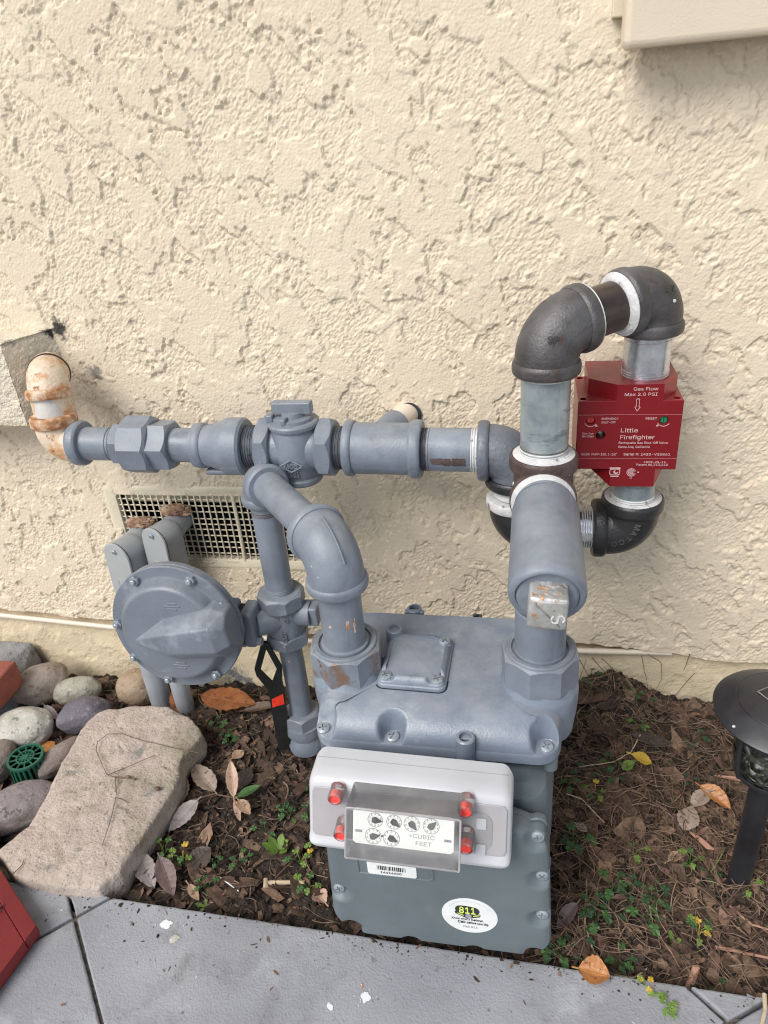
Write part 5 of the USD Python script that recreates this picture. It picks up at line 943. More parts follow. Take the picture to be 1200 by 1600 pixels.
part(cap, 'panel_rim', put(cat(*[rod(V(*a, .0018), V(*b_, .0018), .0006, 6, .0001) for a, b_ in (((-.0188, -.0188), (.0188, -.0188)), ((.0188, -.0188), (.0188, .0188)), ((.0188, .0188), (-.0188, .0188)), ((-.0188, .0188), (-.0188, -.0188)))]), trimesh.transformations.translation_matrix([LX + .004, LY, lz + .0668 + CZ]) @ trimesh.transformations.rotation_matrix(math.radians(33), [0, 0, 1])), 'stone_mauve')
part(cap, 'paint_dab', hull([at(1146, 1135, z=lz + .0545 + CZ), at(1147, 1135, z=lz + .0545 + CZ)], .0013, 8), 'thread_tape')

# ------------------------------------------------------------------ ground
def structure(name, mesh, mat, smooth=True): return single(name, mesh, mat, None, None, kind='structure', smooth=smooth)
gx = np.r_[np.arange(-3, -1.5, .05), np.arange(-1.5, -1.0, .006), np.arange(-1.0, .46, .0026), np.arange(.46, 1.1, .006), np.arange(1.1, 3.01, .05)]; gy = np.arange(-.44, .0161, .0026); gx = gx[np.r_[True, np.diff(gx) > 1e-6]]
Xg, Yg = np.meshgrid(gx, gy, indexing='xy'); Zg = soil_z(Xg, np.minimum(Yg, 0))
pp = np.stack([Xg, Yg, 0 * Xg], -1); Zg += .006 * (fbm(pp * 210, 2, 33) - .5) + .0035 * (noise(pp * 420, 35) - .5)
structure('planting_bed_soil', (np.stack([Xg, Yg, Zg], -1).reshape(-1, 3), grid_faces(len(gy), len(gx))), 'soil')
structure('ground', trimesh.creation.box(bounds=[[-150, -150, -.30], [150, 150, -.20]]), 'far_ground', False)
# concrete walk, cut into slabs by narrow joints
walk = thing('concrete_walk', None, None, kind='structure')
def W(px, py): return at(px, py, z=WALK_Z)[:2]
ed = lambda x: np.array([x, edge_y(x)])
j1 = unit(W(158, 1600) - W(105, 1393)); j2 = unit(W(66, 1462) - W(170, 1404)); j3 = unit(W(1140, 1600) - W(1092, 1557)); j4 = unit(W(1155, 1590) - W(1186, 1572))
far = 1.6
def poly_walk():
    return sg.Polygon([ed(-3), ed(3), (3, -far), (-3, -far)])
base = poly_walk()
cuts = []
def joint(a, d, b=None, w=.0036):
    a = np.asarray(a); b = a + d * 4 if b is None else np.asarray(b); return sg.LineString([a, b]).buffer(w / 2, cap_style=2)
x1_ = W(113, 1428); cuts += [joint(W(105, 1390) - j1 * .02, j1), joint(W(175, 1401) - j2 * .03, j2, None), joint(W(1088, 1552) - j3 * .02, j3), joint(W(1190, 1569) - j4 * .30, j4)]
cuts += [joint(ed(-1.35), V(0, -1)), joint(V(-3, -1.02), V(1, 0), V(3, -1.02)), joint(ed(1.1), V(0, -1))]
P = base
for c in cuts: P = P.difference(c)
rg = arr(21)
for g in sorted(P.geoms, key=lambda g: -g.area):
    if g.area < 1e-5: continue
    o = np.array(g.exterior.coords)[:-1]; o = o if g.exterior.is_ccw else o[::-1]; o = resample(o, int(max(60, min(2600, g.length / .004))))
    wob = .0012 * (fbm(np.c_[o * 90, np.zeros(len(o))], 3, 2) - .5); o = o + normals2(o) * wob[:, None]
    part(walk, 'slab', slab(o, [(0, WALK_Z - .10), (0, WALK_Z - .0020), (.0004, WALK_Z - .0009), (.0012, WALK_Z - .0003), (.0022, WALK_Z)], False), 'concrete', 25)
part(walk, 'joint_bed', trimesh.creation.extrude_polygon(sg.Polygon([ed(-3) - [0, .02], ed(3) - [0, .02], (3, -far + .01), (-3, -far + .01)]), .05, engine='earcut').apply_translation([0, 0, WALK_Z - .0545]), 'joint_dark', False)
# specks of paint and droppings on the walk
def splat(px, py, r, seed, lab, mat='paper_white', stretch=1.0, rot=0.0, name='paint_splash', th=.0007):
    rg = arr(seed); a = np.linspace(0, 2 * np.pi, 46, endpoint=False); k = 1 + .55 * (fbm(np.c_[np.cos(a) * 1.7 + seed, np.sin(a) * 1.7, a * 0], 3, seed) - .5) * 2
    p = np.c_[np.cos(a) * k * r * stretch, np.sin(a) * k * r]; c_, s_ = math.cos(rot), math.sin(rot); p = p @ np.array([[c_, s_], [-s_, c_]])
    m = [slab(p + W(px, py), [(0, WALK_Z + .0002), (r * .04, WALK_Z + th)])]
    for _ in range(7):
        q = rg.normal(0, r * 1.3, 2); rr = rg.uniform(.05, .16) * r; m.append(put(lathe([(rr, 0), (rr * .7, th), (0, th)], 8), trimesh.transformations.translation_matrix([*(W(px, py) + q), WALK_Z + .0002])))
    single(name, cat(*m), mat, lab, 'stain', smooth=30)
splat(260, 1445, .0046, 3, 'largest white paint splash on the walk, left of centre', stretch=1.5, rot=.5)
splat(273, 1467, .0040, 9, 'faint grey splash just below the large white one', 'stone_pale', 1.3, .3)
splat(571, 1558, .0050, 5, 'round white splash with a reddish tail in mid walk', stretch=.95); splat(565, 1541, .0028, 6, 'small rusty smear above the round white splash', 'bark_pink', .6, .2)
splat(515, 1573, .0024, 12, 'little white fleck left of the round splash', stretch=1.5, rot=-.5)
# concrete footing with a red brick on it, far left
foot = thing('concrete_footing', 'rough grey concrete footing against the wall at the far left', 'footing')
f0, f1, f2 = at(44, 1017, z=.0), at(30, 1062, z=-.01), at(12, 1108, z=-.045)
fm = hull([V(-1.5, .01, .012), V(f0[0], -.002, .004), V(f0[0] + .006, -.006, -.05), V(-1.5, .01, -.10), V(-1.5, -.105, .004), V(f1[0] - .035, -.085, -.004), V(f1[0] - .005, -.075, -.03), V(-1.5, -.15, -.10), V(f2[0], -.125, -.10), V(f0[0], -.01, -.10)], .006, 10)
fm = trimesh.Trimesh(*trimesh.remesh.subdivide_to_size(fm.vertices, fm.faces, .02)); v = fm.vertices; fm.vertices = v + .008 * (np.stack([fbm(v * 40, 3, 4), fbm(v * 40 + 7, 3, 5), fbm(v * 40 + 3, 3, 6)], -1) - .5)
part(foot, 'block', fm, 'rough_concrete', 50)
bk = thing('red_brick', 'red brick end lying on the concrete footing at the far left', 'brick'); ba, bb2 = at(25, 1032, z=.036), at(0, 1078, z=.02)
d_ = unit((bb2 - ba) * [1, 1, 0]); n_ = V(-d_[1], d_[0], 0) if V(-d_[1], d_[0], 0)[0] < 0 else V(d_[1], -d_[0], 0)
Mk = np.eye(4); Mk[:3, 0], Mk[:3, 1], Mk[:3, 2], Mk[:3, 3] = d_, np.cross([0, 0, 1.0], d_), V(0, 0, 1), V(ba[0], ba[1], .0)
sgn = 1 if (np.cross([0, 0, 1.0], d_)).dot(n_) > 0 else -1
part(bk, 'body', put(rbox(V(0, 0, -.010), V(.095, sgn * .19, .036), .004), Mk), 'brick_red')
# red tool case corner, lower left
tcse = thing('red_tool_case', 'open red metal case standing on the walk, only its corner in view', 'case')
K, Ka, Kb = W(66, 1463), W(0, 1360), W(0, 1553); u1, u2 = unit(Ka - K), unit(Kb - K)
Mt = np.eye(4); Mt[:3, 0] = V(*u1, 0); Mt[:3, 1] = V(*u2, 0); Mt[:3, 2] = V(0, 0, 1 if np.cross(u1, u2) > 0 else -1); Mt[:3, 3] = V(*K, WALK_Z)
def tk(lo, hi, r=.0015): m = rbox(V(*lo), V(*hi), r); m.vertices = (np.c_[m.vertices[:, 0] * 1, m.vertices[:, 1], m.vertices[:, 2], np.ones(len(m.vertices))] @ np.array([[*V(*u1, 0), 0], [*V(*u2, 0), 0], [0, 0, 1, 0], [*K, WALK_Z, 1]]))[:, :3]; return trimesh.Trimesh(m.vertices, m.faces if np.cross(u1, u2) > 0 else m.faces[:, ::-1], process=False)
part(tcse, 'base', tk((.001, .001, .002), (.30, .30, .006)), 'toolbox_red'); part(tcse, 'end_rim', tk((0, 0, .006), (.30, .018, .020)), 'toolbox_red') ; part(tcse, 'front_panel', tk((0, .018, .006), (.058, .30, .020)), 'toolbox_red')
part(tcse, 'lit_flange', tk((.058, .018, .0205), (.062, .30, .0235), .001), 'toolbox_red'); part(tcse, 'dark_liner', tk((.0585, .0185, .0065), (.30, .30, .0090)), 'black_plastic')
# ------------------------------------------------------------------ stones
def stone_mesh(c, ax3, yaw, tilt, seed, rough=.10):
    m = trimesh.creation.icosphere(4, 1.0); v = m.vertices; sp_ = np.sign(v) * np.abs(v) ** .92; k = 1 + rough * 2 * (fbm(v * 1.3 + seed * 3.1, 3, seed) - .5) + .025 * (fbm(v * 7 + seed, 3, seed + 1) - .5)
    m.vertices = sp_ * k[:, None] * ax3; m.apply_transform(trimesh.transformations.rotation_matrix(math.radians(tilt[0]), [1, 0, 0]) @ trimesh.transformations.rotation_matrix(math.radians(tilt[1]), [0, 1, 0])); m.apply_transform(trimesh.transformations.rotation_matrix(math.radians(yaw), [0, 0, 1])); m.apply_translation(c); return m
for k, (px, py, zc, ax3, yaw, tilt, mat, lab) in enumerate((
    (65, 1069, -.028, (.044, .031, .026), 38, (38, 0), 'stone_brown', 'large brown river stone tilted against the foundation'),
    (121, 1079, -.036, (.036, .022, .020), 22, (25, 0), 'stone_green', 'grey green speckled river stone behind the dark purple one'),
    (131, 1117, -.030, (.038, .026, .024), 34, (20, 0), 'stone_purple', 'smooth dark purple river stone beside the flagstone'),
    (38, 1138, -.026, (.041, .034, .024), 14, (18, 0), 'stone_pale', 'pale speckled cracked river stone behind the green drain'),
    (214, 1074, -.036, (.032, .028, .030), 8, (10, 0), 'stone_tan', 'round tan stone beside the conduit pipes'),
    (94, 1184, -.032, (.040, .017, .020), 62, (10, 0), 'stone_taupe', 'narrow taupe stone between drain and flagstone'),
    (32, 1262, -.032, (.052, .033, .026), 32, (15, 0), 'stone_mauve', 'big speckled mauve stone below the green drain'),
    (-4, 1192, -.030, (.022, .034, .022), 0, (10, 0), 'stone_taupe', 'brown stone cut off by the left edge, beside the drain'),
    (-2, 1262, -.055, (.018, .020, .016), 0, (0, 0), 'stone_tan', 'small tan stone at the left edge under the mauve one'),
    (12, 1366, -.034, (.022, .018, .012), 20, (0, 0), 'stone_tan', 'little tan stone between red case and flagstone'))):
    m = stone_mesh(at(px, py, z=zc), V(*ax3), yaw, tilt, 11 + k, .15); single('river_stone', m, mat, lab, 'stone', smooth=True)
# flagstone
FT = -.006
fo = np.array([(0, 1215), (60, 1165), (160, 1075), (240, 945), (300, 810), (345, 725), (400, 640), (440, 565), (480, 510), (540, 465), (600, 436), (640, 440), (730, 425), (850, 424), (940, 440), (1040, 490), (1100, 550), (1112, 590), (1075, 640), (1010, 700), (992, 760), (990, 815), (940, 920), (880, 1000), (830, 1080), (770, 1180), (715, 1262), (665, 1345), (600, 1390), (545, 1440), (440, 1440), (300, 1425), (160, 1395), (80, 1370), (35, 1320), (0, 1270), (-60, 1245)], float)
fp = np.array([at(a * .28333, 980 + b * .28333, z=FT)[:2] for a, b in fo]); fs = sg.Polygon(fp).buffer(.004).buffer(-.004)
fp = resample(np.array(fs.exterior.coords)[:-1], 420); fp = fp if sg.Polygon(fp).exterior.is_ccw else fp[::-1]
fp = fp + normals2(fp, 3) * (.004 * (fbm(np.c_[fp * 60, np.zeros(420)], 3, 7) - .5))[:, None]
def flag():
    from scipy.spatial import Delaunay
    import shapely
    pg = sg.Polygon(fp).buffer(0); Pp = [fp]
    for d in (.001, .0024, .0042, .0066, .010): 
        q = pg.buffer(-d); q = max(q.geoms, key=lambda g: g.area) if hasattr(q, 'geoms') else q; Pp.append(resample(np.array(q.exterior.coords)[:-1], 380))
    a0, b0, a1, b1 = pg.bounds; X_, Y_ = np.meshgrid(np.arange(a0, a1, .0028), np.arange(b0, b1, .0028)); G = np.c_[X_.ravel(), Y_.ravel()]; G = G + arr(2).normal(0, .0003, G.shape); Pp.append(G[shapely.contains_xy(pg.buffer(-.0115), G[:, 0], G[:, 1])])
    v = np.vstack(Pp); f = Delaunay(v).simplices; c = v[f].mean(1); f = f[shapely.contains_xy(pg, c[:, 0], c[:, 1])]; e1, e2 = v[f[:, 1]] - v[f[:, 0]], v[f[:, 2]] - v[f[:, 0]]; f = np.where(((e1[:, 0] * e2[:, 1] - e1[:, 1] * e2[:, 0]) > 0)[:, None], f, f[:, ::-1])
    d = shapely.distance(shapely.points(v), pg.exterior); p3 = np.c_[v, np.zeros(len(v))]
    h = FT + np.interp(d, [0, .001, .0028, .006, .012, .02], [-.0050, -.0024, -.0011, -.0005, -.0002, 0]) + .007 * (fbm(p3 * 14, 3, 3) - .5) + .0030 * (fbm(p3 * 60, 3, 8) - .5) + .0016 * (fbm(p3 * 220, 2, 9) - .5)
    crack = np.abs(fbm(p3 * 12 + 5, 3, 55) - .5); h -= .0028 * np.exp(-(crack / .006) ** 2) * np.clip((fbm(p3 * 9, 2, 66) - .50) / .08, 0, 1)
    v3 = np.c_[v, h]; n = len(fp); i = np.arange(n); w0 = len(v3); und = fp + normals2(fp, 3) * .003; v3 = np.vstack([v3, np.c_[und, np.full(n, FT - .024 )], np.c_[fp - normals2(fp, 3) * .006, np.full(n, FT - .06)]])
    r = np.roll(i, -1); f = np.vstack([f, np.c_[i, w0 + i, w0 + r], np.c_[i, w0 + r, r], np.c_[w0 + i, w0 + n + i, w0 + n + r], np.c_[w0 + i, w0 + n + r, w0 + r]]); return v3, f
single('flagstone', flag(), 'flagstone', 'large pale pinkish flagstone lying between the walk and the river stones', 'flagstone', smooth=40)
# green drain grate
dg = thing('drain_grate', 'round dark green plastic drain dome among the river stones', 'drain'); gz = -.008; gc = at(39, 1182, z=gz); gr = .0245
ringf = lambda r0, r1, z, h: put(lathe([(r0, 0), (r1, 0), (r1, h), (r0, h), (r0, 0)], 44), trimesh.transformations.translation_matrix([gc[0], gc[1], z]))
part(dg, 'top_ring', ringf(gr - .0032, gr, gz - .004, .004), 'green_plastic'); part(dg, 'middle_ring', ringf(.0105, .0125, gz - .003, .003), 'green_plastic'); part(dg, 'centre', ringf(.0002, .0045, gz - .003, .003), 'green_plastic'); part(dg, 'foot_ring', ringf(gr - .001, gr + .004, gz - .052, .005), 'green_plastic')
for k in range(12):
    a = 2 * math.pi * k / 12; part(dg, 'spoke', sweep([V(gc[0] + r * math.cos(a), gc[1] + r * math.sin(a), gz - .0018) for r in (.003, gr - .002)], .0012, 6), 'green_plastic')
for k in range(22):
    a = 2 * math.pi * k / 22; c, s_ = math.cos(a), math.sin(a); part(dg, 'rib', hull([V(gc[0] + r * c + t * -s_, gc[1] + r * s_ + t * c, z) for z, r0 in ((gz - .003, gr - .0005), (gz - .048, gr + .0015)) for r in (r0, r0 - .003) for t in (-.0014, .0014)]), 'green_plastic', False)
part(dg, 'dark_well', put(lathe([(gr - .005, 0), (gr - .005, .036), (0, .036)], 30), trimesh.transformations.translation_matrix([gc[0], gc[1], gz - .052])), 'dark_hole')

# ------------------------------------------------------------------ loose litter on the bed
rg = arr(2024)
def free(x, y):
    """Where the open bed is: off the walk, the flagstone and the stones' patch."""
    import shapely
    ok = (y < -.004) & (y > edge_y(x) + .004) & ~shapely.contains_xy(sg.Polygon(fp), x, y); return ok
def scatter(n, dens, x0=-1.12, x1=.80):
    out = np.zeros((0, 2))
    while len(out) < n:
        p = np.c_[rg.uniform(x0, x1, 4000), rg.uniform(-.41, 0, 4000)]; k = free(p[:, 0], p[:, 1]) & (rg.random(4000) < dens(p[:, 0], p[:, 1])); out = np.vstack([out, p[k]])
    return out[:n]
def rots(n, tilt=.35):
    yaw, a, b = rg.uniform(0, 2 * np.pi, n), rg.normal(0, tilt, n), rg.normal(0, tilt, n); cy, sy, ca, sa, cb, sb = np.cos(yaw), np.sin(yaw), np.cos(a), np.sin(a), np.cos(b), np.sin(b); z, o = np.zeros(n), np.ones(n)
    Z_ = np.stack([np.stack([cy, -sy, z], -1), np.stack([sy, cy, z], -1), np.stack([z, z, o], -1)], -2); X_ = np.stack([np.stack([o, z, z], -1), np.stack([z, ca, -sa], -1), np.stack([z, sa, ca], -1)], -2); Y_ = np.stack([np.stack([cb, z, sb], -1), np.stack([z, o, z], -1), np.stack([-sb, z, cb], -1)], -2)
    return Z_ @ X_ @ Y_
def bits(pos, size, kind, tilt=.35, lift=.3):
    """Many small solids in one mesh: flakes (bent prisms) or crumbs (jittered octahedra)."""
    n = len(pos); z = soil_z(pos[:, 0], pos[:, 1])
    if kind == 'flake':
        b = np.array([[-1, -.8, 0], [-.2, -1, .25], [.9, -.7, 0], [1, .6, .1], [.1, 1, .3], [-.9, .8, .05]]); b = np.vstack([b, b + [0, 0, .35]]); F = [[0, 2, 1], [0, 3, 2], [0, 4, 3], [0, 5, 4], [6, 7, 8], [6, 8, 9], [6, 9, 10], [6, 10, 11]] + [q for i in range(6) for q in ([i, (i + 1) % 6, 6 + (i + 1) % 6], [i, 6 + (i + 1) % 6, 6 + i])]
    else:
        b = np.array([[1, 0, 0], [-1, 0, 0], [0, 1, 0], [0, -1, 0], [0, 0, 1], [0, 0, -1.]]); F = [[0, 2, 4], [2, 1, 4], [1, 3, 4], [3, 0, 4], [2, 0, 5], [1, 2, 5], [3, 1, 5], [0, 3, 5]]
    v = b[None] * size[:, None, :] * (1 + rg.normal(0, .22, (n, len(b), 1))); v = np.einsum('nij,nkj->nki', rots(n, tilt), v); v[..., 0] += pos[:, None, 0]; v[..., 1] += pos[:, None, 1]; v[..., 2] += (z + size[:, 2] * lift)[:, None]
    f = np.asarray(F)[None] + (np.arange(n) * len(b))[:, None, None]; return v.reshape(-1, 3), f.reshape(-1, 3)
left = lambda x, y: np.clip((.02 - x) / .06, 0, 1); right = lambda x, y: np.clip((x + .02) / .06, 0, 1)
n = 18000; p = scatter(n, lambda x, y: .25 + .75 * left(x, y)); s_ = rg.lognormal(math.log(.0013), .5, n)
loose('soil_crumbs', bits(p, np.c_[s_, s_ * rg.uniform(.6, 1, n), s_ * rg.uniform(.5, .9, n)], 'crumb', 1.5, .5), 'crumbs', 'dark crumbs of soil and grit in the bed', 'soil', 77)
n = 5000; p = scatter(n, lambda x, y: .3 + .7 * left(x, y)); L_ = rg.lognormal(math.log(.0052), .55, n)
loose('bark_mulch', bits(p, np.c_[L_, L_ * rg.uniform(.18, .5, n), L_ * rg.uniform(.08, .22, n)], 'flake', .35, 1.0), 'bark', 'small chips of dark bark mulch covering the bed', 'mulch', 70)
n = 11500; p = scatter(n, lambda x, y: .14 + .86 * right(x, y)); L_ = rg.lognormal(math.log(.0042), .55, n)
loose('leaf_litter', bits(p, np.c_[L_, L_ * rg.uniform(.35, .8, n), L_ * rg.uniform(.03, .10, n)], 'flake', .55, 3.0), 'litter', 'crumbled brown leaf litter mostly right of the meter', 'leaf litter', 77)
def scraps(n, dens, lo, hi):
    p = scatter(n, dens); mv, mf, k = [], [], 0
    for q in range(n):
        l_ = rg.uniform(lo, hi); a = rg.uniform(0, 6.28); b_ = V(p[q, 0], p[q, 1], soil_z(p[q, 0], p[q, 1]) + .002); d = V(math.cos(a), math.sin(a), rg.normal(0, .25)) * l_
        v, f, _, _ = leaf_mesh(b_, b_ + d, l_ * rg.uniform(.3, .7), .002, rg.uniform(.1, .9), rg.normal(0, .3), rg.uniform(.7, 1.3), rg.normal(0, 1.2), q, 8, 5); mv.append(v); mf.append(f + k); k += len(v)
    return np.vstack(mv), np.vstack(mf)
def on_walk(n, reach):
    x = rg.uniform(-.62, .45, n); d = rg.exponential(reach, n) + .002; return np.c_[x, edge_y(x) - d]
def flat_bits(p, size, kind):
    v, f = bits(p, size, kind, .2, 1.0); k = len(v) // len(p); z = np.repeat(soil_z(p[:, 0], p[:, 1]), k); v[:, 2] = v[:, 2] - z + WALK_Z - np.repeat(size[:, 2] * .55, k); return v, f
n = 260; p = on_walk(n, .007); s_ = rg.lognormal(math.log(.0009), .45, n); loose('grit_on_walk', flat_bits(p, np.c_[s_, s_ * .8, s_ * .6], 'crumb'), 'crumbs', 'grains of soil spilled from the bed on the edge of the walk', 'soil', 91)
n = 45; p = on_walk(n, .05); L_ = rg.uniform(.0012, .0045, n); loose('litter_on_walk', flat_bits(p, np.c_[L_, L_ * rg.uniform(.12, .4, n), L_ * .08], 'flake'), 'bark', 'tiny bits of bark and twig blown on the walk', 'litter', 92)
def strands(n, dens, lo, hi, r0, r1, lift, seed, seg=7, arch=.25):
    p = scatter(n, dens); yaw = rg.uniform(0, 2 * np.pi, n); L_ = rg.uniform(lo, hi, n) * rg.uniform(.4, 1, n); t = np.linspace(-.5, .5, seg); bend = rg.normal(0, .35, n)
    dx, dy = np.cos(yaw), np.sin(yaw); X_ = p[:, 0, None] + L_[:, None] * (dx[:, None] * t - dy[:, None] * bend[:, None] * (t ** 2 - .12) * 2); Y_ = p[:, 1, None] + L_[:, None] * (dy[:, None] * t + dx[:, None] * bend[:, None] * (t ** 2 - .12) * 2)
    Y_ = np.clip(Y_, -.41, -.002); Z_ = soil_z(X_, Y_); sm = Z_.mean(1, keepdims=True) * .55 + Z_ * .45; Z_ = np.maximum(sm, Z_ - .001) + rg.uniform(.0006, lift, n)[:, None] + arch * L_[:, None] * (.25 - t ** 2) * rg.uniform(0, 1, n)[:, None] ** 3 + rg.normal(0, .10, n)[:, None] * L_[:, None] * t
    ok = (Y_ > edge_y(X_) + .001).all(1); P_ = np.stack([X_, Y_, Z_], -1)[ok]; rr = rg.uniform(r0, r1, n)[ok]; m = len(P_)
    T_ = np.gradient(P_, axis=1); T_ /= np.linalg.norm(T_, axis=2, keepdims=True); A_ = np.cross(T_, [0, 0, 1.0]); A_ /= np.linalg.norm(A_, axis=2, keepdims=True) + 1e-9; B_ = np.cross(T_, A_); g = np.arange(4) * np.pi / 2
    v = P_[:, :, None] + rr[:, None, None, None] * (np.cos(g)[:, None] * A_[:, :, None] + np.sin(g)[:, None] * B_[:, :, None]); f = grid_faces(seg, 4, True)[None] + (np.arange(m) * seg * 4)[:, None, None]; return v.reshape(-1, 3), f.reshape(-1, 3)
loose('dry_stems', strands(6600, lambda x, y: .05 + .95 * right(x, y), .015, .075, .0002, .00055, .014, 1), 'twigs', 'thatch of thin dry brown stems right of the meter', 'dry stems', 63)
loose('fine_twigs', strands(2000, lambda x, y: .3 + .7 * left(x, y), .008, .034, .0003, .0009, .004, 2, 6, .1), 'twigs', 'short dark twigs and needles on the soil left of the meter', 'twigs', 70)
RUN_LABELS = ['leftmost long dry runner slanting down the foundation beside the meter', 'second dry runner, slanting from the white strip to the mound', 'short upright dry runner in the middle of the foundation', 'looped dry runner hanging from the white strip', 'long straight dry runner between the left two and the upright one', 'dry stalk leaning up to the right below the path light cap side', 'short curled dry runner at the right end of the white strip', 'small dry runner curling up against the meter lid flank']
# runners that climb the foundation by the right corner of the meter
for k, pts in enumerate((((905, 1030), (930, 1075), (945, 1098)), ((925, 1028), (955, 1062), (985, 1095)), ((1002, 1025), (1008, 1050), (1012, 1075)), ((1012, 1022), (1034, 1035), (1034, 1060), (1022, 1082)), ((940, 1028), (975, 1062), (1000, 1090)), ((1085, 1052), (1065, 1075), (1048, 1095)), ((1078, 1022), (1072, 1038), (1068, 1048)), ((895, 1080), (905, 1062), (916, 1030)))):
    q = [at(a, b, y=-.006 - .004 * (j % 2)) for j, (a, b) in enumerate(pts)]; q = [q[0]] + q[1:]
    t = np.linspace(0, len(q) - 1, 14); q = np.stack([np.interp(t, range(len(q)), np.array(q)[:, d]) for d in range(3)], 1); q = q + .002 * (np.stack([fbm(q * 60 + d, 2, k) for d in range(3)], -1) - .5)
    q[:, 1] = np.minimum(q[:, 1], -.003); single('dry_runner', sweep(q, np.linspace(.0006, .0003, 14), 6), 'vine_brown', RUN_LABELS[k], 'stem', 'dry runners on the foundation')
# ------------------------------------------------------------------ leaves
def leaf_mesh(base, tip, w, up=.004, fold=.25, curl=.15, shape=.85, twist=0.0, seed=0, nu=18, nv=9):
    """A blade from base to tip: pointed oval, folded along the midrib and curled; thin but two-sided."""
    base, tip = np.asarray(base, float), np.asarray(tip, float); ax_ = tip - base; L_ = np.linalg.norm(ax_); x_ = ax_ / L_; y_ = unit(np.cross([0, 0, 1.0], x_)); z_ = np.cross(x_, y_)
    t = np.linspace(0, 1, nu)[:, None]; s = np.linspace(-1, 1, nv)[None, :]; wd = np.sin(np.pi * np.clip(t, 0, 1) ** shape) ** .85 * w / 2 + .0004
    rs = arr(seed + 500); wv = .12 * (fbm(np.stack([t * 4 + s * 0, s * 1.5 + t * 0, t * 0 + s * 0 + seed], -1), 2, seed) - .5)
    rip = 1 + .05 * np.sin(t * 40 + seed) * np.abs(s)
    yy = s * wd * rip * math.cos(fold * .6); zz = np.abs(s) * wd * math.sin(fold) + curl * L_ * ((t - .45) ** 2 - .1) + wv * w * np.abs(s) - .012 * w * np.exp(-(s / .10) ** 2) + .02 * w * np.cos(t * 46 - np.abs(s) * 6) * (np.abs(s) > .1)
    a = twist * (t - .5); yy, zz = yy * np.cos(a) - zz * np.sin(a), yy * np.sin(a) + zz * np.cos(a)
    P_ = base + x_ * (t * L_ + 0 * s)[..., None] + y_ * yy[..., None] + z_ * (zz + up)[..., None]; v = P_.reshape(-1, 3); f = grid_faces(nu, nv)
    lowest = (v[:, 2] - soil_z(v[:, 0], np.minimum(v[:, 1], 0), False)).min(); return v, f, x_, z_
def leaf(bpx, tpx, wpx, mat, lab, up=.003, fold=.25, curl=.12, shape=.85, twist=0.0, seed=0, lift=(0, 0), name='dry_leaf', cat_='leaf', group=None, stalk=True, on=None):
    b_ = soil_at(*bpx, up=.004 + lift[0]) if on is None else at(*bpx, z=on + lift[0]); t_ = soil_at(*tpx, up=.004 + lift[1]) if on is None else at(*tpx, z=on + lift[1])
    w = wpx * np.linalg.norm((b_ + t_) / 2 - EYE) / _f * 1.05; v, f, x_, z_ = leaf_mesh(b_, t_, w, up, fold, curl, shape, twist, seed)
    t = thing(name, lab, cat_, group); part(t, 'blade', (v, f), mat, True)
    c = v.reshape(18, 9, 3)[:, 4]; part(t, 'midrib', sweep(np.vstack([c[0] - x_ * (.006 if stalk else .0005), c[:16] + z_ * .0003]), np.linspace(.0008, .0003, 17), 6), mat)
    return t
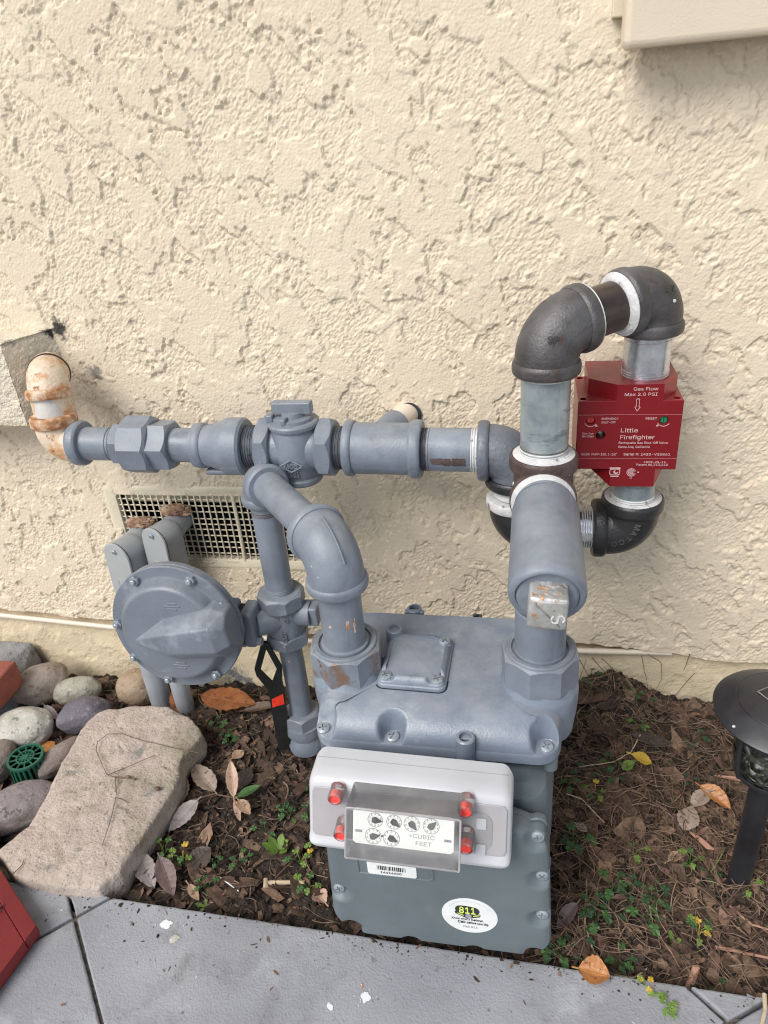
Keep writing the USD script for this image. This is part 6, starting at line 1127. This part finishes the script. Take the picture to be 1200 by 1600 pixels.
LV = [((337, 1240), (301, 1197), 27, 'leaf_greytan', 'spotted grey tan leaf, the topmost large one by the flagstone', dict(lift=(.004, .012), fold=.35)),
 ((279, 1261), (290, 1213), 22, 'leaf_pink', 'upright pale tan leaf close to the flagstone edge', dict(lift=(.002, .012))),
 ((311, 1252), (266, 1302), 27, 'leaf_lilac', 'lilac grey leaf pointing down left beside the flagstone', dict(lift=(.010, .004))),
 ((254, 1281), (266, 1252), 19, 'leaf_brown', 'small curled brown leaf tucked under the flagstone edge', {}),
 ((366, 1247), (361, 1190), 17, 'leaf_pink', 'narrow pinkish leaf standing up on the wilted sprig', dict(lift=(.006, .030), fold=.6)),
 ((373, 1235), (393, 1202), 25, 'leaf_dark', 'dark brown leaf behind the wilted sprig', {}),
 ((373, 1248), (408, 1230), 15, 'leaf_green', 'single green leaf still on the wilted sprig', dict(lift=(.006, .012), fold=.4)),
 ((373, 1252), (391, 1275), 15, 'leaf_tan', 'olive tan leaf hanging right from the wilted sprig', dict(lift=(.006, .002))),
 ((367, 1253), (376, 1286), 8, 'leaf_pink', 'thin curled straw coloured leaf under the wilted sprig', {}),
 ((238, 1278), (212, 1330), 20, 'leaf_brown', 'folded brown leaf against the flagstone edge', dict(lift=(.016, .004), fold=.8)),
 ((252, 1311), (226, 1330), 10, 'leaf_greytan', 'thin grey leaf sliver beside the folded brown leaf', dict(lift=(.006, .004))),
 ((213, 1334), (242, 1390), 26, 'leaf_lilac', 'grey brown pointed leaf near the corner of the flagstone', dict(lift=(.012, .003), fold=.35)),
 ((250, 1341), (272, 1402), 25, 'leaf_purple', 'purplish brown leaf, right of the pair near the walk', dict(lift=(.010, .004), fold=.4)),
 ((295, 1360), (331, 1327), 33, 'leaf_dark', 'dark broad leaf lying flat in the open soil', dict(shape=1.0, fold=.1)),
 ((295, 1384), (311, 1409), 11, 'leaf_tan', 'slim tan leaf near the walk edge', {}),
 ((363, 1188), (382, 1176), 17, 'leaf_tan', 'rounded tan leaf at the head of the wilted sprig', dict(shape=1.0)),
 ((314, 1088), (400, 1103), 44, 'leaf_rust', 'big glossy russet leaf leaning on the foundation', dict(lift=(.012, .012), fold=.12, curl=.05)),
 ((279, 1112), (276, 1070), 20, 'leaf_rust', 'russet leaf standing between the two conduits', dict(lift=(.0, .03), fold=.3)),
 ((382, 1113), (438, 1104), 18, 'leaf_brown', 'curled brown leaf behind the flat wrench', dict(lift=(.010, .012), fold=.5)),
 ((510, 1415), (494, 1398), 22, 'leaf_pink', 'pale crumpled leaf touching the meter at its left foot', dict(fold=.6, shape=1.0)),
 ((984, 1180), (1017, 1195), 19, 'leaf_yellow', 'bright yellow lobed leaf right of the meter', dict(lift=(.014, .010), shape=1.15)),
 ((993, 1192), (974, 1204), 15, 'leaf_lime', 'yellow green leaf beside the bright yellow one', dict(lift=(.012, .006), shape=1.1)),
 ((1092, 1230), (1140, 1268), 26, 'leaf_orange', 'folded orange leaf left of the path light stake', dict(lift=(.012, .010), fold=.75)),
 ((1083, 1263), (1067, 1300), 26, 'leaf_greytan', 'oval tan leaf, lower of two below the orange leaf', dict(lift=(.006, .006), fold=.12, shape=1.0)),
 ((1108, 1239), (1080, 1263), 20, 'leaf_greytan', 'narrow grey tan leaf touching the orange leaf', dict(lift=(.008, .006), fold=.4)),
 ((985, 1150), (1050, 1164), 22, 'leaf_dark', 'long dark flat leaf on the mound right of the meter', dict(fold=.1, lift=(.006, .006))),
 ((935, 1108), (972, 1096), 20, 'leaf_dark', 'dark brown leaf under the runners by the meter', dict(lift=(.006, .006))),
 ((935, 1100), (948, 1112), 11, 'leaf_pink', 'tiny pale leaf on the mound beside the meter', {}),
 ((903, 1413), (872, 1452), 19, 'leaf_purple', 'curled purplish leaf near the lower right of the meter', dict(lift=(.012, .004), fold=.5)),
 ((903, 1516), (953, 1530), 36, 'leaf_orange', 'orange brown cupped leaf resting on the edge of the walk', dict(on=WALK_Z, lift=(.004, .006), fold=.45, shape=1.0, curl=.2)),
 ((1124, 1530), (1102, 1528), 16, 'leaf_brown', 'small round brown leaf near the walk at the right', dict(shape=1.0, fold=.5)),
 ((1000, 1512), (992, 1490), 17, 'leaf_dark', 'dim brown oval leaf near the walk below the weeds', dict(shape=1.0, fold=.15)),
 ((1180, 1300), (1200, 1262), 14, 'leaf_pink', 'pinkish curled leaf right of the path light stake', dict(fold=.6)),
 ((1044, 1348), (1066, 1335), 13, 'leaf_tan', 'crumpled tan leaf between the weeds at the right', dict(fold=.5)),
 ((900, 1290), (918, 1302), 12, 'leaf_greytan', 'pale grey leaf beside the meter case at the right', dict(fold=.2)),
 ((70, 1104), (93, 1128), 10, 'leaf_lilac', 'thin grey leaf between the pale and the purple stone', dict(lift=(.016, .004), fold=.3)),
 ((66, 1179), (86, 1161), 22, 'leaf_orange', 'short orange leaf piece beside the green drain', dict(shape=1.0, lift=(.006, .008))),
 ((-6, 1352), (22, 1372), 28, 'leaf_tan', 'tan leaf half under the red case corner', dict(lift=(.008, .004)))]
for k, (b_, t_, w, mt, lab, kw) in enumerate(LV): leaf(b_, t_, w, mt, lab, seed=k, **kw)
loose('leaf_scraps', scraps(600, lambda x, y: .25 + .75 * right(x, y), .008, .022), 'litter', 'crumpled scraps of old brown leaves lying over the bed', 'leaf litter', 77)
loose('bark_pieces', bits(*(lambda p, L_: (p, np.c_[L_, L_ * rg.uniform(.2, .4, 260), L_ * rg.uniform(.08, .2, 260)]))(scatter(260, lambda x, y: .25 + .75 * left(x, y)), rg.uniform(.006, .014, 260)), 'flake', .3, 1.2), 'bark', 'larger bark pieces lying on the soil, mostly left of the meter', 'mulch', 77)
# twig of the wilted sprig and other loose sticks
def stick(pts, r0, r1, mat, lab, name='stick', up=.004, on=None, group=None, n=16, wob=.002, seed=1):
    q = np.array([soil_at(a, b, up=up) if on is None else at(a, b, z=on + up) for a, b in pts]); t = np.linspace(0, len(q) - 1, n); q = np.stack([np.interp(t, range(len(q)), q[:, d]) for d in range(3)], 1); q = q + wob * (np.stack([fbm(q * 70 + d + seed, 2, seed + d) for d in range(3)], -1) - .5)
    return single(name, sweep(q, np.linspace(r0, r1, n), 8), mat, lab, 'stick', group)
stick(((274, 1268), (300, 1250), (336, 1240), (372, 1248)), .0011, .0008, 'vine_brown', 'bent brown stem of the wilted sprig beside the flagstone', 'sprig_stem', .010)
stick(((415, 1381), (440, 1378), (476, 1377)), .0030, .0022, 'twig_pale', 'pale bone coloured stick left of the meter foot', wob=.003); stick(((416, 1388), (415, 1374)), .0036, .0030, 'twig_pale', 'knobbed end of the pale stick', wob=.001)
stick(((345, 1372), (356, 1380), (373, 1392)), .0009, .0006, 'paper_white', 'white splinter in the soil near the walk')
stick(((1118, 1480), (1160, 1488), (1200, 1496)), .0018, .0013, 'bark_pink', 'long pale twig at the lower right edge', up=.008); stick(((1140, 1415), (1175, 1445), (1200, 1452)), .0014, .0009, 'bark_pink', 'thin twig above the long pale one at the right', up=.006)
stick(((1110, 1362), (1125, 1340), (1133, 1325)), .0007, .0005, 'leaf_lime', 'arched yellow green stem left of the path light', up=.010); stick(((917, 1375), (914, 1440), (925, 1480), (955, 1522), (990, 1528), (1012, 1515)), .0010, .0007, 'twig_pale', 'long tan runner curving to the walk below the weeds', up=.008, n=30)
stick(((470, 1330), (430, 1372)), .0008, .0006, 'vine_brown', 'fine twig left of the meter front', up=.006); stick(((886, 1240), (850 + 60, 1250), (945, 1285)), .0009, .0006, 'twig_pale', 'pale thin stem right beside the meter case', up=.012)
stick(((1000, 1148), (985, 1175), (960, 1190), (905, 1198)), .0008, .0005, 'twig_pale', 'curved straw coloured stem leading to the yellow leaf', up=.012)
stick(((1195, 1556), (1178, 1560), (1160, 1551)), .0024, .0016, 'paper_white', 'white plastic sliver by the walk corner at lower right', up=.004); stick(((1194, 1553), (1196, 1578), (1190, 1600)), .0020, .0016, 'twig_pale', 'tan twig standing over the walk at lower right', on=WALK_Z, up=.012)
single('wood_chip', put(slab(resample(rrect(.016, .023, .002, 4), 40), [(0, 0), (0, .006), (.001, .007)]), frame(soil_at(945, 1364, up=.001), (0, -.25, 1), (0, 1, .2))), 'wood_chip', 'blunt rectangular wood chip among the weeds right of the meter', 'wood chip')
for k, (a, b_, w_, lab) in enumerate((((1082, 1303), (1110, 1326), .0045, 'pinkish bark strip below the oval tan leaf'), ((1122, 1214), (1172, 1222), .0055, 'long pinkish bark strip behind the path light stake'), ((1075, 1545), (1088, 1512), .0035, 'upright sliver of bark near the walk at the right'))):
    p0, p1 = soil_at(*a, up=.006), soil_at(*b_, up=.008); single('bark_strip', hull([p0 + V(w_, 0, 0), p0 - V(w_ * .6, 0, -.002), p1 + V(w_ * .7, 0, 0), p1 - V(w_ * .8, 0, 0), (p0 + p1) / 2 + V(0, 0, .004)], .0012, 8), 'bark_pink', lab, 'bark')
# hair-thin dry vine lying on the flagstone
for k, (pts, lab) in enumerate(((((312, 1177), (280, 1170), (222, 1157), (190, 1146), (168, 1147), (153, 1158)), 'long hair thin vine arching over the top of the flagstone'), (((153, 1158), (150, 1172), (156, 1188), (168, 1211), (180, 1214)), 'dry vine running down the left of the flagstone'), (((180, 1214), (182, 1240), (176, 1270), (160, 1322)), 'vine end hanging down the middle of the flagstone'), (((168, 1211), (200, 1198), (243, 1180)), 'faint vine branch crossing the flagstone'), (((182, 1246), (192, 1250), (201, 1254)), 'curled vine tip near the middle of the flagstone'), (((20, 1366), (34, 1352), (38, 1342)), 'dark red twig at the lower left corner of the flagstone'))):
    stick(pts, .00055, .0004, 'vine_brown', lab, 'dry_vine', .0035, on=FT, n=26, wob=.0015, seed=k + 3)
stick(((180, 1214), (194, 1215)), .0011, .0009, 'vine_brown', 'short dark twig end on the flagstone', 'dry_vine', .003, on=FT)
for k, (px, py, sz, lab) in enumerate(((200, 1214, .0030, 'small brown bud beside the vine on the flagstone'), (209, 1217, .0024, 'paler half of the fallen bud on the flagstone'), (246, 1232, .0034, 'dark crumbled bud on the right of the flagstone'))):
    m = trimesh.creation.icosphere(2, 1.0); v = m.vertices; m.vertices = v * (1 + .5 * (fbm(v * 2 + k, 2, k) - .5))[:, None] * V(1.2, .9, .6) * sz + at(px, py, z=FT + .003); single('fallen_bud', m, 'leaf_brown', lab, 'bud')
# ------------------------------------------------------------------ weeds
def lobed_leaf(c, yaw, size, seed, droop=.3):
    """Round scalloped blade of three to five lobes at the end of a stalk."""
    rs = arr(seed); n = 34; a = np.linspace(-2.6, 2.6, n); r = size * (.62 + .38 * np.abs(np.cos(a * 1.25)) ** .8 + .07 * np.cos(a * 11)) * (1 - .18 * np.abs(a) / 2.6); out = [(0, 0)] + [(size * .5 + x * math.cos(t) * .62, x * math.sin(t) * .62) for x, t in zip(r, a)]
    out = np.array(out); cen = np.array([size * .5, 0]); ring2 = cen + (out - cen) * .5
    z = lambda p: -droop * (p[:, 0] ** 2) / size * .6 + .10 * np.abs(p[:, 1]) + size * .08 * np.sin(np.arctan2(p[:, 1], p[:, 0] - cen[0]) * 5 + seed)
    v = np.vstack([np.c_[out, z(out)], np.c_[ring2, z(ring2)], [[*cen, size * -.02]]]); m = len(out); i = np.arange(m); j = (i + 1) % m
    f = np.vstack([np.c_[i, j, m + j], np.c_[i, m + j, m + i], np.c_[m + i, m + j, np.full(m, 2 * m)]]); cy, sy = math.cos(yaw), math.sin(yaw); v = v @ np.array([[cy, sy, 0], [-sy, cy, 0], [0, 0, 1]]) + c; return v, f
def weed(name, k, nleaf, size, mats, label, catg, group, loc, h=.010, spread=.011):
    rs = arr(900 + k); t = thing(name, label, catg, group, loc=loc)
    for q in range(nleaf):
        yaw = 2 * np.pi * q / nleaf + rs.normal(0, .35); sp_ = spread * rs.uniform(.35, 1); c = V(math.cos(yaw) * sp_, math.sin(yaw) * sp_, h * rs.uniform(.5, 1.1)); s_ = size * rs.uniform(.7, 1.1)
        lf_ = part(t, 'leaf', lobed_leaf(c, yaw + rs.normal(0, .3), s_, k * 10 + q), mats[q % len(mats)], True); part(lf_, 'stalk', sweep([V(0, 0, -.006), c * V(.5, .5, .75), c], [.0006, .0005, .0004], 5), mats[q % len(mats)])
    return t
def rosette(name, label, catg, loc, n, L_, w, mat, seed=0, rise=.5):
    t = thing(name, label, catg, loc=loc); rs = arr(seed)
    for q in range(n):
        a = 2 * np.pi * q / n + rs.normal(0, .2); l_ = L_ * rs.uniform(.65, 1.1); d = V(math.cos(a), math.sin(a), rise * rs.uniform(.5, 1.2)); v, f, x_, z_ = leaf_mesh(V(0, 0, .002), unit(d) * l_, w * rs.uniform(.8, 1.1), 0, .25, .2, 1.35, 0, seed + q, 12, 7)
        part(t, 'leaf', (v, f), mat, True)
    return t
rosette('rosette_weed', 'bright green rosette weed left of the meter front, the tallest there', 'weed', soil_at(437, 1330, up=.002), 7, .023, .0095, 'leaf_lime', 4, .9)
rosette('rosette_weed', 'tiny two leaved seedling by the walk at the right', 'weed', soil_at(1053, 1474, up=.002), 3, .014, .006, 'leaf_lime', 9, 1.4)
rosette('rosette_weed', 'small pale sprout at the walk edge left of centre', 'weed', soil_at(322, 1418, up=.002), 4, .013, .004, 'leaf_lime', 12, .6)
rosette('rosette_weed', 'small sprig of green at the right edge of the flagstone', 'weed', soil_at(290, 1192, up=.006), 4, .012, .005, 'leaf_lime', 14, 1.0)
LABL = ['weed behind the wilted sprig, nearest the big russet leaf', 'twin of the small weeds between russet leaf and wilted sprig', 'lowest small weed between russet leaf and wilted sprig', 'round leaved weed just up and left of the rosette weed', 'small weed above the rosette weed, its left neighbour', 'small weed above the rosette weed, its right neighbour', 'green weed at the lower left edge of the index box', 'dark green weed alone in the soil left of the rosette weed', 'tiny weed touching the right of the dark flat leaf', 'dark green weed near the walk right of the slim tan leaf', 'smallest seedling left of the meter, high above the rosette weed', 'tiny weed between the purplish leaf and the dark flat leaf', 'small weed peeping out at the upper left of the index box']
LABR = ['dark weed at the mound foot close beside the meter', 'weed on the mound top under the runners', 'weed on the mound right of the tiny pale leaf', 'small weed at the right of the mound top', 'weed below the dark brown leaf beside the meter', 'weed halfway between the mound and the path light cap', 'weed up and left of the bright yellow leaf', 'weed between meter flank and the bright yellow leaf', 'bushy weed touching the meter flank above the yellowing weed', 'weed right under the yellow green leaf', 'small weed up and left of the orange folded leaf', 'tiny weed left of the orange folded leaf', 'largest weed against the meter case, level with its upper screws', 'tiny weed at the left of the path light foot', 'bushy weed right below the rectangular wood chip', 'bushy weed lower right of the rectangular wood chip', 'left one of the weeds in the middle of the large clump', 'dark weed in the lower left of the large clump', 'weed at the top right of the large clump', 'small weed at the right rim of the large clump', 'bushy weed at the bottom right of the large clump', 'weed above the curled runner beside the meter foot', 'bushy weed at the lower right corner of the meter', 'weed between the meter corner and the orange brown cupped leaf', 'weed just above the walk right of the orange brown cupped leaf', 'small weed above the yellow weed near the walk', 'tiny weed at the walk edge near the white plastic sliver', 'tiny weed in the open thatch under the path light cap', 'second tiny weed in the open thatch under the path light cap', 'small weed left of the large clump near the purplish leaf', 'small weed above the large clump']
G1, G2 = 'small lobed weeds in the soil left of the meter', 'small lobed weeds in the thatch right of the meter'
GR, DP, LM, YE = ['leaf_green', 'leaf_deep'], ['leaf_deep'], ['leaf_lime', 'leaf_green'], ['leaf_lime', 'leaf_yellow', 'leaf_lime', 'leaf_green']
leftw = [(340, 1133, 4, 1.0), (355, 1150, 5, 1.1), (360, 1163, 4, .9), (416, 1301, 3, 1.1), (447, 1273, 3, .8), (455, 1277, 3, .9), (481, 1275, 4, 1.1), (375, 1348, 5, 1.0), (340, 1352, 4, .7), (324, 1387, 5, .95), (443, 1262, 3, .6), (272, 1352, 3, .7), (487, 1237, 3, .8)]
rightw = [(893, 1122, 3, .8), (922, 1062, 4, 1.1), (991, 1087, 3, 1.0), (1008, 1096, 3, .7), (918, 1120, 3, .8), (1086, 1160, 4, 1.0), (955, 1195, 4, 1.2), (915, 1215, 4, 1.1), (890, 1228, 5, 1.2), (957, 1215, 4, .9), (1050, 1205, 3, .8), (1079, 1221, 3, .7), (897, 1317, 5, 1.5), (1108, 1370, 3, .8), (958, 1392, 5, 1.3), (983, 1390, 5, 1.2), (930, 1438, 5, 1.2), (947, 1424, 5, 1.2), (1017, 1404, 4, 1.1), (1032, 1412, 3, .9), (1014, 1442, 5, 1.4), (905, 1470, 4, .9), (868, 1492, 5, 1.2), (884, 1500, 4, 1.0), (968, 1507, 5, 1.1), (1092, 1443, 3, .9), (1130, 1556, 3, .9), (1045, 1152, 3, .8), (1060, 1155, 3, .7), (923, 1418, 3, 1.0), (1025, 1390, 3, .8)]
protos = {}
for side, lst, lab, grp in (('l', leftw, LABL, G1), ('r', rightw, LABR, G2)):
    for k, (px, py, nl, sc_) in enumerate(lst):
        key = (side, nl, k % 2); loc = soil_at(px, py, up=.004)
        if key not in protos: t = weed('lobed_weed', len(protos) + 3, nl, .0088, DP if (side == 'r' and k % 2) else GR, lab[k], 'weed', grp, loc); protos[key] = t
        else: copy_of(protos[key], 'lobed_weed', lab[k], 'weed', grp, loc, (k * 67) % 360, sc_)
for k, (px, py, nl, mats, lab) in enumerate(((890, 1080, 4, LM, 'yellow green weed against the right flank of the meter lid'), (1000, 1138, 4, LM, 'yellow green weed on the mound above the yellow leaf'), (930, 1241, 5, YE, 'yellowing three lobed weed right of the meter'), (990, 1333, 3, LM, 'pale little weed alone in the middle of the thatch'), (1079, 1347, 5, LM, 'bright two toned weed left of the path light stake'), (1092, 1458, 6, YE, 'yellow weed near the walk at the right'), (1168, 1385, 3, YE, 'small yellow weed at the foot of the path light'),
    (285, 1342, 4, YE, 'yellow weed beside the dark flat leaf in the left soil'), (257, 1330, 4, LM, 'lime weed at the tip of the purplish leaf'), (470, 1347, 5, YE, 'yellow and green weed close to the left meter foot'), (481, 1388, 5, LM, 'lime green weed right of the pale stick'), (492, 1320, 3, YE, 'yellow bit of weed at the index box corner'))):
    weed('tinted_weed', 60 + k, nl, .0088, mats, lab, 'weed', None, soil_at(px, py, up=.005))
# creeping sprig that hangs over the walk
cs = thing('creeping_sprig', 'yellow green creeping sprig hanging over the edge of the walk', 'weed'); cpath = np.array([soil_at(992, 1528, up=.010), at(1008, 1540, z=WALK_Z + .006), at(1025, 1552, z=WALK_Z + .004), at(1045, 1572, z=WALK_Z + .004), at(1058, 1578, z=WALK_Z + .004)])
part(cs, 'stem', sweep(cpath, np.linspace(.0008, .0005, 5), 6), 'leaf_lime')
for k, (px, py) in enumerate(((996, 1530), (1003, 1534), (1005, 1526), (1010, 1543), (1016, 1535), (1024, 1553), (1030, 1549), (1034, 1560), (1040, 1566), (1040, 1575), (1048, 1568), (1050, 1578), (1056, 1574), (1046, 1582))):
    part(cs, 'leaf', lobed_leaf(at(px, py, z=WALK_Z + .007), k * 1.9, .0062, k), ('leaf_lime', 'leaf_yellow')[k in (1, 3, 4)], True)
